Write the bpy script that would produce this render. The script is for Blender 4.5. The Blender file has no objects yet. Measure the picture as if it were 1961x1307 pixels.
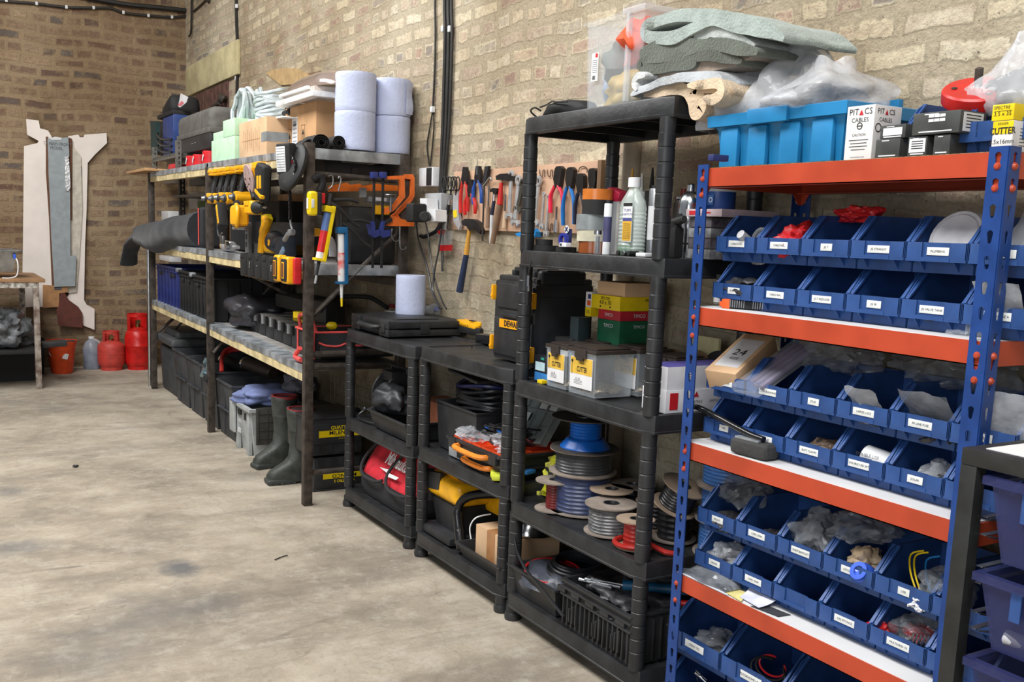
import bpy,bmesh,math,random
from mathutils import Vector,Matrix,noise
R=math.radians
V=Vector
COL=bpy.context.scene.collection
rnd=random.Random(7)
# ------------------------------------------------------------------ camera
FPX,YAW,PIT,ROL,CX,CY,CH=1875.9,.5244,.1476,.0350,942.6,725.6,1.4
_F=V((math.sin(YAW)*math.cos(PIT),math.cos(YAW)*math.cos(PIT),-math.sin(PIT)))
_r=V((math.cos(YAW),-math.sin(YAW),0));_u=_r.cross(_F)
_R=math.cos(ROL)*_r+math.sin(ROL)*_u
_U=-math.sin(ROL)*_r+math.cos(ROL)*_u
CAMP=V((0,0,CH))
def at(px,py,X=None,Y=None,Z=None):
 """point of the place seen at a pixel, on the plane X=, Y= or Z="""
 d=_R*((px-CX)/FPX)-_U*((py-CY)/FPX)+_F
 if X is not None:t=(X-CAMP.x)/d.x
 elif Y is not None:t=(Y-CAMP.y)/d.y
 else:t=(Z-CAMP.z)/d.z
 return CAMP+d*t
def make_camera():
 c=bpy.data.cameras.new('camera');o=bpy.data.objects.new('camera',c);COL.objects.link(o)
 c.sensor_width=36;c.sensor_fit='HORIZONTAL';c.lens=FPX/1961*36
 c.shift_x=(980.5-CX)/1961;c.shift_y=(CY-653.5)/1961
 c.clip_start=.05;c.clip_end=60
 m=Matrix((_R,_U,-_F)).transposed().to_4x4();m.translation=CAMP
 o.matrix_world=m
 bpy.context.scene.camera=o
make_camera()
# ------------------------------------------------------------------ materials
def s2l(c):
 return tuple((x/255/12.92 if x/255<=.04045 else((x/255+.055)/1.055)**2.4)for x in c)
_mc={}
def M(name,rgb,rough=.5,metal=0.,var=.12,scale=18.,bump=.0,bscale=60.,alpha=1.,trans=0.,spec=.5,coat=0.,emit=None,rgb2=None,sheen=0):
 """procedural surface: noise varied colour, noise varied roughness, optional bump"""
 if name in _mc:return _mc[name]
 m=bpy.data.materials.new(name);m.use_nodes=True
 nt=m.node_tree;N=nt.nodes;L=nt.links
 p=N['Principled BSDF']
 tc=N.new('ShaderNodeTexCoord')
 nz=N.new('ShaderNodeTexNoise');nz.inputs['Scale'].default_value=scale;nz.inputs['Detail'].default_value=5
 L.new(tc.outputs['Object'],nz.inputs['Vector'])
 rp=N.new('ShaderNodeValToRGB')
 c=s2l(rgb);c2=s2l(rgb2)if rgb2 else tuple(x*(1-var*1.6)for x in c)
 rp.color_ramp.elements[0].position=.36;rp.color_ramp.elements[1].position=.62
 rp.color_ramp.elements[0].color=(*c2,1);rp.color_ramp.elements[1].color=(*[min(1,x*(1+var*.5))for x in c],1)
 L.new(nz.outputs['Fac'],rp.inputs['Fac']);L.new(rp.outputs['Color'],p.inputs['Base Color'])
 p.inputs['Metallic'].default_value=metal
 mr=N.new('ShaderNodeMapRange');mr.inputs['To Min'].default_value=max(.02,rough-.08);mr.inputs['To Max'].default_value=min(1,rough+.1)
 L.new(nz.outputs['Fac'],mr.inputs['Value']);L.new(mr.outputs['Result'],p.inputs['Roughness'])
 p.inputs['Specular IOR Level'].default_value=spec
 p.inputs['Coat Weight'].default_value=coat
 if sheen:p.inputs['Sheen Weight'].default_value=sheen
 if alpha<1:p.inputs['Alpha'].default_value=alpha
 if trans:p.inputs['Transmission Weight'].default_value=trans
 if bump:
  n2=N.new('ShaderNodeTexNoise');n2.inputs['Scale'].default_value=bscale;n2.inputs['Detail'].default_value=4
  L.new(tc.outputs['Object'],n2.inputs['Vector'])
  b=N.new('ShaderNodeBump');b.inputs['Strength'].default_value=bump;b.inputs['Distance'].default_value=.01
  L.new(n2.outputs['Fac'],b.inputs['Height']);L.new(b.outputs['Normal'],p.inputs['Normal'])
 if emit:
  p.inputs['Emission Color'].default_value=(*s2l(emit[0]),1);p.inputs['Emission Strength'].default_value=emit[1]
 _mc[name]=m
 return m
 # ------------------------------------------------------------------ mesh builder
class B:
 def __init__(s,T=None):
  s.bm=bmesh.new();s.T=T or Matrix.Identity(4);s.mi=0
 def _fin(s,n0,f0):
  s.bm.verts.ensure_lookup_table();s.bm.faces.ensure_lookup_table()
  for v in s.bm.verts[n0:]:v.co=s.T@v.co
  for f in s.bm.faces[f0:]:f.material_index=s.mi
 def _st(s):return len(s.bm.verts),len(s.bm.faces)
 def raw(s,vs,fs):
  st=s._st();vv=[s.bm.verts.new(v)for v in vs]
  for f in fs:
   try:s.bm.faces.new([vv[i]for i in f])
   except ValueError:pass
  s._fin(*st)
  return s
 def box(s,c,d,bev=0.,rot=None,seg=2,taper=None):
  """c centre, d full dims; taper=(tx,ty) scale of the bottom face"""
  t=bmesh.new();bmesh.ops.create_cube(t,size=1)
  for v in t.verts:
   if taper and v.co.z<0:v.co.x*=taper[0];v.co.y*=taper[1]
   v.co=V((v.co.x*d[0],v.co.y*d[1],v.co.z*d[2]))
  if bev>0:
   bev=min(bev,min(abs(q)for q in d)*.49)
   bmesh.ops.bevel(t,geom=list(t.edges),offset=bev,segments=seg,affect='EDGES',profile=.6)
  m=Matrix.Translation(c)@(rot.to_4x4()if rot is not None else Matrix.Identity(4))
  for v in t.verts:v.co=m@v.co
  s.merge(t);return s
 def bx(s,x0,x1,y0,y1,z0,z1,bev=0.):
  return s.box(((x0+x1)/2,(y0+y1)/2,(z0+z1)/2),(abs(x1-x0),abs(y1-y0),abs(z1-z0)),bev)
 def merge(s,t):
  t.verts.index_update()
  vs=[v.co.copy()for v in t.verts];fs=[[v.index for v in f.verts]for f in t.faces]
  t.free();s.raw(vs,fs)
 def lathe(s,prof,c=(0,0,0),n=20,rot=None,capb=True,capt=True,sx=1,sy=1):
  m=Matrix.Translation(c)@(rot.to_4x4()if rot is not None else Matrix.Identity(4))
  vs=[];fs=[]
  for(r,z)in prof:
   for i in range(n):
    a=2*math.pi*i/n;vs.append(m@V((r*math.cos(a)*sx,r*math.sin(a)*sy,z)))
  for k in range(len(prof)-1):
   for i in range(n):
    j=(i+1)%n;fs.append((k*n+i,k*n+j,(k+1)*n+j,(k+1)*n+i))
  if capb:fs.append(tuple(range(n-1,-1,-1)))
  if capt:fs.append(tuple((len(prof)-1)*n+i for i in range(n)))
  return s.raw(vs,fs)
 def cyl(s,p0,p1,r0,r1=None,n=14,bev=0):
  p0=V(p0);p1=V(p1);d=p1-p0;h=d.length
  if r1 is None:r1=r0
  q=d.to_track_quat('Z','Y').to_matrix()
  pr=[(r0,0),(r1,h)]if not bev else[(r0-bev,0),(r0,bev),(r1,h-bev),(r1-bev,h)]
  return s.lathe(pr,p0,n,q)
 def ring(s,prof,c=(0,0,0),n=24,rot=None):
  """closed profile lathe (a tube like washer or reel flange)"""
  return s.lathe(list(prof)+[prof[0]],c,n,rot,False,False)
 def tube(s,pts,r,n=8,closed=False,smooth=0,cap=True):
  pts=[V(p)for p in pts]
  if smooth:pts=spline(pts,smooth,closed)
  N_=len(pts);vs=[];fs=[];up=None
  for i,p in enumerate(pts):
   if closed:t=pts[(i+1)%N_]-pts[i-1]
   else:t=pts[min(i+1,N_-1)]-pts[max(i-1,0)]
   t=t.normalized()if t.length>1e-9 else V((0,0,1))
   if up is None:
    up=V((0,0,1))if abs(t.z)<.9 else V((1,0,0))
   a=up-t*up.dot(t)
   if a.length<1e-6:a=t.orthogonal()
   a.normalize();b=t.cross(a);up=a
   rr=r[i*len(r)//N_]if isinstance(r,(list,tuple))else r
   for k in range(n):
    g=2*math.pi*k/n;vs.append(p+(a*math.cos(g)+b*math.sin(g))*rr)
  for i in range(N_ if closed else N_-1):
   j=(i+1)%N_
   for k in range(n):
    l=(k+1)%n;fs.append((i*n+k,i*n+l,j*n+l,j*n+k))
  if not closed and cap:
   fs.append(tuple(range(n-1,-1,-1)));fs.append(tuple((N_-1)*n+k for k in range(n)))
  return s.raw(vs,fs)
 def prism(s,poly,o,a,b,t):
  """polygon poly (u,v) in the plane o+a*u+b*v, extruded by vector t"""
  o=V(o);a=V(a);b=V(b);t=V(t);n=len(poly)
  vs=[o+a*u+b*v for u,v in poly];vs+=[v+t for v in vs]
  fs=[tuple(range(n)),tuple(range(2*n-1,n-1,-1))]+[(i,n+i,n+(i+1)%n,(i+1)%n)for i in range(n)]
  return s.raw(vs,fs)
 def trace(s,px,t,X=None,Y=None,Z=None,sm=0):
  """outline seen at these pixels, standing on its own plane with thickness t"""
  P=[at(x,y,X,Y,Z)for x,y in px]
  if sm:P=spline(P,sm,True)
  t=V((t,0,0))if X is not None else(V((0,t,0))if Y is not None else V((0,0,t)))
  n=len(P)
  return s.raw(P+[p+t for p in P],[tuple(range(n)),tuple(range(2*n-1,n-1,-1))]+[(i,n+i,n+(i+1)%n,(i+1)%n)for i in range(n)])
 def ptube(s,px,r,X=None,Y=None,n=7,smooth=4):
  return s.tube([at(x,y,X,Y)for x,y in px],r,n,smooth=smooth)
 def grid(s,fn,nu,nv,closeu=False):
  vs=[fn(i/(nu if closeu else nu-1),j/(nv-1))for j in range(nv)for i in range(nu)]
  fs=[]
  for j in range(nv-1):
   for i in range(nu if closeu else nu-1):
    k=(i+1)%nu;fs.append((j*nu+i,j*nu+k,(j+1)*nu+k,(j+1)*nu+i))
  return s.raw(vs,fs)
 def blob(s,c,d,amp=.2,fr=1.6,seed=0,sub=3,flat=None,crease=0.):
  t=bmesh.new();bmesh.ops.create_icosphere(t,subdivisions=sub,radius=.5)
  o=V((seed*3.7,seed*1.3,seed*7.1))
  for v in t.verts:
   q=v.co.normalized()
   k=1+amp*noise.noise(q*fr+o)*2+crease*abs(noise.noise(q*fr*2.7+o))
   v.co=V((v.co.x*d[0],v.co.y*d[1],v.co.z*d[2]))*k
   if flat is not None and v.co.z<-flat*d[2]:v.co.z=-flat*d[2]
  for v in t.verts:v.co+=V(c)
  s.merge(t);return s
 def ribbon(s,path,th,o,a,b,w,segs=1,amp=0.,seed=0,fr=8):
  """folded sheet: centre line path (u,v) in plane o,a,b thickened by th, extruded along w; closed solid"""
  o=V(o);a=V(a);b=V(b);w=V(w)
  P=[V((u,v))for u,v in path];L_=[];R_=[]
  for i,p in enumerate(P):
   t=(P[min(i+1,len(P)-1)]-P[max(i-1,0)]).normalized();e_=min(1,.35+.22*min(i,len(P)-1-i));nn=V((-t.y,t.x))*th/2*e_
   L_.append(p+nn);R_.append(p-nn)
  loop=L_+R_[::-1];n=len(loop);vs=[];fs=[]
  sd=V((seed*5.1,seed*2.3,1))
  for k in range(segs+1):
   for q in loop:
    p=o+a*q.x+b*q.y+w*(k/segs)
    if amp:p=p+noise.noise_vector(p*fr+sd)*amp
    vs.append(p)
  for k in range(segs):
   for i in range(n):
    j=(i+1)%n;fs.append((k*n+i,k*n+j,(k+1)*n+j,(k+1)*n+i))
  m_=len(P)
  for base in(0,segs*n):
   for i in range(m_-1):fs.append((base+i,base+i+1,base+n-2-i,base+n-1-i))
  return s.raw(vs,fs)
 def done(s,name,mat,parent=None,smooth=35,wn=False):
  bm=s.bm
  bmesh.ops.recalc_face_normals(bm,faces=list(bm.faces))
  me=bpy.data.meshes.new(name)
  if parent is not None:off=V(parent['_o'])if '_o' in parent else V((0,0,0))
  else:
   xs=[v.co for v in bm.verts]
   off=V(((min(v.x for v in xs)+max(v.x for v in xs))/2,(min(v.y for v in xs)+max(v.y for v in xs))/2,min(v.z for v in xs)))
  for v in bm.verts:v.co-=off
  bm.to_mesh(me);bm.free()
  o=bpy.data.objects.new(name,me);COL.objects.link(o)
  for m in(mat if isinstance(mat,(list,tuple))else[mat]):me.materials.append(m)
  me.polygons.foreach_set('use_smooth',[True]*len(me.polygons))
  if smooth<180:me.set_sharp_from_angle(angle=R(smooth))
  o['_o']=tuple(off)
  if parent is not None:o.parent=parent
  else:o.location=off
  ALL.append(o)
  return o
ALL=[]
def spline(P,k,closed=False):
 out=[];n=len(P)
 for i in range(n if closed else n-1):
  p0=P[i-1]if(closed or i>0)else P[0];p1=P[i];p2=P[(i+1)%n];p3=P[(i+2)%n]if(closed or i+2<n)else P[-1]
  for j in range(k):
   t=j/k
   out.append(.5*((2*p1)+(-p0+p2)*t+(2*p0-5*p1+4*p2-p3)*t*t+(-p0+3*p1-3*p2+p3)*t**3))
 if not closed:out.append(P[-1])
 return out
def tag(o,label=None,cat=None,group=None,kind=None):
 if label:o['label']=label
 if cat:o['category']=cat
 if group:o['group']=group
 if kind:o['kind']=kind
 return o
def thing(name,label,cat,loc,group=None):
 o=bpy.data.objects.new(name,None);COL.objects.link(o);o.location=loc;o['_o']=tuple(loc)
 o.empty_display_size=.05
 ALL.append(o)
 return tag(o,label,cat,group)
def struct(name,b,mat,**k):
 return tag(b.done(name,mat,**k),kind='structure')
def dup(root,loc,label=None,group=None):
 off=V(loc)-root.location
 c=root.copy();COL.objects.link(c);c.location=loc
 if label:c['label']=label
 if group:c['group']=group
 for ch in[q for q in ALL if q.parent==root]:
  d=ch.copy();COL.objects.link(d);d.parent=c
  for g in[q for q in ALL if q.parent==ch]:
   e=g.copy();COL.objects.link(e);e.parent=d
 return c
def TR(loc,rz=0,rx=0,ry=0,sc=1):
 return Matrix.Translation(loc)@Matrix.Rotation(rz,4,'Z')@Matrix.Rotation(ry,4,'Y')@Matrix.Rotation(rx,4,'X')@Matrix.Scale(sc,4)
def rot(ax,deg):return Matrix.Rotation(R(deg),3,ax)
def text(b,s,size,o,a,up,depth=.0008,sx=1.,bold=0.,align='CENTER',shear=0.):
 """lettering: string s, cap height about size, centred at o, reading along a, up along up"""
 c=bpy.data.curves.new('lettering','FONT');c.body=s;c.size=size*1.4;c.align_x=align;c.align_y='CENTER'
 c.offset=bold;c.resolution_u=2;c.shear=shear
 ob=bpy.data.objects.new('lettering',c);COL.objects.link(ob)
 dg=bpy.context.evaluated_depsgraph_get();dg.update()
 me=bpy.data.meshes.new_from_object(ob.evaluated_get(dg))
 bpy.data.objects.remove(ob);bpy.data.curves.remove(c)
 o=V(o);a=V(a).normalized();up=V(up).normalized();n=a.cross(up)
 vs=[o+a*(v.co.x*sx)+up*v.co.y+n*depth for v in me.vertices]
 fs=[tuple(p.vertices)for p in me.polygons]
 bpy.data.meshes.remove(me)
 b.raw(vs,fs);return b
NX,NY=V((-1,0,0)),V((0,-1,0))
# reading directions: on faces turned to the aisle (-x) text runs along -y; on faces turned to the camera end (-y) text runs along +x
AX,AYX,UP=V((0,-1,0)),V((1,0,0)),V((0,0,1))
# common materials
blackpl=M('black_plastic',(44,45,47),.45,var=.25,scale=9,bump=.08)
greypl=M('dark_grey_shelf_plastic',(39,40,42),.45,var=.25,scale=14,bump=.1)
postpl=M('black_post_plastic',(40,41,43),.42,var=.2,scale=20)
matblack=M('matt_black',(28,28,29),.7,var=.2)
rubber=M('black_rubber',(34,35,36),.6,var=.25,bump=.1)
yel=M('yellow_tool_plastic',(245,178,20),.4,var=.08)
yel2=M('lemon_yellow_plastic',(236,205,20),.35,var=.06)
white=M('white_plastic',(225,226,228),.4,var=.05)
paper=M('white_paper',(222,224,232),.8,var=.05)
ink=M('black_ink',(22,22,24),.6,var=.05)
redink=M('red_ink',(190,25,35),.6,var=.05)
chrome=M('chromed_steel',(215,218,222),.2,1.,var=.1)
steel=M('grey_steel',(150,152,155),.4,1.,var=.2)
darksteel=M('dark_painted_steel',(74,66,60),.55,.3,var=.3,scale=25,bump=.15)
galv=M('galvanised_sheet',(176,182,188),.45,.55,var=.3,scale=12)
wood=M('pine_timber',(214,196,150),.7,var=.22,scale=14,bump=.1)
card=M('brown_cardboard',(196,152,108),.85,var=.12,scale=6)
cardlt=M('tan_cardboard',(212,176,138),.85,var=.1,scale=6)
carddk=M('dark_cardboard',(120,92,66),.85,var=.1,scale=6)
tapem=M('brown_parcel_tape',(172,124,82),.3,var=.1)
red=M('red_paint',(205,30,26),.35,var=.14)
redpl=M('red_plastic',(205,36,42),.4,var=.1)
orange=M('orange_plastic',(232,92,30),.45,var=.12)
bluepl=M('blue_plastic',(35,84,160),.45,var=.15)
navy=M('navy_plastic',(36,48,104),.5,var=.15)
clearpl=M('clear_plastic',(225,232,238),.12,alpha=.15,var=.05)
frost=M('frosted_plastic',(220,224,228),.35,alpha=.35,var=.05)
bagpl=M('clear_polythene',(228,232,238),.1,alpha=.3,var=.1,scale=30,bump=.6,bscale=25)
bagdk=M('grey_polythene',(150,156,164),.1,alpha=.35,var=.2,scale=30,bump=.6,bscale=25)
# ================================================================== the setting
WX,BY=2.25,10.0
def wall_mat(name,axis,ramp,mortar,tint2,bw=.27,bh=.1,cover=1.7,halo_c=(240,230,200),ren=None):
 m=bpy.data.materials.new(name);m.use_nodes=True;nt=m.node_tree;N=nt.nodes;L=nt.links
 p=N['Principled BSDF'];p.inputs['Roughness'].default_value=.92;p.inputs['Specular IOR Level'].default_value=.2
 geo=N.new('ShaderNodeNewGeometry');sep=N.new('ShaderNodeSeparateXYZ');L.new(geo.outputs['Position'],sep.inputs[0])
 cmb=N.new('ShaderNodeCombineXYZ');L.new(sep.outputs[axis],cmb.inputs[0]);L.new(sep.outputs['Z'],cmb.inputs[1])
 def math_(op,a,b=None,v=None):
  n=N.new('ShaderNodeMath');n.operation=op
  L.new(a,n.inputs[0])if hasattr(a,'links')else setattr(n.inputs[0],'default_value',a)
  if b is not None:
   if hasattr(b,'links'):L.new(b,n.inputs[1])
   else:n.inputs[1].default_value=b
  return n.outputs[0]
 def noise_(scale,det=4,rough=.6,src=None):
  n=N.new('ShaderNodeTexNoise');n.inputs['Scale'].default_value=scale;n.inputs['Detail'].default_value=det;n.inputs['Roughness'].default_value=rough
  L.new(src or cmb.outputs[0],n.inputs['Vector']);return n
  # warp so that bricks wander and have ragged edges
 def warp(src,scale,amt):
  n=noise_(scale,2,.5,src)
  s=N.new('ShaderNodeVectorMath');s.operation='SUBTRACT';L.new(n.outputs['Color'],s.inputs[0]);s.inputs[1].default_value=(.5,.5,.5)
  k=N.new('ShaderNodeVectorMath');k.operation='SCALE';L.new(s.outputs[0],k.inputs[0]);k.inputs['Scale'].default_value=amt
  a=N.new('ShaderNodeVectorMath');a.operation='ADD';L.new(src,a.inputs[0]);L.new(k.outputs[0],a.inputs[1]);return a.outputs[0]
 w=warp(warp(cmb.outputs[0],1.3,.1),9,.016)
 bt=N.new('ShaderNodeTexBrick');L.new(w,bt.inputs['Vector'])
 bt.inputs['Color1'].default_value=(0,0,0,1);bt.inputs['Color2'].default_value=(1,1,1,1);bt.inputs['Mortar'].default_value=(.5,.5,.5,1)
 bt.inputs['Scale'].default_value=1;bt.inputs['Mortar Size'].default_value=.03;bt.inputs['Mortar Smooth'].default_value=1.
 bt.inputs['Brick Width'].default_value=bw;bt.inputs['Row Height'].default_value=bh;bt.squash=.55;bt.squash_frequency=3;bt.offset=.47
 rp=N.new('ShaderNodeValToRGB');L.new(bt.outputs['Color'],rp.inputs['Fac'])
 while len(rp.color_ramp.elements)<len(ramp):rp.color_ramp.elements.new(.5)
 for e,(q,c)in zip(rp.color_ramp.elements,ramp):e.position=q;e.color=(*s2l(c),1)
 def mix(f,a,b,mode='MIX'):
  n=N.new('ShaderNodeMix');n.data_type='RGBA';n.blend_type=mode
  L.new(f,n.inputs[0])if hasattr(f,'links')else setattr(n.inputs[0],'default_value',f)
  for i,q in((6,a),(7,b)):
   if hasattr(q,'links'):L.new(q,n.inputs[i])
   else:n.inputs[i].default_value=(*s2l(q),1)
  return n.outputs[2]
 def ramp2(src,a,b):
  n=N.new('ShaderNodeMapRange');n.inputs['From Min'].default_value=a;n.inputs['From Max'].default_value=b;L.new(src,n.inputs['Value']);return n.outputs[0]
  # blotches inside each brick, lime wash that smears over, mortar
 c=mix(math_('MULTIPLY',ramp2(noise_(34,5,.7).outputs['Fac'],.42,.68),.6),rp.outputs['Color'],tint2)
 rag=math_('ADD',bt.outputs['Fac'],math_('MULTIPLY',math_('SUBTRACT',noise_(30,8,.75).outputs['Fac'],.5),1.5))
 rag=math_('ADD',rag,math_('MULTIPLY',math_('SUBTRACT',noise_(5,5,.7).outputs['Fac'],.5),cover))
 fac=ramp2(rag,.22,.5)
 halo=math_('MULTIPLY',ramp2(rag,.0,.25),.55)
 c=mix(halo,c,halo_c)
 mo=mix(ramp2(noise_(60,6,.75).outputs['Fac'],.35,.7),mortar,tuple(int(q*.82)for q in mortar))
 c=mix(fac,c,mo)
 if ren:
  zf=ramp2(sep.outputs['Z'],ren[1],ren[0])
  rf=math_('MULTIPLY',ramp2(math_('ADD',noise_(1.4,4,.6).outputs['Fac'],math_('MULTIPLY',zf,.35)),.58,.72),.85)
  rc=mix(ramp2(noise_(7,6,.75).outputs['Fac'],.35,.65),ren[2],ren[3])
  rc=mix(ramp2(noise_(2.6,5,.7).outputs['Fac'],.52,.66),rc,ren[4])
  c=mix(rf,c,rc)
 big=noise_(.9,4,.6)
 c=mix(ramp2(big.outputs['Fac'],.3,.75),c,mix(1.,c,(176,160,140),'MULTIPLY'))
 spots=noise_(95,2,.5)
 c=mix(math_('MULTIPLY',ramp2(spots.outputs['Fac'],.66,.74),.7),c,(70,62,54))
 L.new(c,p.inputs['Base Color'])
 h=math_('SUBTRACT',math_('MULTIPLY',noise_(26,6,.7).outputs['Fac'],.9),math_('MULTIPLY',fac,.5))
 h=math_('ADD',h,math_('MULTIPLY',noise_(120,3,.6).outputs['Fac'],.25))
 b=N.new('ShaderNodeBump');b.inputs['Strength'].default_value=.6;b.inputs['Distance'].default_value=.02
 L.new(h,b.inputs['Height']);L.new(b.outputs['Normal'],p.inputs['Normal'])
 return m
wr=wall_mat('old_pale_brick','Y',[(0.,(194,166,150)),(.2,(230,220,192)),(.42,(214,200,176)),(.62,(176,154,142)),(.8,(236,228,204)),(1.,(144,141,138))],(206,194,170),(162,138,124),bw=.225,bh=.084,ren=(.3,1.9,(204,198,176),(164,154,136),(132,114,102)))
wb=wall_mat('old_brown_brick','X',[(0.,(132,106,92)),(.25,(170,148,124)),(.48,(146,120,102)),(.68,(188,166,136)),(.84,(122,98,86)),(1.,(118,116,112))],(184,162,132),(118,94,78),bh=.095,cover=2.2,halo_c=(190,168,136),ren=(-.5,.9,(150,132,104),(116,96,74),(96,74,58)))
b=B();b.bx(WX,WX+.3,-2.5,BY+.3,0,5.2);struct('wall_right',b,wr)
b=B();b.bx(-5,WX,BY,BY+.3,0,5.2);struct('wall_back',b,wb)
FC=((-5+WX)/2,(BY-2.5)/2)
def floor_mat():
 m=bpy.data.materials.new('worn_concrete');m.use_nodes=True;nt=m.node_tree;N=nt.nodes;L=nt.links
 p=N['Principled BSDF'];p.inputs['Roughness'].default_value=.8;p.inputs['Specular IOR Level'].default_value=.25
 tc=N.new('ShaderNodeTexCoord');mp=N.new('ShaderNodeMapping');mp.inputs['Scale'].default_value=(1,1,1);L.new(tc.outputs['Object'],mp.inputs[0])
 mp2=N.new('ShaderNodeMapping');mp2.inputs['Scale'].default_value=(.5,2.2,1);mp2.inputs['Rotation'].default_value=(0,0,.2);L.new(tc.outputs['Object'],mp2.inputs[0])
 def nz(s,d,r,src=mp):
  n=N.new('ShaderNodeTexNoise');n.inputs['Scale'].default_value=s;n.inputs['Detail'].default_value=d;n.inputs['Roughness'].default_value=r;L.new(src.outputs[0],n.inputs['Vector']);return n.outputs['Fac']
 def rg(f,stops):
  r=N.new('ShaderNodeValToRGB');L.new(f,r.inputs['Fac'])
  while len(r.color_ramp.elements)<len(stops):r.color_ramp.elements.new(.5)
  for e,(q,c)in zip(r.color_ramp.elements,stops):e.position=q;e.color=(*s2l(c),1)if isinstance(c,tuple)else(c,c,c,1)
  return r.outputs['Color']
 def mx(f,a,b_,mode='MIX'):
  n=N.new('ShaderNodeMix');n.data_type='RGBA';n.blend_type=mode
  if hasattr(f,'links'):L.new(f,n.inputs[0])
  else:n.inputs[0].default_value=f
  L.new(a,n.inputs[6])
  if hasattr(b_,'links'):L.new(b_,n.inputs[7])
  else:n.inputs[7].default_value=(*s2l(b_),1)
  return n.outputs[2]
 base=rg(nz(2.2,8,.68),[(.3,(130,121,108)),(.5,(166,155,138)),(.7,(190,180,164))])
 c=mx(rg(nz(1.1,6,.7,mp2),[(.48,0.),(.68,.75)]),base,(122,113,102))
 c=mx(rg(nz(11,6,.75),[(.5,0.),(.7,.5)]),c,(192,185,172))
 c=mx(rg(nz(48,4,.7),[(.55,0.),(.75,.45)]),c,(118,110,100))
 c=mx(rg(nz(.75,5,.65),[(.6,0.),(.72,.55)]),c,(104,104,104))
 vo=N.new('ShaderNodeTexVoronoi');vo.inputs['Scale'].default_value=.9;L.new(mp.outputs[0],vo.inputs['Vector']);vo.feature='DISTANCE_TO_EDGE'
 wv=N.new('ShaderNodeTexNoise');wv.inputs['Scale'].default_value=3;L.new(mp.outputs[0],wv.inputs['Vector'])
 sc=N.new('ShaderNodeVectorMath');sc.operation='SCALE';sc.inputs['Scale'].default_value=.35;L.new(wv.outputs['Color'],sc.inputs[0])
 ad=N.new('ShaderNodeVectorMath');ad.operation='ADD';L.new(mp.outputs[0],ad.inputs[0]);L.new(sc.outputs[0],ad.inputs[1]);L.new(ad.outputs[0],vo.inputs['Vector'])
 c=mx(rg(vo.outputs['Distance'],[(.0,.16),(.006,0.)]),c,(92,82,72))
 def mth(op,a,b_=None):
  n=N.new('ShaderNodeMath');n.operation=op
  for i,q in enumerate((a,b_)):
   if q is None:continue
   if hasattr(q,'links'):L.new(q,n.inputs[i])
   else:n.inputs[i].default_value=q
  return n.outputs[0]
  # scuffs: thin winding lines, and dried oil spills where they lie
 for(sc_,th_,k_,col_)in((2.3,.004,.5,(124,114,102)),(4.5,.006,.45,(130,120,108)),(1.4,.0025,.6,(112,104,94))):
  ln=mth('ABSOLUTE',mth('SUBTRACT',nz(sc_,2,.5,mp2),.5))
  mk=mth('MULTIPLY',mth('LESS_THAN',ln,th_),rg(nz(1.7,3,.6),[(.48,0.),(.58,k_)]))
  c=mx(mk,c,col_)
 for(px,py,rx,ry,k_)in((345,1090,.1,.15,.75),(28,1050,.22,.16,.55),(15,942,.14,.2,.45),(470,915,.16,.14,.2)):
  q=at(px,py,Z=0);m_=N.new('ShaderNodeMapping');m_.inputs['Location'].default_value=(-(q.x-FC[0])/rx,-(q.y-FC[1])/ry,0);m_.inputs['Scale'].default_value=(1/rx,1/ry,0);L.new(tc.outputs['Object'],m_.inputs[0])
  ln=N.new('ShaderNodeVectorMath');ln.operation='LENGTH';L.new(m_.outputs[0],ln.inputs[0])
  d=mth('ADD',ln.outputs['Value'],mth('MULTIPLY',nz(14,5,.7),1.1));r_=N.new('ShaderNodeMapRange');r_.inputs['From Min'].default_value=1.5;r_.inputs['From Max'].default_value=.8;r_.inputs['To Max'].default_value=k_;L.new(d,r_.inputs['Value'])
  c=mx(r_.outputs[0],c,(84,88,94))
 L.new(c,p.inputs['Base Color'])
 b=N.new('ShaderNodeBump');b.inputs['Strength'].default_value=.5;b.inputs['Distance'].default_value=.012
 L.new(nz(30,8,.7),b.inputs['Height']);L.new(b.outputs['Normal'],p.inputs['Normal'])
 return m
b=B();b.bx(-5,WX,-2.5,BY,-.15,0);struct('floor',b,floor_mat())
b=B();c=at(537,1068,Z=.004);b.tube([c+V((-.03,-.02,0)),c,c+V((.035,.012,.001))],.0025,6);tag(b.done('debris_strip',matblack),'small dark strip lying on the open floor','debris')
b=B();b.blob(at(145,893,Z=.008),(.03,.02,.016),.3,2,3,2);tag(b.done('debris_lump',matblack),'small dark lump lying on the floor near the table','debris')
# boarded opening high in the right wall
plank=M('brown_boards',(96,66,56),.7,var=.3,scale=14,bump=.3)
rend=M('pale_lime_render',(196,184,142),.9,var=.15,scale=5,bump=.5,bscale=30)
ya,za=at(376,180,X=WX).yz;yb,zb=at(439,141,X=WX).yz
zl=at(439,235,X=WX).z
b=B();n=7
for k in range(n):
 y0=ya+(yb-ya)*k/n;y1=ya+(yb-ya)*(k+.94)/n
 b.bx(WX-.012,WX+.002,y0,y1,1.75,za-.02 if False else za-.01,.003)
d=struct('door_1',b,plank)
b=B();b.bx(WX-.03,WX,min(ya,yb)-.35,max(ya,yb)+.3,za,za+.27,.01);struct('trim_1',b,rend)
b=B();p=at(430,195,X=WX-.03);b.tube([p+V((-.02,.5,-.04)),p+V((-.02,.1,0))],.02,8,smooth=2);b.blob(p+V((-.02,0,.02)),(.07,.1,.09),.3,2,5,2)
b.done('bolt',darksteel,d)
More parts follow.
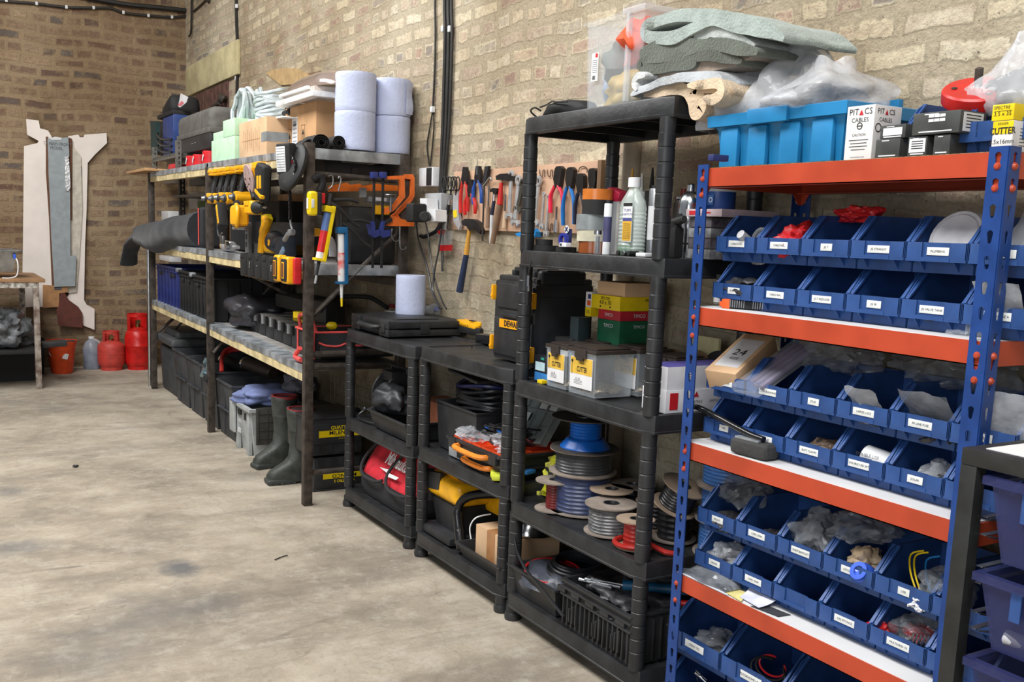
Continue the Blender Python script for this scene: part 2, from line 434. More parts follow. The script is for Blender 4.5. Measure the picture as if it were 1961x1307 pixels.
# cables, pipes and conduits on the walls
cab=M('black_cable',(40,38,36),.5,var=.15)
def wall_cable(px,r,X=None,Y=None,label='',clips=(),name='cable'):
 t=thing(name,label,name.split('_')[-1],at(*px[-1],X,Y))
 b=B();b.ptube(px,r,X,Y,n=6,smooth=5);b.done('sheath',cab,t)
 for c in clips:
  b=B();q=at(*c,X,Y)+V((-.004,-.004,0));b.box(q,(.022,.022,.03),.005);b.done('clip',white,t)
 return t
wall_cable([(-20,0),(70,7),(128,14),(180,15),(212,16),(240,25),(285,30),(330,33),(366,30)],.012,Y=9.98,clips=[(13,1),(71,7),(128,14),(180,15),(237,24),(285,30),(330,33)],label='brown cable clipped along the back wall near the top')
wall_cable([(150,-8),(240,8),(310,15),(370,22)],.022,Y=9.97,label='thick pipe running along the top of the back wall',name='wall_pipe')
wall_cable([(370,22),(382,12),(394,0),(402,-12),(404,-200)],.008,X=WX-.012,label='thin cable rising out of the room corner')
wall_cable([(452,-260),(452,-10),(453,50),(455,100),(454,150),(453,200),(452,226)],.012,X=WX-.014,clips=[(454,12),(453,104),(453,150),(453,195)],label='single black cable down the right wall beside the boarded opening')
wall_cable([(371,-220),(368,-60),(367,20),(366,60),(362,70)],.01,X=WX-.02,label='cable bundle hanging in the room corner')
for(dx,r,lb)in((0,.011,'left'),(7,.012,'middle'),(13,.009,'right')):
 wall_cable([(858+dx,-260),(852+dx,-10),(853+dx,60),(851+dx,150),(848+dx*.9,250),(845+dx*.6,330),(843+dx*.4,378)],r,X=WX-.014,clips=[(850+dx,56)]if dx!=7 else(),label='%s black cable of the heavy bundle running down to the sockets'%lb)
wall_cable([(836,-260),(833,-10),(834,60),(833,120),(831,170),(829,210)],.006,X=WX-.01,clips=[(829,210)],label='thin dark cable hanging left of the heavy cable bundle')
wall_cable([(829,210),(824,240),(818,280),(822,318)],.004,X=WX-.008,label='thin drop wire ending above the white socket, left strand')
wall_cable([(829,210),(831,240),(828,280),(824,318)],.004,X=WX-.008,label='thin drop wire ending above the white socket, right strand')
# lights the shed has: roof lights overhead, daylight from the open side
def area(name,loc,rotx,size,e,col=(1,1,1)):
 l=bpy.data.lights.new(name,'AREA');l.shape='RECTANGLE';l.size,l.size_y=size;l.energy=e;l.color=col
 o=bpy.data.objects.new(name,l);COL.objects.link(o);o.location=loc;o.rotation_euler=rotx
 return o
area('roof_light',(-.6,5.6,4.6),(0,R(-12),0),(1.6,4.5),300,(1,.99,.97))
area('roof_light',(-.8,.4,4.6),(0,R(-14),0),(1.6,3.2),225,(1,.99,.97))
area('daylight_opening',(-3.4,-.6,2.0),(R(78),0,R(-62)),(2.6,2.6),75,(.93,.97,1))
w=bpy.data.worlds.new('world');w.use_nodes=True;bpy.context.scene.world=w
w.node_tree.nodes['Background'].inputs['Color'].default_value=(.92,.95,1,1);w.node_tree.nodes['Background'].inputs['Strength'].default_value=.24
sc=bpy.context.scene
sc.view_settings.view_transform='Standard';sc.view_settings.look='None';sc.view_settings.exposure=.06;sc.view_settings.gamma=1;sc.view_settings.use_curve_mapping=False
# ================================================================== shelving
PX=1.784
def ribbed_post(T,x,y,z0,z1,par,foot=False):
 b=B();r=.0245;pr=[(r*.98,z0)];z=z0+.02
 while z<z1-.05:
  pr+=[(r,z),(r,z+.036),(r*.93,z+.038),(r*.93,z+.0405)];z+=.042
 pr.append((r,z1));b.lathe(pr,(x,y,0),16)
 return b.done('post',postpl,par)
def plastic_shelf(label,y1,y0,zs,post_len_extra=0.,depth=.4,x0=PX):
 """y1 far end, y0 near end, zs shelf tops"""
 t=thing('plastic_shelving',label,'shelving',(x0+depth/2,(y0+y1)/2,0))
 for z in zs:
  b=B();h=.055
  pts=[(x0+.0,y0+.05),(x0+.02,y0),(x0+depth-.02,y0),(x0+depth,y0+.05),(x0+depth,y1-.05),(x0+depth-.02,y1),(x0+.02,y1),(x0,y1-.05)]
  n=len(pts);cx,cy=x0+depth/2,(y0+y1)/2
  def sc_(k,z_):return[V((cx+(px-cx)*k[0],cy+(py-cy)*k[1],z_))for px,py in pts]
  kx,ky=1-.05/depth,1-.05/(y1-y0)
  rings=[sc_((1.012,1.006),z-h),sc_((1.015,1.008),z-h+.006),sc_((1,1),z-h+.008),sc_((1,1),z-.004),sc_((.99,.995),z),sc_((kx,ky),z),sc_((kx-.012,ky-.008),z-.006)]
  under=[sc_((kx+.02,ky+.02),z-h),sc_((kx+.02,ky+.02),z-.02)]
  allr=rings;vs=[v for r_ in allr for v in r_];fs=[]
  for k in range(len(allr)-1):
   for i in range(n):fs.append((k*n+i,k*n+(i+1)%n,(k+1)*n+(i+1)%n,(k+1)*n+i))
  fs.append(tuple((len(allr)-1)*n+i for i in range(n)))
  vs+=[v for r_ in under for v in r_];o_=len(allr)*n
  for i in range(n):
   fs.append((i,(i+1)%n,o_+(i+1)%n,o_+i));fs.append((o_+i,o_+(i+1)%n,o_+n+(i+1)%n,o_+n+i))
  fs.append(tuple(o_+n+i for i in range(n)))
  b.raw(vs,fs)
  for q in(.25,.5,.75):b.bx(x0+.02,x0+depth-.02,y0+(y1-y0)*q-.004,y0+(y1-y0)*q+.004,z-h+.008,z-.018)
  b.done('shelf',greypl,t,smooth=40)
 for x in(x0+.026,x0+depth-.026):
  for y in(y0+.03,y1-.03):
   lo=0.02
   for z in zs[::-1]:
    ribbed_post(None,x,y,lo,z-.053 if z==zs[0]else z-.05,t);lo=z-.003
 for x in(x0+.026,x0+depth-.026):
  for y in(y0+.03,y1-.03):
   b=B();b.lathe([(.029,0),(.031,.015),(.027,.03)],(x,y,0),12);b.done('foot',blackpl,t)
 return t
TZ=[1.79,1.345,.893,.45,.11]
plastic_shelf('tall five-tier black plastic shelving between the blue racking and the low shelving',2.95,2.17,TZ)
plastic_shelf('low black plastic shelving next to the tall one, with the black and yellow tool boxes',3.725,2.97,[.918,.49,.115])
plastic_shelf('low black plastic shelving nearest the metal rack, with the black case on top',4.575,3.785,[.905,.465,.104])
# welded metal rack with timber shelf edges
WDX,WYA,WYB,WYC=1.61,8.5,6.58,4.66
WZ=[(1.79,1.785,1.77),(1.225,1.22,1.215),(.75,.735,.705)]
deck=M('weathered_shelf_board',(150,146,142),.75,var=.2,scale=9,bump=.1)
t=thing('welded_rack','long welded steel rack with timber-edged shelves against the right wall','rack',(1.87,6.58,0))
for(y,zt)in((WYA,1.79),(WYB,1.76),(WYC-.02,1.8)):
 b=B();b.bx(WDX-.012,WDX+.033,y-.025,y+.02,0,zt,.004);b.done('post',darksteel,t)
 b=B();b.bx(2.1,2.145,y-.025,y+.02,0,1.78,.004);b.done('post',darksteel,t)
for zz in WZ:
 for(ya,yb,za,zb)in((WYA,WYB,zz[0],zz[1]),(WYB,WYC,zz[1],zz[2])):
  dy=ya-yb
  b=B();b.raw([V((WDX+.04,yb,zb-.02)),V((2.14,yb,zb-.02)),V((2.14,ya,za-.02)),V((WDX+.04,ya,za-.02)),V((WDX+.04,yb,zb)),V((2.14,yb,zb)),V((2.14,ya,za)),V((WDX+.04,ya,za))],[(3,2,1,0),(4,5,6,7),(0,1,5,4),(1,2,6,5),(2,3,7,6),(3,0,4,7)])
  b.done('shelf_board',deck,t)
  b=B();e=.008
  b.raw([V((WDX,yb+.02,zb-.075)),V((WDX+.04,yb+.02,zb-.075)),V((WDX+.04,ya-.02,za-.075)),V((WDX,ya-.02,za-.075)),V((WDX,yb+.02,zb-.03)),V((WDX+.04,yb+.02,zb-.03)),V((WDX+.04,ya-.02,za-.03)),V((WDX,ya-.02,za-.03))],[(3,2,1,0),(4,5,6,7),(0,1,5,4),(1,2,6,5),(2,3,7,6),(3,0,4,7)])
  b.done('timber_edge',wood,t)
  b=B()
  m_=9
  for k in range(m_):
   q0,q1=k/m_,(k+.985)/m_;j=rnd.uniform(-.003,.003)
   A=V((WDX-.003+j*.3,yb+.02+(dy-.04)*q0,zb+(za-zb)*q0));C=V((WDX-.003+j*.3,yb+.02+(dy-.04)*q1,zb+(za-zb)*q1))
   b.raw([A+V((0,0,-.032+j)),C+V((0,0,-.032+j)),C+V((0,0,.003)),A+V((0,0,.003)),A+V((.1,0,.003)),C+V((.1,0,.003)),A+V((.1,0,-.0)),C+V((.1,0,-.0)),A+V((.003,0,-.032+j)),C+V((.003,0,-.032+j)),C+V((.003,0,0)),A+V((.003,0,0))],[(0,1,2,3),(3,2,5,4),(4,5,7,6),(6,7,10,11),(11,10,9,8),(8,9,1,0),(0,3,11,8),(1,9,10,2),(3,4,6,11),(2,10,7,5)])
  b.done('metal_edging',galv,t)
  # end frame at the near end: sheet edges, bars and braces
for z,nm in((1.775,'end_sheet'),(1.215,'end_sheet')):
 b=B();b.bx(WDX+.03,2.13,WYC-.022,WYC-.014,z-.05,z+.002,.001);b.done(nm,galv,t)
YC=WYC-.03
for(a,c,r,nm)in(((1.64,1.655),(2.08,1.645),.014,'end_bar'),((1.63,.77),(2.1,.775),.016,'end_bar'),((1.63,.71),(2.1,.7),.018,'end_bar'),((1.63,.165),(2.1,.165),.014,'end_bar')):
 b=B();b.cyl((a[0],YC+.01,a[1]),(c[0],YC+.01,c[1]),r,n=10);b.done(nm,darksteel,t)
b=B();b.tube([at(x,y,Y=YC+.02)for x,y in((598,606),(700,505),(762,448))],.013,8);b.done('brace',darksteel,t)
for(pa,pb)in(((1.62,6.5,.55),(2.1,6.5,1.1)),((1.65,8.4,.5),(2.1,8.4,.9)),((1.75,6.4,1.12),(2.12,5.6,.85))):
 b=B();b.cyl(pa,pb,.012,n=8);b.done('brace',darksteel,t)
for z in(1.71,1.15):
 b=B();b.bx(2.1,2.14,WYC,WYA,z-.04,z,.003);b.done('rear_rail',darksteel,t)
for px in((243,700),(245,760)):
 pass
 # chrome pipes standing in the far corner behind the rack post
for i,(px,r,z1)in enumerate(((287,.016,1.24),(292,.02,1.02))):
 p=at(px,700,Y=8.62);b=B();b.cyl((p.x,p.y+.0,.0),(p.x+.005,p.y,z1),r,n=12)
 tag(b.done('steel_pipe',chrome),('tall' if i==0 else 'short')+' shiny steel pipe standing upright behind the far post of the rack','pipe')
 # small slotted-angle shelf standing on the far end of the rack (and more slotted shelving behind)
slot=M('grey_slotted_angle',(120,118,112),.5,.4,var=.2)
def perf(b,o,a,w,up,h,pitch,sw,sh,th,shape='slot'):
 """perforated strip: origin o, width vector a*w, height up*h, real holes"""
 o=V(o);a=V(a).normalized();up=V(up).normalized();nn=a.cross(up)*th
 n=max(1,int(h/pitch));cell=h/n;K=12
 for k in range(n):
  c=o+a*(w/2)+up*(cell*(k+.5));rim=[];hol=[]
  for i in range(K):
   g=2*math.pi*(i+.5)/K;cs,sn=math.cos(g),math.sin(g);m_=max(abs(cs)/1.,abs(sn)/1.)
   rim.append((cs/m_*w/2,sn/m_*cell/2))
   if shape=='key':
    rr=sw/2*(1.0 if sn>-.1 else .62);hol.append((cs*rr,(sh/2-sw/2)*(.9 if sn>0 else-1)+sn*rr if True else 0))
   else:
    hol.append((cs*sw/2,(sh/2-sw/2)*(1 if sn>0 else-1)+sn*sw/2))
    # snap corners
  rim=[(math.copysign(w/2,x)if abs(abs(x)-w/2)<1e-6 or abs(x)>w/2*.57 and abs(abs(y_)-cell/2)<1e-6 and abs(x)>w/2*.9 else x,y_)for x,y_ in rim]
  vs=[]
  for d in(V((0,0,0)),nn):
   vs+=[c+a*x+up*y_+d for x,y_ in rim];vs+=[c+a*x+up*y_+d for x,y_ in hol]
  fs=[]
  for i in range(K):
   j=(i+1)%K
   fs+=[(i,j,K+j,K+i),(2*K+i,2*K+j,3*K+j,3*K+i),(K+i,K+j,3*K+j,3*K+i),(i,j,2*K+j,2*K+i)]
   # corner triangles
  for(sx,sy)in((1,1),(-1,1),(-1,-1),(1,-1)):
   q=c+a*(sx*w/2)+up*(sy*cell/2)
   best=sorted(range(K),key=lambda i:(rim[i][0]-sx*w/2)**2+(rim[i][1]-sy*cell/2)**2)[:2]
   vs+=[q,q+nn];m_=len(vs);fs+=[(best[0],best[1],m_-2),(2*K+best[0],2*K+best[1],m_-1)]
  b.raw(vs,fs)
 return b
st=thing('slotted_shelf','grey slotted-angle shelf unit standing on the far end of the rack','shelf unit',(1.95,8.35,1.79))
xs0,xs1,ys0,ys1=1.68,2.2,7.85,8.75
zt=at(300,300,Y=8.6).z;zt=at(362,288,X=1.7).z
b=B();b.bx(xs0,xs1,ys0,ys1,zt-.02,zt,.002);b.bx(xs0,xs0+.003,ys0,ys1,zt-.035,zt);b.bx(xs0,xs1,ys0,ys0+.003,zt-.035,zt);b.done('shelf',slot,st)
for(x,y,top)in((xs0,ys0,zt+.09),(xs0,ys1,zt+.09),(xs1-.03,ys0,zt+.5),(xs1-.03,ys1,zt+.3)):
 b=B();perf(b,(x,y,1.79),(0,-1,0),.04,UP,top-1.79,.035,.01,.024,.003);perf(b,(x,y-.04,1.79),(1,0,0),.035,UP,top-1.79,.035,.01,.024,.003);b.done('upright',slot,st)
 # blue and orange boltless racking
RX,RL,RR=1.81,2.06,1.18
rb=M('racking_blue',(24,62,128),.38,var=.12);ro=M('racking_orange',(182,68,40),.36,var=.1,scale=8)
mela=M('white_melamine',(222,222,222),.45,var=.05,scale=4)
chip=M('chipboard_edge',(150,122,88),.85,var=.35,scale=120)
RZ=[1.59,1.22,.845,.462,.02]
rt=thing('boltless_racking','blue and orange boltless racking full of blue bins','racking',(2.02,(RL+RR)/2,0))
RD=2.2
for(x,y,dx,dy)in((RX,RL,1,-1),(RX,RR,1,1),(RD,RL,-1,-1),(RD,RR,-1,1)):
 b=B()
 if dy<0:perf(b,(x,y,0),(0,-1,0),.04,UP,1.6,.05,.014,.03,.0025,'key')
 else:perf(b,(x,y+.04,0),(0,-1,0),.04,UP,1.6,.05,.014,.03,.0025,'key')
 xx=x if dx>0 else x-.035
 perf(b,(xx,y,0),(1,0,0),.035,UP,1.6,.05,.012,.03,.0025,'key')
 up=b.done('upright',rb,rt)
 if x==RX:
  for z in RZ[:4]:
   for dz in(-.028,-.078 if z!=RZ[0]else-.07):
    yy=y+.0-.02 if dy<0 else y+.02
    b=B();b.lathe([(.0085,0),(.0085,.002),(.005,.007),(0.0005,.008)],(x+.0005,yy,z+dz),10,rot('Y',-90));b.done('rivet',ro,up)
    if dy>0:b=B();b.lathe([(.0085,0),(.0085,.002),(.005,.007),(0.0005,.008)],(x+.018,y-.0005,z+dz),10,rot('X',90));b.done('rivet',ro,up)
def beam(b,p,q,h,plate):
 """folded beam between p and q at top z, with end plates"""
 p=V(p);q=V(q);d=(q-p).normalized();L_=(q-p).length;n_=V((d.y,-d.x,0))
 hh=h
 b.prism([(0,0),(L_,0),(L_,-hh),(L_-.001,-hh),(L_-.001,-hh-plate),(L_-.012,-hh-plate),(L_-.035,-hh),(.035,-hh),(.012,-hh-plate),(.001,-hh-plate),(.001,-hh),(0,-hh)],p,d,UP,n_*.0025)
for i,z in enumerate(RZ):
 b=B();h=.05
 beam(b,(RX+.004,RR+.003,z),(RX+.004,RL-.003,z),h,.03)
 b.bx(RX+.004,RX+.035,RR+.02,RL-.02,z-h,z-h+.0025);b.done('beam',ro,rt)
 b=B();beam(b,(RD-.006,RR+.003,z),(RD-.006,RL-.003,z),h,.03);b.bx(RD-.035,RD-.006,RR+.02,RL-.02,z-h,z-h+.0025);b.done('beam',ro,rt)
 for y in(RR+.004,RL-.006):
  b=B();beam(b,(RX+.003,y,z),(RD-.003,y,z),h,.03);b.done('beam',ro,rt)
 b=B();b.bx(RX+.006,RD-.006,RR+.008,RL-.008,z-.012,z-.003);b.mi=1;b.bx(RX+.0065,RD-.0065,RR+.0085,RL-.0085,z-.0029,z+.0015)
 b.done('shelf_board',[chip,mela if i else chip],rt)
 # ================================================================== blue racking: bins and contents
binm=M('bin_blue_plastic',(42,76,134),.42,var=.14,scale=16,bump=.03)
labm=M('label_card',(222,224,222),.55,var=.03)
def make_bin(w,h,d,words):
 t=thing('parts_bin','x','storage bin',(0,0,0))
 th=.0028;b=B()
 side=[(.03,0),(d,0),(d,h),(.072*h/.125,h),(.052*h/.125,h-.012),(.014,.068*h/.125),(0,.066*h/.125),(0,.03*h/.125),(.004,.026*h/.125),(.03,.02*h/.125)]
 for y in(-w/2+.0,w/2-th):
  b.prism([(u,v)for u,v in side],(0,y,0),(1,0,0),UP,(0,th,0))
 b.bx(.03,d,-w/2+.001,w/2-.001,0,th);b.bx(d-th,d,-w/2+.001,w/2-.001,0,h)
 b.bx(.028,.031,-w/2+.001,w/2-.001,0,.03*h/.125)
 z0,z1=.028*h/.125,.066*h/.125
 b.bx(0,.003,-w/2,-w*.23,z0,z1,.0008);b.bx(0,.003,w*.23,w/2,z0,z1,.0008)
 b.bx(.004,.007,-w*.235,w*.235,z0,z1);b.bx(-.001,.007,-w*.235,w*.235,z0-.003,z0+.006)
 b.bx(0,.03,-w/2+.001,w/2-.001,z0-.003,z0)
 # bright flanges down the open sides
 for s_ in(-1,1):
  y=s_*(w/2-.0045)
  b.raw([V((.012,y-.0045,.066*h/.125)),V((.012,y+.0045,.066*h/.125)),V((.07*h/.125,y+.0045,h)),V((.07*h/.125,y-.0045,h)),V((.016,y-.0045,.064*h/.125)),V((.016,y+.0045,.064*h/.125)),V((.074*h/.125,y+.0045,h-.004)),V((.074*h/.125,y-.0045,h-.004))],[(0,1,2,3),(7,6,5,4),(0,4,5,1),(1,5,6,2),(2,6,7,3),(3,7,4,0)])
 for y in(-w*.28,w*.28):
  b.prism([(.004,z0),(.03,z0),(.03,z0-.026)],(0,y,0),(1,0,0),UP,(0,.002,0))
 b.done('bin_body',binm,t,smooth=25)
 return t
proto=make_bin(.147,.124,.235,None);protoL=make_bin(.218,.155,.28,None)
_used=set()
def bin_at(x,y,z,words,label,pr=None,group=None):
 pr=pr or proto
 if pr.name in _used:t=dup(pr,(x,y,z),label,group)
 else:
  _used.add(pr.name);t=pr;t.location=(x,y,z);tag(t,label,group=group)
 if words:
  k=1 if pr is proto else 1.25
  b=B();L_=min(.062,.016+.0046*len(words))*k
  b.box((.0026,-.004,.047*k),(.0012,L_,.017*k),.0002);b.mi=1
  text(b,words,.0052*k,(.0018,-.004,.047*k),AX,UP,.0003)
  o=b.done('label_card',[labm,ink],None);ALL.remove(o)
  o['_o']=(0,0,0);off=V((.0026,-.004,.047*k));o.parent=t;o.location=off+V((0,0,-.0085*k));
 return t
BXF=1.862
rows=[(1.347,['CABLE LUGS','CABLE REEL','JG T','JG STRAIGHT','PLUMBING','CLIPS A'],'upper row on the second shelf',0),(1.2225,['SCREWS','CABLE SEAL','JG T REDUCER','JG 90','JG VALVE TANK','CLIPS LARGE A'],'lower row on the second shelf',0),(.972,['FUSES','CLEAR BULKHEAD','STUD','LARGE LUGS','IN LINE FUSE','CLIP'],'upper row on the third shelf',0),(.848,['TIES','SWITCHES','BUTT CLAMPS','DOUBLE USB SKT','SOLAR',''],'lower row on the third shelf',0),(.59,['RELAYS','CLIPS 15MM','SHELF BRACKET','HOOK UP','USB',''],'upper row on the fourth shelf',0),(.465,['HINGES','CLIPS 10MM','','GAS FITTINGS','MULTIGRID 70',''],'lower row on the fourth shelf',0)]
ordn=['first','second','third','fourth','fifth','sixth']
for z,ws,lb,_ in rows:
 for i,w_ in enumerate(ws):
  y=1.958-.1505*i
  if i==5:y=1.958-.1505*5+.0
  bin_at(BXF,y,z,w_,'blue parts bin, %s from the far end of the %s'%(ordn[i],lb),group='blue parts bins in rows')
for i,w_ in enumerate(['CABLE TIES','MOTORHOME LOOM','HEATER','DUCT']):
 bin_at(BXF,2.015-.225*i,.185,w_,'large blue bin, %s from the far end, just below the papers shelf'%ordn[i],protoL,'large blue bins at the bottom')
for i,w_ in enumerate(['CATCHES','LAMPS','SOCKETS','']):
 bin_at(BXF,2.015-.225*i,.0225,w_,'large blue bin, %s from the far end of the bottom row'%ordn[i],protoL,'large blue bins at the bottom')
def bag(name,c,d,seed,label,mat=None,cat='bag',inner=None,amp=.28,crease=.35):
 """crumpled polythene bag with what is in it"""
 t=thing(name,label,cat,(c[0],c[1],c[2]-d[2]/2))
 b=B();b.blob(c,d,amp,1.8,seed,4,.42,crease);b.done('film',mat or bagpl,t)
 if inner:
  b=B();b.blob((c[0],c[1],c[2]-d[2]*.12),(d[0]*.62,d[1]*.62,d[2]*.5),.25,2.2,seed+3,3,.4,.3);b.done('contents',inner,t)
 return t
def bagq(name,c,w,h,seed,label,lean=20,mat=None,yaw=0,t_=.012,inner=None):
 """flat grip-seal bag leaning: wavy thin pouch"""
 T=TR(c,R(yaw),0,R(-lean))
 b=B(T)
 def f(sg):
  def g(u,v):
   e=1-abs(2*u-1)**4;e2=1-abs(2*v-1)**4
   q=V((sg*t_*.5*e*e2+.012*noise.noise(V((u*3,v*3,seed*1.0))),(u-.5)*w,v*h));return q
  return g
 b.grid(f(1),9,9);b.grid(f(-1),9,9)
 o=b.done(name,mat or bagpl,None,smooth=60)
 return tag(o,label,'bag')
gdark=M('dark_fittings',(60,60,64),.4,var=.3,scale=60)
gmix=M('mixed_metal_fittings',(150,150,150),.35,.8,var=.5,scale=80)
# contents of the second shelf bins
b=B()
for k in range(5):b.tube([V((1.93+.004*k,1.93+.035*math.cos(a*.35+k),1.40+.045*math.sin(a*.35+k*.5)-.01))for a in range(19)],.006,6)
b.lathe([(.012,0),(.012,.05)],(1.9,1.935,1.395),12,rot('Y',-60));tag(b.done('hose_coil',M('grey_hose',(168,170,174),.35)),'coil of grey hose in the far bin of the uppermost row','hose')
bag('red_bag',(1.94,1.80,1.4),(.12,.11,.09),5,'crumpled red bag in the second bin of the uppermost row',redpl,inner=None)
bag('red_bag',(2.0,1.68,1.475),(.07,.1,.045),9,'red wrapper lying on top of the uppermost bins',redpl)
b=B();b.lathe([(.005,.0),(.05,.0),(.058,.012),(.05,.02),(.03,.014),(.0,.014)][1:],(1.93,1.35,1.42),24,rot('Y',-65));b.ring([(.06,0),(.066,.006),(.06,.018),(.05,.016)],(1.93,1.35,1.42),24,rot('Y',-65))
b.blob((1.95,1.4,1.39),(.09,.12,.05),.2,2,3,3,.4);tag(b.done('tap_fitting',M('pale_grey_plastic',(190,190,196),.4)),'pale round vent fitting lying in the fifth bin of the uppermost row','fitting')
bagq('grip_bag',(1.9,1.19,1.38),.1,.13,3,'clear bag leaning out of the sixth bin of the uppermost row',-35)
bagq('grip_bag',(1.89,1.2,1.25),.1,.1,4,'clear bag sticking out of the sixth bin of the row below the uppermost',30)
bag('pipe_clips',(1.94,1.355,1.25),(.11,.11,.04),13,'black clips lying in the fifth bin of the second row',gdark,'fittings')
bag('pipe_clips',(1.92,1.96,1.275),(.1,.1,.05),14,'small dark fittings in the far bin of the second row',gdark,'fittings')
b=B();p=at(1375,583,Z=1.222);b.lathe([(.0135,0),(.0135,.052),(.0135,.053),(.011,.06),(.009,.066),(.009,.08),(.0085,.082)],p,16)
t=thing('spray_bottle','small clear bottle with white label at the far end of the second orange shelf','bottle',p);t_=b.done('bottle_body',clearpl,t)
b=B();b.lathe([(.0139,.006),(.0139,.048)],p,16,None,False,False);b.done('paper_label',white,t)
b=B();b.lathe([(.0095,.068),(.0095,.084)],p,14);b.done('cap',matblack,t)
# orange clamp-on battery lamp
p=at(1385,590,Z=1.222);q=at(1512,600,Z=1.222)
t=thing('cable_clamp','orange and black ribbed ratchet clamp lying on the white second shelf','clamp',(p+q)/2)
d=(q-p).normalized();nn=V((-d.y,d.x,0));L_=(q-p).length
def ob(b,u0,u1,v,w,z0,z1,bev=.002):
 b.box(p+d*((u0+u1)/2)*L_+nn*v+V((0,0,(z0+z1)/2)),(abs(u1-u0)*L_,w,z1-z0),bev,Matrix((d,nn,UP)).transposed())
b=B();ob(b,.1,.78,0,.018,.002,.022);b.done('bar',matblack,t)
b=B();[ob(b,.12+k*.035,.135+k*.035,.0,.021,.004,.0235,.0005)for k in range(18)if k not in(7,8,9)];b.done('ribs',steel,t)
b=B();ob(b,0,.12,0,.024,0,.025);ob(b,-.05,0,0,.014,.004,.018);b.done('jaw',orange,t)
b=B();ob(b,.78,.96,0,.028,0,.026,.004);b.done('jaw',orange,t)
b=B();ob(b,.96,1.02,0,.018,.003,.02,.004);b.done('end_cap',steel,t)
# small clear box at the near end of second shelf
p=at(1862,645,Z=1.222)
t=thing('clear_box','small clear plastic box standing by the near blue upright','box',p)
b=B();b.box(p+V((.02,-.015,.0155)),(.05,.06,.03),.002);b.done('box_body',clearpl,t)
b=B();b.tube([p+V((0,-.015+.02*math.cos(a),.015+.008*math.sin(2*a)))for a in[k*.5 for k in range(12)]],.0015,5);b.done('wire',white,t)
b=B();b.blob(p+V((-.008,.03,.006)),(.03,.045,.012),.3,2,4,2,.3);tag(b.done('plastic_scrap',clearpl),'thin clear scrap of plastic beside the small clear box','scrap')
# things behind the uprights on the third shelf
def cbox(name,c,d,mat,label,cat='box',yaw=0,tilt=0,bev=.002,tape=None,parent=None):
 t=thing(name,label,cat,(c[0],c[1],c[2]-d[2]/2))
 T=TR(c,R(yaw),0,R(tilt));b=B(T);b.box((0,0,0),d,bev);b.done('carton',mat,t)
 t['_T']=[list(r_)for r_ in T]
 return t,T
t,T=cbox('small_carton',(1.945,1.985,1.07),(.2,.1,.06),cardlt,'brown carton marked 24 lying tilted across the far bins of the third shelf','box',12,-28)
b=B(T);b.box((0,0,.0302),(.14,.075,.001));b.mi=1;text(b,'24',.03,(0,0,.031),AX,AYX,.0006);text(b,'SIZE',.011,(-.03,.0,.031),AX,AYX,.0006)
b.done('address_label',[white,ink],t)
b=B(TR((1.94,1.85,1.075),R(-8),0,R(-32)));
t=thing('tube_packs','clear pack of purple-tipped tubes lying tilted in the second bin of the third shelf','pack',(1.93,1.86,1.0))
b.box((0,0,0),(.24,.11,.022),.006);b.done('clear_sleeve',clearpl,t)
b=B(TR((1.94,1.85,1.075),R(-8),0,R(-32)))
for k in range(4):b.cyl((-.09,-.038+.025*k,0),(.1,-.038+.025*k,0),.0085,n=10)
b.done('tubes',M('purple_grey_plastic',(110,96,130),.35),t)
bag('polythene_bag',(2.04,1.72,1.115),(.14,.2,.09),22,'clear bag with paper labels lying behind on the third-shelf bins',bagdk)
bagq('grip_bag',(1.905,1.505,1.0),.08,.1,6,'clear grip bag of washers in the fourth bin of the third shelf',40,inner=gmix)
bag('washers',(1.91,1.5,1.0),(.06,.09,.03),31,'heap of pale washers in the fourth bin of the third shelf',gmix,'fittings')
bagq('grip_bag',(1.92,1.34,.99),.12,.13,8,'clear grip bag leaning in the fifth bin of the third shelf',38,bagdk)
bag('wires',(1.93,1.32,.995),(.1,.1,.05),33,'dark fuse holders in the fifth bin of the third shelf',gdark,'fittings')
bag('polythene_bag',(2.08,1.42,1.12),(.12,.26,.1),24,'long clear bag marked 2.5 lying behind on the third shelf',bagdk)
bagq('grip_bag',(1.9,1.16,.98),.1,.15,12,'clear bag standing near the blue upright on the third shelf',20)
bag('fittings',(1.955,1.655,.885),(.1,.1,.05),35,'brown and clear fittings in the third bin of the lower row of the third shelf',M('brown_clear_bits',(128,108,92),.3,var=.5,scale=70,rgb2=(60,54,52)),'fittings')
t=thing('can','white printed roll in the fourth bin of the lower row of the third shelf','roll',(1.92,1.49,.88))
b=B();b.cyl((1.915,1.53,.905),(1.93,1.465,.895),.03,n=20,bev=.004);b.done('roll',white,t)
b=B();text(b,'DOUBLE USB',.008,(1.888,1.5,.915),(0,-1,0),(.4,0,1),.0012);b.done('print',ink,t)
bag('polythene_bag',(1.945,1.345,.895),(.1,.1,.065),41,'clear bag of black solar connectors in the fifth bin of the lower row',bagpl,inner=gdark)
# seat-like pad with tube handle
p0=at(1382,872,Z=.847);p1=at(1484,880,Z=.847)
t=thing('squeegee_pad','dark grey foam pad with a curved black tube handle lying on the third shelf','pad',(p0+p1)/2)
c=(p0+p1)/2+V((.02,0,.0225));
b=B(TR(c,R(4)));b.box((0,0,0),(.06,.125,.042),.016,seg=3);b.done('foam_pad',M('charcoal_foam',(58,58,58),.85,bump=.3,bscale=90),t)
b=B(TR(c,R(4)));b.box((0,.01,.023),(.045,.08,.006),.002);b.done('mounting_plate',galv,t)
b=B();hp=[c+V((-.005,-.035,.03)),c+V((-.005,.01,.033)),at(1412,820,X=c.x-.005),at(1370,797,X=c.x),at(1340,782,X=c.x+.005),at(1326,778,X=c.x+.02)]
b.tube(hp,.0085,12,smooth=5);b.done('handle',M('gloss_black',(26,26,28),.15),t)
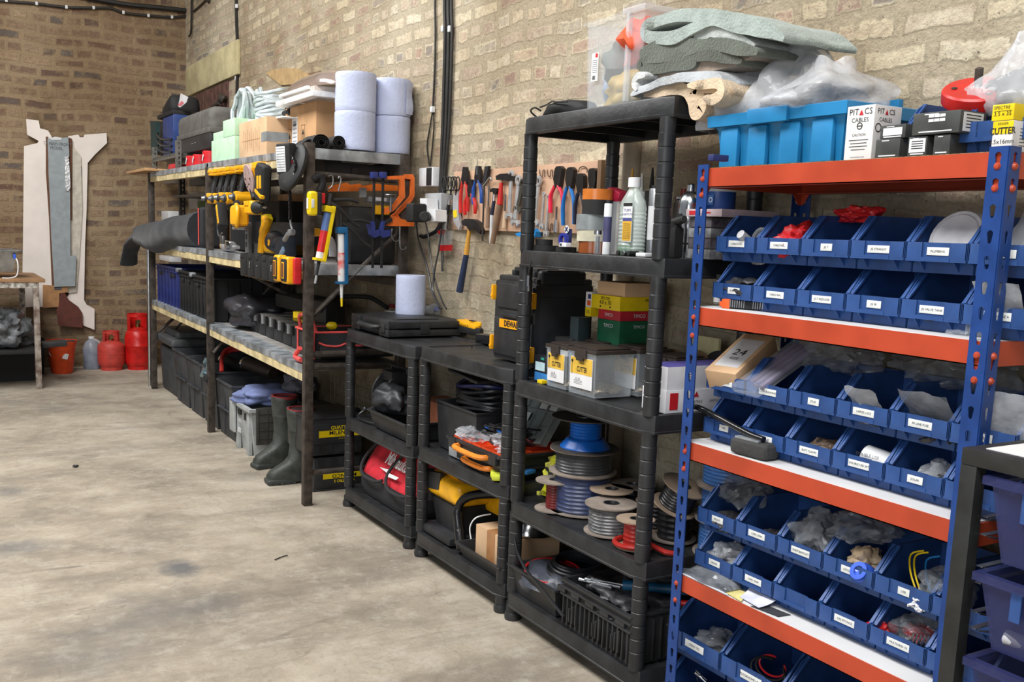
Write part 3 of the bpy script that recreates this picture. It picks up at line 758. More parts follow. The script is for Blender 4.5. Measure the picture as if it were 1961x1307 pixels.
# fourth shelf
bag('polythene_bag',(1.97,1.96,.705),(.12,.13,.09),51,'clear bag on top of the far bin of the fourth shelf',bagdk,inner=gdark)
bag('hinges',(1.92,1.955,.62),(.1,.1,.05),52,'black hinges lying in the far bin of the upper row on the fourth shelf',gdark,'fittings')
bag('hose_pieces',(1.92,1.79,.622),(.08,.09,.04),53,'grey clips in the second bin of the upper row on the fourth shelf',gdark,'fittings')
bag('polythene_bag',(1.93,1.655,.67),(.1,.12,.12),54,'clear bag of dark brackets bulging from the third bin of the fourth shelf',bagdk,inner=gdark)
bag('polythene_bag',(1.96,1.55,.72),(.14,.14,.07),55,'clear bag behind the third and fourth bins of the fourth shelf',bagdk)
b=B();b.lathe([(.022,0),(.026,.01),(.026,.03),(.02,.04)],(1.9,1.475,.625),20,rot('Y',-60));b.ring([(.012,.035),(.022,.035),(.022,.045),(.012,.045)],(1.9,1.475,.625),20,rot('Y',-60))
tag(b.done('blue_coupling',M('bright_blue_plastic',(52,96,215),.35)),'bright blue round coupling in the fourth bin of the fourth shelf','fitting')
bag('beige_fitting',(1.93,1.51,.65),(.07,.07,.06),57,'beige plastic fitting behind the blue coupling',M('beige_plastic',(186,164,134),.45),'fitting')
t=thing('wire_loom','yellow and blue wires sticking up in the fifth bin of the fourth shelf','wires',(1.93,1.35,.6))
for k,(mm,dy)in enumerate(((yel2,0),(M('sky_blue_plastic',(30,130,200),.4),-.03),(yel2,.012))):
 b=B();b.tube([V((1.9,1.33+dy,.63)),V((1.91,1.36+dy,.67)),V((1.94,1.385+dy,.70)),V((1.95,1.36+dy,.715))],.0022,6,smooth=4);b.done('wire',mm,t)
bag('white_connector',(1.885,1.32,.62),(.05,.045,.03),61,'white plastic connector lying at the lip of the fifth bin of the fourth shelf',white,'connector',amp=.4,crease=.6)
bag('polythene_bag',(1.93,1.29,.66),(.1,.1,.08),62,'dark bag beside the near upright on the fourth shelf',bagdk)
bag('polythene_bag',(1.93,1.955,.52),(.1,.12,.075),63,'clear crumpled bag filling the far bin of the lower row on the fourth shelf',bagpl,inner=gdark)
bag('white_bracket',(1.895,1.63,.495),(.04,.05,.02),64,'small white bracket in the third bin of the lower row on the fourth shelf',white,'bracket',amp=.4,crease=.6)
bag('red_wire',(1.92,1.44,.51),(.06,.05,.05),65,'red piece between the fourth and fifth bins of the lower row on the fourth shelf',redpl,'wire')
t=bag('gas_fittings_bag',(1.945,1.355,.53),(.1,.11,.07),66,'clear bag with red card and bright screws in the fifth bin of the lower row',bagdk,inner=redpl)
b=B();[b.cyl((1.872+.004*k,1.335-.007*k,.5),(1.885+.004*k,1.33-.007*k,.545),.0025,n=6)for k in range(6)];b.done('screws',chrome,t)
# loose papers and bags on the white fourth shelf
t=thing('flat_bag','flat shiny grey plastic bag lying at the far end of the fourth shelf','bag',(1.845,1.95,.4645))
fb_=lambda u,v,k:V((1.816+.06*v+.004*math.sin(u*9),2.045-.19*u,.4645+k*(.004+.03*v*v*(1-(2*u-1)**4)+.012*abs(noise.noise(V((u*6,v*4,2))))*(1-abs(2*v-1)**3))))
b=B();b.grid(lambda u,v:fb_(u,v,1),30,12);b.grid(lambda u,v:fb_(u,v,.1),30,4);b.done('film',M('smoky_film',(120,124,130),.12,alpha=.85,var=.3),t)
def sheet(px,h,mat,label,z=.464,name='paper_sheet',curl=.0):
 P=[V((x,y,z))for x,y in px];b=B()
 b.grid(lambda u,v:(P[0]*(1-u)+P[1]*u)*(1-v)+(P[3]*(1-u)+P[2]*u)*v+V((0,0,h+curl*(1-v)**2)),5,5)
 b.grid(lambda u,v:(P[0]*(1-u)+P[1]*u)*(1-v)+(P[3]*(1-u)+P[2]*u)*v+V((0,0,h-.0006+curl*(1-v)**2)),5,5)
 o=b.done(name,mat);return tag(o,label,'paper')
sheet([(1.83,2.03),(1.83,1.86),(1.813,1.84),(1.813,2.03)],.002,paper,'long white sheet under the shiny bag on the fourth shelf')
sheet([(1.87,1.885),(1.875,1.83),(1.812,1.79),(1.822,1.86)],.003,M('yellow_paper',(226,214,140),.8),'yellow paper sheet on the fourth shelf')
sheet([(1.88,1.83),(1.875,1.73),(1.82,1.735),(1.83,1.815)],.005,M('pale_lilac_paper',(214,216,232),.8),'folded white sheet with curled edge beside the yellow paper',curl=.012)
sheet([(1.86,1.74),(1.868,1.67),(1.828,1.675),(1.815,1.76)],.0015,M('dark_photo',(70,70,74),.3),'dark photo print lying on the fourth shelf beside the papers')
# bottom bins contents
bag('polythene_bag',(1.95,1.995,.25),(.12,.13,.06),71,'clear bag in the far large bin below the papers',bagdk,inner=gdark)
t=thing('wire_coil','black and red cable coiled in the second large bin','cable',(1.94,1.79,.22))
for k,(mm,r_)in enumerate(((matblack,.05),(matblack,.042),(redpl,.038))):
 b=B();b.tube([V((1.93+.3*r_*math.cos(a)+.008*k,1.79+1.2*r_*math.sin(a),.25+.6*r_*math.cos(a)+.006*k))for a in[j*.45 for j in range(13)]],.003,6,smooth=2);b.done('cable',mm,t)
bag('red_wire',(1.95,1.56,.25),(.12,.15,.05),73,'red and black wires with a lamp in the third large bin',M('red_black_mix',(170,30,36),.4,rgb2=(20,20,22),scale=30),'wires')
t=thing('cabinet_catches','nickel catches and brackets in the far bin of the bottom row','hardware',(1.93,2.0,.08))
for k,(dy,dz,ry_)in enumerate(((.03,.05,20),(-.06,.03,-25),(-.01,.0,40))):
 T=TR((1.905,2.0+dy,.085+dz),0,R(ry_),R(-20));b=B(T)
 b.box((0,.0,.01),(.004,.02,.028),.001);b.box((0,-.026,.01),(.004,.02,.028),.001);b.cyl((0,.01,.01),(0,-.035,.01),.005,n=8)
 for s_ in(-.034,-.016,-.01,.008):b.cyl((0,s_,-.004),(0,s_*.3-.01,-.035),.0016,n=5)
 b.done('catch',chrome,t)
 # -------- top of the racking
p0=at(1372,304,X=1.86);p1=at(1612,300,X=1.86)
tubm=M('bright_blue_tub',(34,128,184),.38,var=.1,scale=8)
t=thing('blue_storage_tub','large bright blue storage tub on top of the racking','tub',(2.0,(p0.y+p1.y)/2,1.592))
y1=2.0;y0=p1.y;
y1=p0.y
b=B();z0,z1=1.592,1.73;x0,x1=1.86,2.2;g=.012
def fr(z,k):return[V((x0-k,y0-k,z)),V((x1+k,y0-k,z)),V((x1+k,y1+k,z)),V((x0-k,y1+k,z))]
rings=[fr(z0,-.012),fr(z0+.1,0),fr(z1-.03,.004),fr(z1-.03,.02),fr(z1-.002,.022),fr(z1,.018),fr(z1,-.002),fr(z0+.006,-.018)]
vs=[v for r_ in rings for v in r_];fs=[(3,2,1,0)]
for k in range(len(rings)-1):
 for i in range(4):fs.append((k*4+i,k*4+(i+1)%4,k*4+4+(i+1)%4,k*4+4+i))
fs.append((28,29,30,31));b.raw(vs,fs);b.done('tub_body',tubm,t,smooth=20)
W=y1-y0
for q in[(x0-.01,x0+.004,y0+W*k,y0+W*(k+.15),z0+.003,z1-.035)for k in(.06,.3,.56,.8)]+[(k,k+.1,y0-.01,y0+.004,z0+.003,z1-.035)for k in(x0+.02,x0+.2)]:
 b=B();b.bx(*q,.003);b.done('rib',tubm,t)
b=B();b.bx(x0-.032,x0-.018,y0+W*.36,y0+W*.68,z1-.034,z1+.004,.003);b.done('rim_tab',tubm,t)
b=B();b.bx(x1-.0,x1+.02,y0+W*.3,y0+W*.6,z1,z1+.05,.004);b.done('rim_tab',tubm,t)
def bagtall(c,d,seed,label,inner=None,mat=None,red_=False):
 t=thing('polythene_bag',label,'bag',(c[0],c[1],c[2]-d[2]/2));b=B()
 def g(u,v):
  a=2*math.pi*u;sh=(1-.55*v**1.5)*(.75+.5*math.sin(math.pi*min(1,v*1.1+.12)));nz_=noise.noise(V((math.cos(a)*1.6,math.sin(a)*1.6,v*2.5+seed)))
  n2=abs(noise.noise(V((math.cos(a)*5,math.sin(a)*5,v*3+seed*2))))
  k=sh*(1+.35*nz_+.25*n2)
  return V((c[0]+d[0]*.5*math.cos(a)*k,c[1]+d[1]*.5*math.sin(a)*k,c[2]-d[2]/2+d[2]*v*(1+.12*nz_)))
 b.grid(g,48,18,True);b.done('film',mat or M('milky_polythene',(232,234,238),.1,alpha=.42,var=.08,bump=.7,bscale=22),t,smooth=70)
 if inner:b=B();b.blob((c[0],c[1],c[2]-d[2]*.2),(d[0]*.7,d[1]*.7,d[2]*.5),.3,2,seed,3,.4,.3);b.done('contents',inner,t)
 if red_:b=B();b.blob((c[0]-.02,c[1]+d[1]*.22,c[2]-d[2]*.05),(d[0]*.5,d[1]*.35,d[2]*.55),.35,2,seed+1,3,None,.3);b.done('red_print',M('pale_red_film',(196,90,100),.2,alpha=.35),t)
 return t
q=at(1432,160,X=1.98);bagtall((1.98,q.y,1.815),(.24,.24,.23),3,'clear bag with red print over the far end of the bright blue tub',None,None,True)
q=at(1540,150,X=2.02);bagtall((2.02,q.y,1.815),(.26,.24,.235),8,'tall clear bag standing in the middle of the bright blue tub')
q=at(1600,165,X=2.0);bagtall((1.98,q.y,1.785),(.26,.24,.13),12,'clear bag of black rubber parts at the near end of the bright blue tub',matblack)
bag('clear_bag',(1.93,at(1480,185,X=1.93).y,1.745),(.1,.16,.06),17,'low clear bag drooping over the rim of the bright blue tub',bagpl,inner=gdark)
# white PITACS carton
p=at(1648,297,X=1.835);ya=at(1616,297,X=1.835).y;yb=at(1668,297,X=1.835).y
def cartonY(name,x0,x1,ya,yb,z0,z1,mat,label,cat='box'):
 t=thing(name,label,cat,((x0+x1)/2,(ya+yb)/2,z0));b=B();b.bx(x0,x1,min(ya,yb),max(ya,yb),z0,z1,.0015);b.done('carton',mat,t)
 return t
Z0=1.592;ztop=at(1625,205,X=1.835).z
t=cartonY('cable_carton',1.835,1.925,ya,yb,Z0,ztop,M('white_carton',(226,224,222),.7,var=.04),'tall white carton with black and red lettering on top of the racking','box')
ym=(ya+yb)/2;w_=abs(ya-yb);hh=ztop-Z0;b=B()
text(b,'PIT',.014,(1.8345,ym+w_*.24,ztop-.014),AX,UP,.0004);text(b,'CS',.014,(1.8345,ym-w_*.28,ztop-.014),AX,UP,.0004);text(b,'CABLES',.010,(1.8345,ym,ztop-.032),AX,UP,.0004)
text(b,'CAUTION',.006,(1.8345,ym,Z0+.055),AX,UP,.0004)
for k,ww in enumerate((.7,.6,.66,.5)):b.box((1.8343,ym,Z0+.044-.007*k),(.0004,w_*ww,.0012))
b.ring([(.006,0),(.008,0),(.008,.0004),(.006,.0004)],(1.8345,ym,Z0+.075),16,rot('Y',-90));b.box((1.8343,ym,Z0+.075),(.0004,.012,.002))
text(b,'WWW.PITACS.COM',.003,(1.8345,ym,Z0+.006),AX,UP,.0004)
yn=min(ya,yb)-.0004
text(b,'PIT',.012,(1.855,yn,ztop-.014),AYX,UP,.0004);text(b,'CS',.012,(1.892,yn,ztop-.014),AYX,UP,.0004);text(b,'CABLES',.009,(1.872,yn,ztop-.032),AYX,UP,.0004)
b.ring([(.008,0),(.01,0),(.01,.0004),(.008,.0004)],(1.85,yn,Z0+.07),16,rot('X',90))
b.done('lettering',ink,t)
b=B();b.prism([(-.006,0),(.006,0),(0,.012)],(1.8343,ym-w_*.03,ztop-.021),AX,UP,(-.0004,0,0));b.prism([(-.005,0),(.005,0),(0,.011)],(1.8745,yn,ztop-.02),AYX,UP,(0,-.0004,0));b.done('red_triangle',redink,t)
# dark small cartons beside it
gcart=M('dark_grey_carton',(68,70,68),.4,var=.15)
def dkbox(xa,xb,zt_px,z0,z1,label,x0=1.83,dx=.09,lab=None):
 ya=at(xa,zt_px,X=x0).y;yb=at(xb,zt_px,X=x0).y
 t=cartonY('ferrule_carton',x0,x0+dx,ya,yb,z0,z1,gcart,label)
 b=B();w_=abs(ya-yb);ym=(ya+yb)/2;h_=z1-z0
 b.box((x0-.0003,ym,z0+h_*.12),(.0006,w_*.7,.0025));b.box((x0-.0003,ym+w_*.1,z1-.004),(.0006,w_*.3,.002))
 if lab=='silver':b.box((x0-.0004,ym,z0+h_*.5),(.0006,w_*.75,h_*.55))
 if lab=='white':b.box((x0-.0004,ym,z0+h_*.55),(.0006,w_*.85,h_*.7))
 if lab=='grid':
  for k in range(3):
   for j in range(2):b.box((x0-.0004,ym+w_*(.1-.12*k),z1-.008-.009*j),(.0006,w_*.11,.006))
  b.box((x0+dx*.5,yb-.0004,z0+h_*.5),(dx*.75,.0006,h_*.85))
 b.mi=1
 if lab in('white',):[b.box((x0-.0008,ym,z0+h_*(.4+.12*k)),(.0004,w_*.6,.0018))for k in range(4)]
 if lab=='grid':[b.box((x0+dx*.5,yb-.0008,z0+h_*(.25+.14*k)),(dx*.55,.0004,.0018))for k in range(5)]
 b.done('sticker',[white,ink],t);return t
z2=1.622;z3=1.65
za_=at(1700,266,X=1.83).z;zb_=at(1700,233,X=1.83).z;h1=za_-Z0
dkbox(1676,1722,290,Z0,za_,'small dark grey carton beside the white carton, lower one of two')
dkbox(1685,1733,262,za_+.001,za_+.03,'small dark grey carton with silver label stacked beside the white carton',lab='silver',x0=1.835)
dkbox(1738,1774,287,Z0,at(1755,262,X=1.83).z,'small dark carton with white printed label under the wide dark carton',lab='white',dx=.07)
dkbox(1787,1818,284,Z0,at(1800,258,X=1.83).z,'small plain dark carton under the near end of the wide dark carton',dx=.11)
zc_=at(1790,258,X=1.83).z;dkbox(1746,1836,255,zc_+.001,at(1790,215,X=1.83).z,'wide dark grey carton with grid of white labels lying on the small dark cartons',lab='grid',x0=1.826,dx=.085)
dkbox(1778,1800,284,Z0,at(1790,262,X=1.85).z-.001,'small dark carton in shadow between its neighbours under the wide dark carton',x0=1.875,dx=.06)
# red reel thing with square drive lying tilted over two bins
c=at(1860,180,X=1.93)
b=B();T=TR(c+V((.02,0,-.002)),0,R(15),R(-24));b.T=T;b.lathe([(.068,0),(.07,.004),(.07,.026),(.066,.03),(.02,.03),(.02,.032)],(0,0,-.013),32)
t=thing('red_reel','round red reel with a square spindle lying tilted between blue bins','reel',c+V((.02,0,-.03)));b.done('drum',red,t)
b=B(T);b.box((0,0,.035),(.013,.013,.05),.002);b.box((.0,0,.012),(.03,.022,.01),.002);b.done('spindle',darksteel,t)
b=B(T);[b.cyl((.045*math.cos(a),.045*math.sin(a),.016),(.045*math.cos(a),.045*math.sin(a),.019),.006,n=8)for a in(0,2.1,4.2)];b.done('hole_plugs',darksteel,t)
bin_at(1.87,at(1800,180,X=1.88).y+.01,1.593,'','blue parts bin on top of the racking holding the far edge of the red reel')
bin_at(1.86,at(1905,190,X=1.86).y-.0,1.593,'','blue parts bin on top of the racking at its near end')
# spectre and cutter screw boxes
def cut_box(x0,dx,ya,yb,z0,z1,label,kind):
 t=cartonY('screw_box',x0,x0+dx,ya,yb,z0,z1,{'spec':yel2,'cut':M('white_carton',(226,224,222)),'pale':yel2}[kind],label)
 w_=abs(ya-yb);ym=(ya+yb)/2;h_=z1-z0;xf=x0-.0004;b=B()
 if kind=='spec':
  text(b,'SPECTRE',h_*.2,(xf,ym+w_*.05,z0+h_*.78),AX,UP,.0004);text(b,'3.5 x 35',h_*.26,(xf,ym,z0+h_*.4),AX,UP,.0004);b.box((xf,ym,z0+h_*.58),(.0005,w_*.8,.0006))
  text(b,'SPECTRE',h_*.18,(x0+dx*.55,yb-.0004,z0+h_*.72),AYX,UP,.0004);b.done('lettering',ink,t)
 else:
  b.box((xf,ym,z0+h_*.78),(.0004,w_,h_*.42));b.mi=1;text(b,'CUTTER',h_*.22,(xf-.0004,ym,z0+h_*.66),AX,UP,.0003,.8,.0004);text(b,'3.5x16mm',h_*.15,(xf-.0001,ym,z0+h_*.32),AX,UP,.0003);text(b,'REISSER',h_*.08,(xf-.0004,ym,z0+h_*.9),AX,UP,.0003)
  for k in range(3):b.ring([(.002,0),(.003,0),(.003,.0004),(.002,.0004)],(xf,ym+w_*(.3-.3*k),z0+h_*.12),10,rot('Y',-90))
  for k in range(6):b.box((x0+dx*.5,yb-.0003,z0+h_*(.2+.11*k)),(dx*.5,.0005,.0012))
  b.done('lettering',[yel2,ink],t)
 return t
ya=at(1898,280,X=1.83).y;yb=at(1937,280,X=1.83).y;zt1=at(1915,232,X=1.83).z;zt2=at(1915,200,X=1.83).z
cut_box(1.83,.09,ya,yb,Z0,zt1,'white and yellow screw box at the near end of the racking top','cut')
cut_box(1.83,.1,at(1900,215,X=1.83).y,at(1942,215,X=1.83).y,zt1+.001,zt2,'yellow screw box standing on the white and yellow screw box','spec')
q=at(1935,140,X=1.98);bagtall((1.98,q.y-.05,1.76),(.16,.2,.17),21,'clear bag above the near end of the racking, behind the red reel',matblack)
b=B();p=at(1352,308,Z=1.592);b.box(p+V((.03,-.01,.008)),(.05,.02,.015),.002);tag(b.done('blue_block',navy),'small dark blue block at the far corner of the racking top','block')
# -------- black stand with clear blue tubs at the right edge
SX,SY1,SY0,SZ=1.62,1.085,.3,0.
SZ=at(1843,857,X=SX).z;SY1=at(1843,857,X=SX).y
t=thing('black_stand','black square-tube stand with runners for tubs at the right edge','stand',(SX+.2,SY1-.35,0))
bk=M('black_painted_steel',(38,39,38),.5,var=.2,bump=.05)
for(x,y)in((SX,SY1),(SX+.42,SY1),(SX,SY1-.7),(SX+.42,SY1-.7)):
 b=B();b.bx(x,x+.03,y-.032,y,0,SZ-.0305,.002);b.done('leg',bk,t)
for x in(SX,SX+.42):
 b=B();b.bx(x,x+.03,SY1-.7,SY1,SZ-.0301,SZ+.0005,.002);b.done('rail',bk,t)
for y in(SY1,SY1-.7):
 b=B();b.bx(SX+.03,SX+.42,y-.03,y,SZ-.03,SZ,.002);b.done('rail',bk,t)
b=B();b.bx(SX+.028,SX+.43,SY1-.68,SY1-.028,SZ-.012,SZ+.002);b.done('top_board',mela,t)
zs=[at(1870,y,X=SX+.02).z for y in(982,1080,1175,1262)]
for k,(py,zt)in enumerate(((920,0),(985,0),(1020,0),(1082,0),(1115,0),(1172,0),(1205,0),(1262,0))):
 z=at(1868,py,X=SX+.03).z;b=B();b.bx(SX+.03,SX+.4,SY1-.045,SY1-.032+.0,z-.002,z,.0005);b.tube([V((SX+.03,SY1-.05,z-.001)),V((SX+.06,SY1-.058,z-.006)),V((SX+.1,SY1-.05,z-.001))],.002,5,smooth=3);b.done('runner',steel,t)
ct=M('clear_blue_plastic',(54,60,108),.12,alpha=.55,var=.05)
for k,(ptop,pbot)in enumerate(((905,1070),(1092,1240),(1262,1420))):
 zt=at(1885,ptop,X=SX+.02).z;zb=at(1885,pbot,X=SX+.02).z;yy1=SY1-.062;yy0=SY1-.5
 tt=thing('clear_tub',('top','middle','bottom')[k]+' see-through blue tub hanging in the black stand at the right edge','tub',(SX+.2,(yy0+yy1)/2,zb))
 b=B();x0,x1=SX+.005,SX+.4
 def f2(z,k_):return[V((x0-k_,yy0-k_,z)),V((x1+k_,yy0-k_,z)),V((x1+k_,yy1+k_,z)),V((x0-k_,yy1+k_,z))]
 rr=[f2(zb,-.02),f2(zt-.015,0),f2(zt-.015,.012),f2(zt,.012),f2(zt,-.003),f2(zb+.003,-.023)]
 vs=[v for r_ in rr for v in r_];fs=[(3,2,1,0)]
 for q in range(5):
  for i in range(4):fs.append((q*4+i,q*4+(i+1)%4,q*4+4+(i+1)%4,q*4+4+i))
 fs.append((20,21,22,23));b.raw(vs,fs);b.done('tub_body',ct,tt,smooth=20)
 b=B();b.bx(x0-.003,x0+.001,SY1-.14,SY1-.12,zt-.07,zt-.016,.001);b.done('label_holder',M('mid_blue_film',(60,100,170),.3,alpha=.6),tt)
 if k==0:
  b=B();b.tube([V((SX+.05,SY1-.12,zb+.05)),V((SX+.06,SY1-.16,zb+.06)),V((SX+.07,SY1-.2,zb+.04)),V((SX+.05,SY1-.17,zb+.01))],.003,6,smooth=4)
  tag(b.done('yellow_cable',M('pale_yellow_cable',(190,180,120),.4)),'pale yellow cable in the top see-through tub','cable')
 if k==1:
  for j,(dy,dz)in enumerate(((0,0),(.05,.02),(.11,.05))):
   b=B();b.cyl((SX+.03+.02*j,SY1-.1-dy,zb+.03+dz),(SX+.08+.02*j,SY1-.3-dy,zb+.012+dz),.014,n=14,bev=.003)
   tag(b.done('white_tube',M('pale_grey_plastic',(190,190,196))),('lowest','middle','upper')[j]+' white plastic tube lying in the middle see-through tub','tube')
b=B();b.tube([V((SX+.1,SY1-.1,SZ+.008)),V((SX+.12,SY1-.14,SZ+.014)),V((SX+.1,SY1-.17,SZ+.008)),V((SX+.16,SY1-.2,SZ+.01))],.005,8,smooth=4);b.blob((SX+.1,SY1-.11,SZ+.013),(.02,.025,.022),.2,2,2,2)
tag(b.done('valve_fitting',matblack),'black tube fitting lying on the white top of the black stand','fitting')
# ================================================================== tall black shelving: contents
def yz(px,py,X):p=at(px,py,X=X);return p.y,p.z
# ---- top tier
T0=1.791
b=B();c=V((1.9,2.83,T0+.028))
b.blob(c,(.12,.25,.062),.1,1.4,4,3,.42);t=thing('black_pouch','black zipped pouch lying at the far end of the tall shelving top','pouch',(1.9,2.83,T0));b.done('pouch_body',matblack,t)
b=B();b.tube([c+V((-.055,.09,.0)),c+V((-.075,.1,.01)),c+V((-.075,.125,.0)),c+V((-.05,.12,-.02))],.003,6,smooth=4);b.done('wrist_loop',matblack,t)
b=B();b.tube([c+V((-.06+.004*math.sin(k),.09-.02*k,.012+.003*k if k<5 else .024-.001*k))for k in range(9)],.003,6);b.done('zip',gdark,t)
# clear tub
yA,zA=yz(1118,205,1.83);yB,_=yz(1226,190,1.83);zT=yz(1118,38,1.83)[1]
t=thing('clear_storage_box','tall clear plastic box of orange and yellow things on the tall shelving','storage box',(1.93,(yA+yB)/2,T0))
def tub(b,x0,x1,y0,y1,z0,z1,tp=.012,lip=.012,th=.003):
 def f(z,k):return[V((x0-k,y0-k,z)),V((x1+k,y0-k,z)),V((x1+k,y1+k,z)),V((x0-k,y1+k,z))]
 rr=[f(z0,-tp),f(z1-lip,0),f(z1-lip,lip),f(z1,lip),f(z1,-th),f(z0+th,-tp-th)]
 vs=[v for r_ in rr for v in r_];fs=[(3,2,1,0)]
 for q in range(len(rr)-1):
  for i in range(4):fs.append((q*4+i,q*4+(i+1)%4,q*4+4+(i+1)%4,q*4+4+i))
 m=(len(rr)-1)*4;fs.append((m,m+1,m+2,m+3));b.raw(vs,fs)
b=B();tub(b,1.83,2.1,yB,yA,T0+.001,zT-.015,.008,.01);b.done('tub_body',clearpl,t,smooth=20)
b=B();b.bx(1.822,2.1,yB-.01,yB+.1,zT-.02,zT-.004,.004);b.bx(1.82,1.835,yB+.06,yB+.075,T0+.01,zT-.02,.003);b.done('clip_handle',frost,t)
b=B();lc=V((1.8265,yA-.055,T0+.13));b.box(lc,(.001,.035,.085));b.mi=1;b.box(lc+V((-.0008,-.008,.034)),(.0006,.012,.012));b.mi=2
for k in range(7):b.box(lc+V((-.0007,0,.02-.006*k)),(.0006,.026,.001))
for k in range(6):b.box(lc+V((-.0007,.009-.0025*k,-.032)),(.0006,.0012,.012))
b.done('product_label',[white,redink,ink],t)
def lump(name,c,d,seed,mat,label,cat,amp=.3,crease=.3,sub=3,flat=.45,smooth=70):
 b=B();b.blob(c,d,amp,1.8,seed,sub,flat,crease);return tag(b.done(name,mat,smooth=smooth),label,cat)
cx_,cy_=1.95,(yA+yB)/2
lump('orange_cloth',(cx_-.02,cy_-.045,T0+.19),(.18,.15,.14),3,M('bright_orange_cloth',(238,92,50),.7,bump=.2),'bright orange cloth in the clear box on the tall shelving','cloth',.35)
lump('grey_cloth',(cx_-.0,cy_+.07,T0+.15),(.16,.1,.16),5,M('grey_green_cloth',(120,126,118),.8),'grey-green cloth in the clear box on the tall shelving','cloth',.35)
lump('yellow_dustpan',(cx_-.04,cy_-.0,T0+.06),(.12,.17,.11),8,M('mustard_plastic',(190,160,70),.5),'mustard yellow rubber glove low in the clear box','glove',.4)
lump('blue_container',(cx_-.02,cy_-.1,T0+.045),(.1,.07,.08),9,M('slate_blue_plastic',(84,100,124),.5),'slate blue container low in the clear box','container',.2)
lump('blue_container',(cx_-.03,cy_+.1,T0+.07),(.09,.06,.13),12,M('pale_blue_plastic',(150,164,190),.5),'pale blue bottle at the far side inside the clear box','bottle',.2)
# towels: folded ribbons with thickness
fluf=dict(rough=.95,bump=.55,bscale=130,sheen=.3)
tg=M('pale_sage_towel',(158,170,164),**fluf);tdg=M('dark_sage_towel',(92,98,88),**fluf);ttan=M('taupe_towel',(150,134,118),**fluf);tbe=M('beige_towel',(206,182,152),**fluf);trag=M('grey_rag',(178,182,186),**fluf)
def towel(name,path_px,th,X,depth,mat,label,seed,amp=.01):
 P=[at(x,y,X=X)for x,y in path_px];P=spline(P,5)
 o=V((X,0,0));path=[(p.y,p.z)for p in P]
 b=B();b.ribbon(path,th,o,(0,1,0),UP,(depth,0,0),14,amp,seed,9)
 return tag(b.done(name,mat,smooth=80),label,'towel','folded towels heaped on the tall shelving')
towel('towel',[(1502,72),(1440,45),(1360,30),(1310,30),(1255,42),(1233,52),(1232,68),(1250,74),(1290,72),(1330,52),(1372,40),(1430,55),(1480,68)],.034,1.83,.26,tg,'pale sage green folded towel on top of the towel heap',1)
towel('towel',[(1445,84),(1400,62),(1370,54),(1345,64),(1330,76),(1342,78),(1362,66),(1400,74),(1440,92)],.016,1.84,.24,M('light_grey_towel',(176,182,178),**fluf),'light grey thin folded cloth tucked under the pale sage towel',2)
towel('towel',[(1450,100),(1390,88),(1330,84),(1270,86),(1236,94),(1228,102),(1240,108),(1280,104),(1330,96)],.034,1.83,.25,tdg,'dark sage green folded towel under the pale one',3)
towel('towel',[(1420,116),(1360,108),(1310,108),(1262,112),(1232,118),(1228,126),(1246,130),(1280,128),(1322,122),(1334,112)],.028,1.835,.24,M('moss_grey_towel',(84,88,78),**fluf),'moss grey rolled towel at the bottom left of the towel heap',4)
towel('towel',[(1440,100),(1400,112),(1360,122),(1320,132),(1270,140),(1250,142)],.04,1.85,.22,ttan,'taupe brown towel in the lower right of the towel heap',5)
towel('towel',[(1205,188),(1222,172),(1250,162),(1290,152),(1320,146),(1370,148),(1392,160)],.026,1.815,.2,trag,'pale grey rag spread under the towel heap',6,.02)
towel('towel',[(1216,178),(1212,160),(1220,148),(1236,146)],.02,1.81,.09,M('white_rag',(212,214,214),**fluf),'white rag corner curling up beside the clear box',7,.014)
towel('towel',[(1230,182),(1280,172),(1310,174),(1322,195),(1326,216),(1340,214),(1338,190),(1328,172),(1360,168),(1400,180)],.035,1.83,.2,tbe,'beige towel hanging over the near end of the tall shelving',8,.014)
towel('towel',[(1318,166),(1350,162),(1380,164),(1384,182),(1362,192),(1342,190)],.026,1.81,.16,M('sand_towel',(220,196,164),**fluf),'sand coloured cloth folded on the hanging beige towel',9,.012)
# ---- second tier
T1=1.346
def yy(px,py,X):return at(px,py,X=X).y
def roll_of(name,c,r,h,mat,label,hole=.6,cat='tape'):
 b=B();b.ring([(r*hole,0),(r,0),(r,h),(r*hole,h)],c,28);return tag(b.done(name,mat),label,cat)
tapes=[('brown',M('brown_tape',(150,78,36),.25),.048,.038,'brown tape roll, bottom of the tape stack'),('cream',M('masking_tape',(206,200,176),.8),.053,.036,'cream masking tape roll in the tape stack'),('silver',M('duct_tape',(140,146,148),.3),.056,.05,'silver duct tape roll in the tape stack'),('black',matblack,.05,.046,'black tape roll in the tape stack'),('orange',M('amber_tape',(214,122,50),.25),.05,.034,'amber parcel tape roll on top of the tape stack')]
z=T1;yc=yy(1127,460,1.88)
for nm,mm,r,h,lb in tapes:
 k={'brown':.0,'cream':.004,'silver':.006,'black':-.012,'orange':-.012}[nm]
 roll_of('tape_roll',(1.9,yc+k,z),r,h,mm,lb);z+=h+.0005
for(px,z_,r,h,lb)in((1040,0,.042,.018,'wide black tape roll, bottom one at the far end of the second tier'),(1036,.0185,.03,.02,'small black tape roll lying on the wide black one'),(1078,0,.035,.016,'black tape roll lying between the others, next to the tape stack')):
 roll_of('tape_roll',(1.86,yy(px,470,1.86)-.02,T1+z_),r,h,matblack,lb)
y_=yy(1088,455,1.85)
b=B();b.ring([(.014,0),(.022,0),(.022,.012),(.014,.012)],(1.838,y_,T1+.04),24,rot('Y',-90));tag(b.done('blue_tape_roll',M('royal_blue_tape',(40,50,150),.4)),'small blue and white tape roll standing beside the tape stack','tape')
b=B();b.box((1.83,y_-.015,T1+.024),(.02,.04,.014),.001);b.mi=1;b.box((1.8195,y_-.004,T1+.024),(.0008,.008,.008));b.done_=None
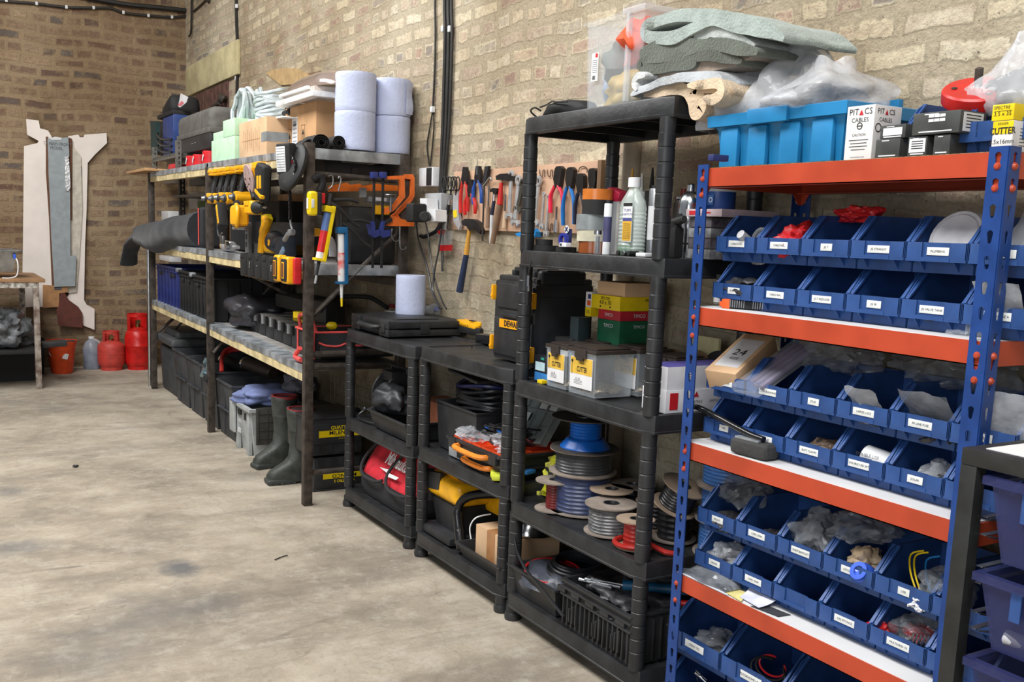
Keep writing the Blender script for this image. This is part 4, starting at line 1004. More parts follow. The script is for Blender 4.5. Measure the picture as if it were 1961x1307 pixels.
tag(b.done('price_tag_box',[white,ink]),'tiny white box with a barcode under the blue tape roll','box')
b=B();b.lathe([(.013,0),(.013,.001)],(1.845,yy(1083,440,1.84),T1+.075),20,rot('Y',-90));b.mi=1;b.box((1.843,yy(1083,440,1.84),T1+.075),(.001,.02,.004),0,rot('X',45));b.box((1.843,yy(1083,440,1.84),T1+.075),(.001,.02,.004),0,rot('X',-45));b.box((1.855,yy(1083,440,1.84),T1+.038),(.012,.018,.076),.001)
tag(b.done('badge_card',[white,navy]),'small card with a blue and white crossed round badge','card')
# jar, cartridge
p=V((1.835,yy(1144,475,1.835),T1));t=thing('glass_jar','small clear jar with silver lid in front of the tape stack','jar',p)
b=B();b.lathe([(.011,0),(.0125,.004),(.0125,.058),(.011,.062)],p,18);b.done('jar_body',clearpl,t)
b=B();b.lathe([(.0128,.061),(.0128,.072),(.011,.073)],p,18);b.done('lid',chrome,t);b=B();b.lathe([(.006,.004),(.006,.055)],p+V((0,0,0)),10);b.done('contents',steel,t)
def cartridge(px,X,r,h,mat,cap,label,band=None,nozzle=None,name='cartridge'):
 p=V((X,yy(px,478,X),T1));t=thing(name,label,'cartridge',p)
 b=B();b.lathe([(r*.96,0),(r,.003),(r,h),(r*.92,h+.002)],p,18);b.done('tube_body',mat,t)
 if band:b=B();b.lathe([(r*1.02,h*.25),(r*1.02,h*.75)],p,18,None,False,False);b.mi=1;b.done('wrap_label',[band,ink],t)
 b=B()
 if nozzle:b.lathe([(r*.4,h+.002),(r*.35,h+.02),(r*.14,h+nozzle)],p,12)
 else:b.lathe([(r*.6,h+.002),(r*.55,h+.012)],p,12)
 b.done('cap',cap,t);return t
cartridge(1161,1.84,.0125,.155,white,matblack,'slim white printed cartridge standing left of the ribbed bottle',M('violet_print',(70,70,110),.5))
cartridge(1203,1.99,.02,.2,M('dark_cartridge',(70,68,66),.4),M('amber_nozzle',(206,150,30),.35),'dark cartridge with amber nozzle behind the ribbed bottle',None,.075)
cartridge(1222,2.0,.02,.2,white,M('pale_nozzle',(214,214,206),.35),'white cartridge with pale nozzle behind the ribbed bottle',None,.06)
cartridge(1241,1.99,.02,.2,matblack,matblack,'black cartridge with black nozzle behind the upright of the tall shelving',None,.075)
cartridge(1248,1.9,.017,.2,M('silver_foil_tube',(150,152,156),.3,.6),matblack,'silver and white tube beside the near upright, second tier',white)
p=V((1.96,yy(1178,470,1.96),T1));t=thing('red_cap_bottle','bottle with a red shoulder behind the ribbed bottle','bottle',p)
b=B();b.box(p+V((0,0,.085)),(.05,.08,.17),.008);b.done('bottle_body',frost,t);b=B();b.box(p+V((0,0,.19)),(.05,.08,.04),.015,rot('X',14));b.done('shoulder',M('crimson_plastic',(168,36,62),.4),t)
# turps bottle (ribbed square body, label, white cap)
p=V((1.86,yy(1208,482,1.86),T1));t=thing('ribbed_bottle','clear ribbed bottle with yellow and white solvent label','bottle',p)
b=B();pr=[(.030,0),(.034,.004)]
for k in range(11):pr+=[(.035,.01+.0115*k),(.0325,.0155+.0115*k)]
pr+=[(.034,.14),(.03,.165),(.018,.19),(.013,.2),(.013,.208)]
b.lathe([(r*1.25,z)for r,z in pr],p,20,None,True,True,.8,1.2);b.done('bottle_body',M('pale_clear_bottle',(214,226,220),.12,alpha=.5,var=.1),t)
b=B();b.lathe([(.019,.205),(.019,.232),(.017,.234)],p,20);b.done('cap',white,t)
zc=T1+.1;yl=p.y-.021;xl=1.8245
b=B();b.box((xl,yl,zc),(.0012,.044,.115));b.mi=1;b.box((xl-.0008,yl,zc-.026),(.0008,.042,.058));b.mi=2;b.box((xl-.0008,yl,zc+.008),(.0008,.043,.01));text(b,'TURPS',.0085,(xl-.0008,yl,zc+.035),AX,UP,.0004);text(b,'SUBSTITUTE',.0062,(xl-.0008,yl,zc+.023),AX,UP,.0004)
b.mi=3;b.box((xl-.0006,yl,zc+.052),(.0006,.043,.01));[b.box((xl-.0014,yl,zc-.005-.006*k),(.0004,.032,.0012))for k in range(8)]
b.done('bottle_label',[white,M('label_ochre',(206,160,50),.5),M('label_violet',(70,72,130),.5),ink],t)
b=B();b.lathe([(.03,.0),(.042,.002),(.042,.03),(.03,.032)][1:3],p,18);b.done('liquid',M('green_tint',(120,160,130),.1,alpha=.4),t)
for k,(px,m_,lb)in enumerate(((1186,matblack,'black'),(1197,steel,'grey'),(1207,matblack,'second black'))):
 b=B();q=V((1.82,yy(px,483,1.82),T1+.008));b.cyl(q+V((-.008,0,0)),q+V((.03,0,0)),.0075,n=12,bev=.001);tag(b.done('socket',m_),lb+' small socket lying in front of the ribbed bottle','socket')
b=B();q=V((1.83,yy(1234,483,1.83),T1+.006));b.box(q,(.03,.045,.012),.004);tag(b.done('white_sachet',white),'small white sachet lying near the upright on the second tier','sachet')
# aerosol with red cap, steel flask, dark pump handle
p=V((2.05,yy(1304,470,2.05),T1));t=thing('aerosol_can','dark aerosol can with dark red button behind the blue upright','aerosol',p)
b=B();b.lathe([(.03,0),(.032,.004),(.032,.16),(.026,.175),(.012,.182)],p,20);b.done('can_body',M('dark_can',(70,66,64),.3,.5),t)
b=B();b.lathe([(.03,.178),(.03,.184),(.01,.186)],p,18);b.done('can_rim',chrome,t);b=B();b.lathe([(.012,.186),(.011,.21)],p,12);b.done('button',M('dark_red',(120,30,30),.4),t)
p=V((1.97,yy(1316,485,1.97),T1));t=thing('steel_flask','shiny steel cylinder flask with rounded shoulder between the uprights','flask',p)
b=B();b.lathe([(.036,0),(.037,.003),(.037,.145),(.035,.165),(.027,.185),(.014,.196),(.012,.215),(.008,.218)],p,24);b.done('flask_body',chrome,t)
b=B();b.lathe([(.0375,.04),(.0375,.046)],p,24);b.box(p+V((-.037,.0,.12)),(.004,.018,.02),.001);b.done('band',matblack,t)
p=V((1.88,yy(1292,485,1.88),T1));t=thing('pump_handle','black cordless pump with angled grip beside the steel flask','pump',p)
b=B();b.box(p+V((0,0,.045)),(.035,.035,.09),.008);b.cyl(p+V((0,.0,.085)),p+V((-.0,.005,.1)),.017,n=14);b.done('pump_body',matblack,t)
b=B();b.cyl(p+V((.0,.022,.1)),p+V((-.01,-.045,.112)),.013,.011,n=14,bev=.002);b.done('grip',rubber,t)
# clear drawers stack, flat box, blue tub with white lid
p=V((2.0,yy(1372,470,2.0),T1));t=thing('drawer_stack','stack of clear compartment drawers at the near end of the second tier','organiser',p)
for k in range(4):
 b=B();b.bx(1.93,2.13,p.y-.05,p.y+.045,T1+.001+.03*k,T1+.029+.03*k,.003);b.done('drawer',M('smoky_clear_%d'%(k%2),((150,150,152),(110,104,110))[k%2],.2,alpha=.8,var=.3,scale=40),t)
b=B();b.bx(1.92,2.14,p.y-.1,p.y+.05,T1+.1215,T1+.1425,.001);b.mi=1;b.box((1.9195,p.y+.02,T1+.132),(.001,.03,.012));b.box((1.9195,p.y-.04,T1+.132),(.001,.03,.004))
tag(b.done('flat_carton',[M('rose_white_carton',(196,176,180),.6),redink]),'flat red and white carton lying on the clear drawers','box')
p=V((2.06,yy(1378,395,2.06),T1+.143));t=thing('wipes_tub','round blue tub with a cloudy white lid standing on the flat carton','tub',p)
b=B();b.lathe([(.044,0),(.046,.003),(.046,.055)],p,24);b.done('tub_body',M('deep_blue_plastic',(30,66,130),.4),t)
b=B();b.lathe([(.047,.055),(.046,.066),(.034,.08),(.02,.083),(.018,.092),(.012,.094)],p,24);b.done('lid',frost,t)
b=B();b.box((2.06-.0465,p.y-.0,p.z+.03),(.002,.045,.03),0);b.mi=1
for dy in(-.012,.012):b.ring([(.006,0),(.008,0),(.008,.001),(.006,.001)],(2.06-.0475,p.y+dy,p.z+.03),12,rot('Y',-90))
b.done('sticker',[M('tub_label_blue',(60,100,160),.5),white],t)
# ---- third tier
T2=.8935
def cutter_tub(x0,dx,ya,yb,z0,h,label,first=None):
 t=thing('screw_tub',label,'tub',(x0+dx/2,(ya+yb)/2,z0));y0,y1=min(ya,yb),max(ya,yb);ym=(y0+y1)/2;w=y1-y0
 b=B();tub(b,x0,x0+dx,y0,y1,z0,z0+h,.004,.003,.0015);b.done('tub_body',clearpl,t,smooth=20)
 b=B();b.bx(x0-.004,x0+dx+.004,y0-.004,y1+.004,z0+h,z0+h+.012,.003);b.bx(x0+.01,x0+dx-.01,y0+.01,y1-.01,z0+h+.012,z0+h+.018,.002);lid_=b.done('lid',M('brown_black_lid',(52,44,40),.45),t)
 b=B();b.bx(x0-.009,x0-.003,ym-w*.2,ym+w*.2,z0+h-.018,z0+h+.012,.002);b.bx(x0-.012,x0-.004,ym-w*.12,ym+w*.12,z0+h-.026,z0+h-.014,.002);b.done('latch',M('brown_black_lid',(52,44,40)),lid_)
 b=B();xf=x0-.0015+.004;zc=z0+h*.52
 b.box((x0-.0005,ym,zc),(.001,w*.8,h*.72));b.mi=1;b.box((x0-.0013,ym,zc+h*.16),(.0008,w*.78,h*.38));b.mi=2
 text(b,'CUTTER',h*.125,(x0-.0018,ym-w*.03,zc+h*.08),AX,UP,.0004,.62,.0006);text(b,'REISSER',h*.06,(x0-.0018,ym-w*.03,zc+h*.24),AX,UP,.0004,.7);text(b,'4,2 x 70',h*.05,(x0-.0012,ym+w*.12,zc-h*.15),AX,UP,.0004,.8)
 for k in range(3):b.box((x0-.0012,ym+w*.1,zc-h*(.19+.035*k)),(.0004,w*.3,.001))
 b.box((x0-.0018,ym+w*.33,zc+h*.1),(.0005,.0022,h*.3));b.lathe([(.005,0),(.005,.0006)],(x0-.0018,ym+w*.33,zc+h*.26),12,rot('Y',-90))
 b.done('front_label',[white,M('label_gold',(226,184,70),.5),ink],t)
 b=B();b.blob((x0+dx/2,ym,z0+h*.13),(dx*.88,w*.85,h*.28),.1,3,4,3,.45,.3);b.done('screws',M('brass_screws',(150,136,112),.35,.6,var=.5,scale=150),t)
 return t
cutter_tub(1.81,.13,2.767,2.644,T2,.132,'clear screw tub with gold and white label, the far one of the front pair')
cutter_tub(1.805,.15,2.628,2.475,T2,.138,'clear screw tub with gold and white label, the near one of the front pair')
cutter_tub(1.965,.13,2.6,2.46,T2,.14,'clear screw tub with dark lid behind the near front tub')
cutter_tub(1.98,.13,2.43,2.3,T2,.13,'clear screw tub with dark lid near the brown discs')
cutter_tub(1.955,.13,2.78,2.65,T2,.135,'clear screw tub with dark lid behind the far front tub')
def carton(name,x0,x1,y0,y1,z0,z1,mat,label,cat='box',bev=.0015):
 t=thing(name,label,cat,((x0+x1)/2,(y0+y1)/2,z0));b=B();b.bx(x0,x1,y0,y1,z0,z1,bev);b.done('carton',mat,t);return t
bb=M('black_blue_carton',(32,36,44),.4,var=.2)
t=carton('screw_carton',1.84,1.92,2.79,2.89,T2+.031,T2+.09,bb,'black and blue screw carton at the far post of the third tier')
b=B();b.box((1.8395,2.85,T2+.052),(.001,.06,.03));b.mi=1;b.box((1.839,2.835,T2+.08),(.001,.02,.008));b.done('sticker',[M('ice_label',(190,220,228),.5),M('teal_print',(40,150,130),.5)],t)
t=carton('screw_carton',1.93,2.02,2.79,2.9,T2+.063,T2+.125,M('blue_edge_carton',(58,130,200),.4),'blue and white screw carton on the third tier, under the black lids')
b=B();b.box((1.9295,2.835,T2+.094),(.001,.05,.03));b.done('sticker',white,t)
carton('screw_carton',1.93,2.03,2.79,2.9,T2+.126,T2+.15,matblack,'flat black tray lying on the blue carton of the third tier')
# stack behind: tan box, yellow box, red and green boxes
X0=2.0;ys=sorted((yy(1135,620,2.0),yy(1183,620,2.0)));zl=lambda py:yz(1160,py,2.0)[1]
za,zb_,zc,zd,ze=zl(648),zl(612),zl(600),zl(567),zl(545)
t=carton('screw_carton',X0,X0+.15,ys[0]-.012,ys[1]-.03,T2,zb_,M('green_carton',(24,96,64),.45),'dark green screw box in the stack at the back of the third tier')
b=B();text(b,'TIMCO',.012,(X0-.0008,(ys[0]+ys[1])/2-.02,zb_-.02),AX,UP,.0004);[b.box((X0-.0006,ys[0]+.008+.015*k,T2+.03),(.0008,.01,.02))for k in range(4)];text(b,'TIMCO',.011,(X0+.08,ys[0]-.0128,zb_-.02),AYX,UP,.0004);b.done('print',white,t)
t=carton('screw_carton',X0,X0+.15,ys[0]-.012,ys[1]-.03,zb_+.0005,zc+.012,M('red_carton',(190,40,54),.45),'red screw box on the dark green one')
b=B();text(b,'TIMCO',.011,(X0-.0008,(ys[0]+ys[1])/2-.02,(zb_+zc)/2+.006),AX,UP,.0004);text(b,'TIMCO',.012,(X0+.08,ys[0]-.0128,(zb_+zc)/2+.006),AYX,UP,.0004);b.done('print',white,t)
t=carton('screw_carton',X0-.01,X0+.17,ys[0]-.02,ys[1],zc+.013,zd+.003,yel2,'yellow screw box with black lettering on the red one')
b=B();ym=(ys[0]+ys[1])/2;hh=zd+.003-zc-.013;text(b,'SPECTRE',hh*.2,(X0-.0108,ym-.01,zd-hh*.16),AX,UP,.0004);text(b,'4.0 x 70',hh*.3,(X0-.0108,ym-.01,zc+.013+hh*.48),AX,UP,.0004);text(b,'SPECTRE',hh*.2,(X0+.12,ys[0]-.0208,zd-hh*.2),AYX,UP,.0004)
for s_ in(-1,1):b.box((X0-.0106,ym-.01+s_*.028,zc+.013+hh*.2),(.0008,.006,.006))
b.done('lettering',ink,t)
t=carton('screw_carton',X0-.01,X0+.05,ys[1]+.001,ys[1]+.035,zb_+.002,zc+.013,yel2,'small yellow box beside the red one, only its end showing')
b=B();text(b,'3.5',.012,(X0-.0108,ys[1]+.017,(zb_+zc)/2+.008),AX,UP,.0004);b.done('lettering',ink,t)
t=carton('screw_carton',X0-.01,X0+.05,ys[1]+.001,ys[1]+.035,zc+.0135,zd+.008,white,'small white box with blue and orange print beside the yellow one')
b=B();b.box((X0-.0105,ys[1]+.012,zd-.008),(.001,.016,.016));b.mi=1;b.box((X0-.0105,ys[1]+.014,zc+.028),(.001,.02,.018));b.done('print',[navy,orange],t)
t=carton('small_carton',X0,X0+.15,ys[0]-.03,ys[1]-.018,zd+.0035,ze+.01,cardlt,'plain tan carton on top of the screw box stack')
carton('screw_carton',1.98,1.999,2.9,2.93,T2,T2+.08,bb,'thin black box behind the far post on the third tier')
t=carton('screw_carton',X0-.06,X0-.012,ys[1]+.0,ys[1]+.05,T2,zb_+.0,M('teal_black_carton',(40,52,56),.4),'black carton with teal print beside the dark green box')
b=B();b.box((X0-.0605,ys[1]+.025,T2+.04),(.001,.04,.03));b.done('sticker',M('ice_label',(190,220,228)),t)
carton('screw_carton',1.84,1.92,2.795,2.885,T2,T2+.03,M('blue_edge_carton',(58,130,200)),'low blue carton under the black and blue one at the far post')
b=B();b.bx(1.81,1.835,2.79,2.82,T2+.0,T2+.012,.002);tag(b.done('yellow_tag',yel2),'small yellow packet at the foot of the black and blue carton','packet')
for k,(px,py)in enumerate(((1048,716),(1061,722))):
 p=at(px,py,Z=T2+.004);b=B();b.ring([(.008,0),(.016,0),(.016,.006),(.008,.006)],p,18);tag(b.done('white_ring',white),('left','right')[k]+' white plastic ring lying at the front edge of the third tier','ring')
 # glove boxes
gw=M('glove_carton',(222,222,226),.6,var=.04)
t=carton('glove_box',1.855,2.12,2.19,2.3,T2,T2+.068,gw,'lower white glove box with red panel at the near end of the third tier')
b=B();b.bx(1.87,1.9,2.1885,2.19,T2+.01,T2+.06);b.mi=1;text(b,'NITRILE',.008,(1.975,2.1893,T2+.03),AYX,UP,.0004);text(b,'DISPOSABLE',.007,(2.05,2.1893,T2+.03),AYX,UP,.0004);text(b,'NITRILE',.008,(1.8545,2.25,T2+.022),AX,UP,.0004);text(b,'GLOVES',.006,(1.8545,2.25,T2+.012),AX,UP,.0004)
b.mi=0;b.prism([(-.008,0),(.008,0),(0,.014)],(1.854,2.265,T2+.042),AX,UP,(-.0005,0,0));b.prism([(-.01,0),(.01,0),(0,.016)],(1.97,2.189,T2+.045),AYX,UP,(0,-.0005,0))
b.done('print',[redink,ink],t)
t=carton('glove_box',1.86,2.12,2.195,2.3,T2+.0685,T2+.137,gw,'upper white and violet glove box at the near end of the third tier')
b=B();b.bx(1.861,2.119,2.196,2.299,T2+.137,T2+.1378);b.mi=1
for k in range(6):b.bx(1.925,1.96,2.1942,2.1946,T2+.12-.008*k,T2+.1215-.008*k)
for k in range(5):b.box((1.8595,2.25,T2+.12-.009*k),(.0008,.05,.0015))
b.prism([(0,0),(.012,0),(.006,.012)],(1.8596,2.26,T2+.128),AX,UP,(-.0005,0,0))
b.done('print',[M('violet_print2',(96,90,170),.5),ink],t)
for k,(px,py,r,mm,lb)in enumerate(((1296,655,.075,carddk,'left round brown disc leaning at the back of the third tier'),(1342,645,.08,carddk,'right round brown disc leaning at the back of the third tier'),(1385,655,.085,matblack,'black round disc leaning at the back of the third tier'))):
 p=at(px,py,X=2.13);b=B();b.lathe([(r,0),(r,.004)],p+V((0,0,T2+r-p.z)),32,rot('Y',82)@rot('Z',3));tag(b.done('round_disc',mm),lb,'disc')
p=at(1342,640,X=2.16)
b=B();b.bx(2.165,2.175,p.y-.08,p.y+.05,T2,T2+.2);tag(b.done('cream_board',M('cream_board',(206,196,150),.8)),'cream board standing at the back behind the brown discs','board')
# ---- cable reels, fourth tier and floor tier
T3=.4505
flg=M('reel_board',(140,128,118),.8,var=.15,scale=20);flgd=M('dark_reel_board',(62,58,54),.6,var=.2)
def reel(c,r,h,rc,cm,label,fm=None,turns=7,tilt=None,wrap=False,cr=.45,name='cable_reel'):
 fm=fm or flg;t=thing(name,label,'cable reel',c);T=Matrix.Translation(c)@(tilt.to_4x4()if tilt is not None else Matrix.Identity(4))
 for z in(0,h-.004):
  b=B(T);b.ring([(r*.3,z),(r,z),(r,z+.004),(r*.3,z+.004)],n=36);b.done('flange',fm,t)
 b=B(T);b.ring([(r*.27,h-.012),(r*.31,h-.012),(r*.31,h+.0015),(r*.27,h+.0015)],n=24);b.ring([(r*.27,0),(r*.31,0),(r*.31,h-.012),(r*.27,h-.012)],n=20);b.done('hub',steel,t)
 b=B(T);pr=[];hh=h-.009;
 for k in range(turns*4+1):
  z=.0045+hh*k/(turns*4);pr.append((rc-(rc*.05)*abs(math.cos(math.pi*k/4)),z))
 b.lathe([(r*.31,.0045)]+pr+[(r*.31,h-.0045)],n=36,capb=False,capt=False);b.done('wound_cable',cm,t)
 if wrap:b=B(T);b.lathe([(rc*1.02+.001*math.sin(k*2.1),.006+(h-.012)*k/9)for k in range(10)],n=30,capb=False,capt=False);b.done('film_wrap',M('film_wrap',(225,228,232),.08,alpha=.05,bump=.8,bscale=40),t)
 return t
cbl=M('blue_cable',(22,98,190),.3,var=.12);cbk=M('black_cable_sheath',(36,37,40),.3,var=.15);crd=M('dark_red_cable',(112,24,24),.35,var=.15);cgr=M('grey_black_cable',(96,96,98),.3,.2,var=.3,scale=60);cred=M('red_cable',(166,36,30),.35)
c=V((1.955,2.725,T3))
reel(c,.113,.138,.098,M('navy_blue_cable',(16,42,96),.35),'navy blue cable reel, bottom of the tall stack of three',turns=9,wrap=True)
reel(c+V((.0,0,.1385)),.118,.083,.098,cbk,'black wrapped cable reel in the middle of the stack of three',turns=7,wrap=True)
tr=reel(c+V((0,-.005,.222)),.12,.112,.056,cbl,'bright blue cable reel with black flange on top of the stack',flgd,turns=10)
b=B();b.lathe([(.057,.2265)]+[(.088-.004*k+.002*(k%2),.2265+.005*k)for k in range(7)]+[(.057,.258)],c+V((0,-.005,.0)),36,None,False,False);b.done('loose_turns',cbl,tr)
reel(V((1.87,2.77,T3)),.068,.105,.03,crd,'small reel of thin dark red wire at the front far end',turns=10)
b=B();p=at(1032,945,X=1.87);b.box(p,(.012,.014,.014),.002);tag(b.done('wire_tag',M('lime_tag',(206,206,90),.5)),'small lime yellow tag on the dark red wire','tag')
reel(V((1.97,2.575,T3)),.074,.11,.046,cbk,'small black cable reel with brown flange behind the grey one',M('tan_reel_board',(158,138,118),.8),turns=8)
reel(V((1.895,2.475,T3)),.086,.095,.072,cgr,'wrapped grey and black cable reel in the middle of the front',turns=8,wrap=True)
reel(V((1.87,2.315,T3)),.06,.09,.036,cred,'small bright red cable reel beside the near post',M('tan_reel_board',(172,148,122)),turns=6)
b=B();b.tube([V((1.865+.06*math.cos(a),2.31+.06*math.sin(a)-.0*a,T3+.012+.001*a))for a in[k*.4 for k in range(14)]]+[V((1.9,2.2,T3+.012)),V((1.93,2.18,T3+.01))],.0085,8,smooth=2);tag(b.done('red_cable_loop',cred),'thick red cable loop lying at the foot of the red reel','cable')
reel(V((2.08,2.6,T3)),.078,.11,.05,cbk,'cable reel with pale board flange at the back of the fourth tier',turns=6)
reel(V((2.07,2.45,T3+.0)),.075,.09,.05,cbk,'cable reel with tan board flange partly hidden behind the near post',M('tan_reel_board',(172,148,122)),turns=6)
reel(V((2.04,2.33,T3+.0)),.072,.12,.055,cbk,'black cable reel with pale flange behind the near post',flg,turns=6)
c=V((2.07,2.20,T3-.0))
reel(V((1.99,2.19+.09,T3+.125)),.07,.08,.055,cbk,'black cable reel tilted against the blue stack',M('tan_reel_board',(172,148,122)),tilt=rot('X',22)@rot('Y',8),turns=7)
for k,(dz,h,lb)in enumerate(((0,.11,'bottom'),(.111,.105,'middle'),(.217,.11,'top'))):
 reel(V((2.1,2.145+.0,T3+dz)),.108,h,.092,M('pale_wrapped_blue_cable',(40,104,176),.35),'%s blue cable reel of the stack behind the blue upright'%lb,turns=9,wrap=True)
b=B();p=at(1100,985,Z=T3+.001);b.box(p+V((.0,0,.004)),(.02,.04,.006),.002,rot('Z',20));tag(b.done('metal_offcut',steel),'small shiny metal offcut between the reels','offcut')
# hi-vis heap and gloves
hv=M('hi_vis_yellow',(214,214,40),.6,bump=.4,bscale=40,rgb2=(120,112,40),scale=26)
t=thing('hi_vis_vest','crumpled yellow high-visibility vest behind the far post of the fourth tier','vest',(2.02,2.9,T3))
b=B();b.blob((2.02,2.89,T3+.07),(.17,.1,.16),.35,2,4,4,.42,.5);b.done('vest',hv,t,smooth=60)
b=B();b.blob((1.98,2.9,T3+.1),(.1,.07,.07),.35,2,9,3,.42,.5);b.done('dark_lining',matblack,t)
t=thing('work_gloves','pair of yellow and blue work gloves at the near end of the low shelf','gloves',(1.87,3.05,.4915))
def glove(c,ang,mat,par,sc=1,nm='glove'):
 b=B(TR(c,R(ang),0,0,sc));b.box((0,0,.014),(.085,.08,.024),.01,seg=3)
 for k,(dy,L_,bend)in enumerate(((-.03,.055,-8),(-.01,.068,0),(.01,.064,4),(.03,.05,10))):
  d=V((math.cos(R(bend)),math.sin(R(bend)),.1));s0=V((.035,dy,.014));b.tube([s0,s0+d*L_*.5,s0+d*L_+V((0,0,-.008))],[.011,.0105,.009],8,smooth=2)
 b.tube([V((-.02,-.035,.014)),V((.0,-.06,.014)),V((.025,-.07,.01))],.011,8,smooth=2);b.box((-.06,0,.014),(.05,.07,.02),.008)
 return b.done(nm,mat,par)
glove((1.84,3.09,.492),60,M('yellow_glove',(206,214,60),.7,bump=.3),t);glove((1.9,3.07,.51),110,M('blue_glove',(52,130,200),.7,rgb2=(30,34,40),scale=16),t,.8)
# ---- lowest tier: tray of cables and the folding crate
T4=.1105
def tray(x0,x1,y0,y1,z0,z1,label,name='drip_tray'):
 t=thing(name,label,'tray',((x0+x1)/2,(y0+y1)/2,z0));b=B();tub(b,x0,x1,y0,y1,z0,z1,.02,.008,.003);b.done('tray_body',blackpl,t,smooth=20);return t
tray(1.79,2.13,2.62,2.94-.02,T4,T4+.105,'deep black tray of coiled cables on the lowest tier of the tall shelving')
for k,(c,r,n_,mm,cr,lb)in enumerate((((1.97,2.74,T4+.1),.11,7,cbk,.006,'coil of black cable lying in the deep black tray'),((1.9,2.8,T4+.09),.1,2,redpl,.0045,'coil of red cable in the deep black tray'))):
 b=B()
 for j in range(n_):
  b.tube([V((c[0]+(r-.004*j)*math.cos(a)*(1+.06*math.sin(j*2)),c[1]+(r-.003*j)*math.sin(a)*1.05,c[2]+.008*j+.012*math.sin(a+j*.3)))for a in[i*math.pi/12 for i in range(24)]],cr,6,True)
 tag(b.done('cable_coil',mm),lb,'cable')
lump('grey_sheeting',(1.9,2.8,T4+.06),(.2,.24,.11),6,M('grey_pvc',(70,74,84),.35,bump=.3),'folded grey plastic sheet in the deep black tray','sheet',.2,.4)
b=B();b.tube([at(985,1012,X=1.8),at(988,1050,X=1.79),at(1008,1092,X=1.78),at(1040,1130,X=1.77),at(1072,1172,X=1.765),at(1080,1182,X=1.765)],.005,8,smooth=5);t=tag(b.done('stiff_cable',cbk),'stiff black cable with bare end curving out over the tray edge','cable')
t=thing('folding_crate','black ribbed folding crate of black parts on the lowest tier','crate',(1.96,2.4,T4))
x0,x1,y0,y1,z0,z1=1.79,2.14,2.205,2.575,T4,T4+.165
b=B();tub(b,x0,x1,y0,y1,z0,z1,.008,.006,.006);b.done('crate_wall',blackpl,t,smooth=20)
b=B()
for k in range(15):
 y=y0+.012+(y1-y0-.024)*k/14;b.bx(x0-.006,x0+.006,y-.003,y+.003,z0+.012,z1-.055,.001)
for zz in(z1-.055,z1-.03,z1-.008):b.bx(x0-.009,x0+.004,y0-.004,y1+.004,zz,zz+.006,.001)
for k in range(5):y=y0+.03+.08*k;b.bx(x0-.007,x0+.002,y,y+.045,z1-.048,z1-.03,.002)
for(ya,yb)in((.05,.1),(.15,.22),(.28,.33)):
 for s_ in range(3):b.bx(x0-.009,x0,y0+ya+.018*s_,y0+ya+.018*s_+.006,z0+.03,z0+.1-.012*s_,.001)
for k in range(11):
 x=x0+.02+.031*k;b.bx(x-.003,x+.003,y0-.006,y0+.004,z0+.012,z1-.02,.001)
b.done('ribs',blackpl,t)
lump('black_parts',(1.95,2.4,T4+.12),(.26,.3,.12),11,gdark,'heap of black fittings filling the folding crate','parts',.3,.5,4)
b=B();b.cyl((1.87,2.36,T4+.2),(2.1,2.16,T4+.205),.016,n=14);tag(b.done('blue_tube',M('petrol_blue_tube',(28,92,132),.35)),'blue tube lying across the folding crate','tube')
b=B();b.cyl((1.9,2.33,T4+.155),(2.12,2.15,T4+.16),.012,n=12);tag(b.done('red_tube',red),'red tube lying below the blue one in the folding crate','tube')
for k in range(3):
 b=B();b.cyl((1.82+.01*k,2.51-.02*k,T4+.172+.006*k),(1.86+.02*k,2.4-.02*k,T4+.178+.006*k),.007,n=10,bev=.001);b.cyl((1.815+.01*k,2.52-.02*k,T4+.172+.006*k),(1.82+.01*k,2.51-.02*k,T4+.172+.006*k),.008,n=10);tag(b.done('chrome_fitting',chrome),('front','middle','rear')[k]+' chrome fitting lying on the heap in the folding crate','fitting')
lump('polythene_bag',(2.03,2.42,T4+.2),(.14,.2,.06),19,bagdk,'clear bag with pink print on top of the folding crate','bag',.3,.4,4)
# ================================================================== mid and low shelving contents
MZ,LZ=.9185,.9055
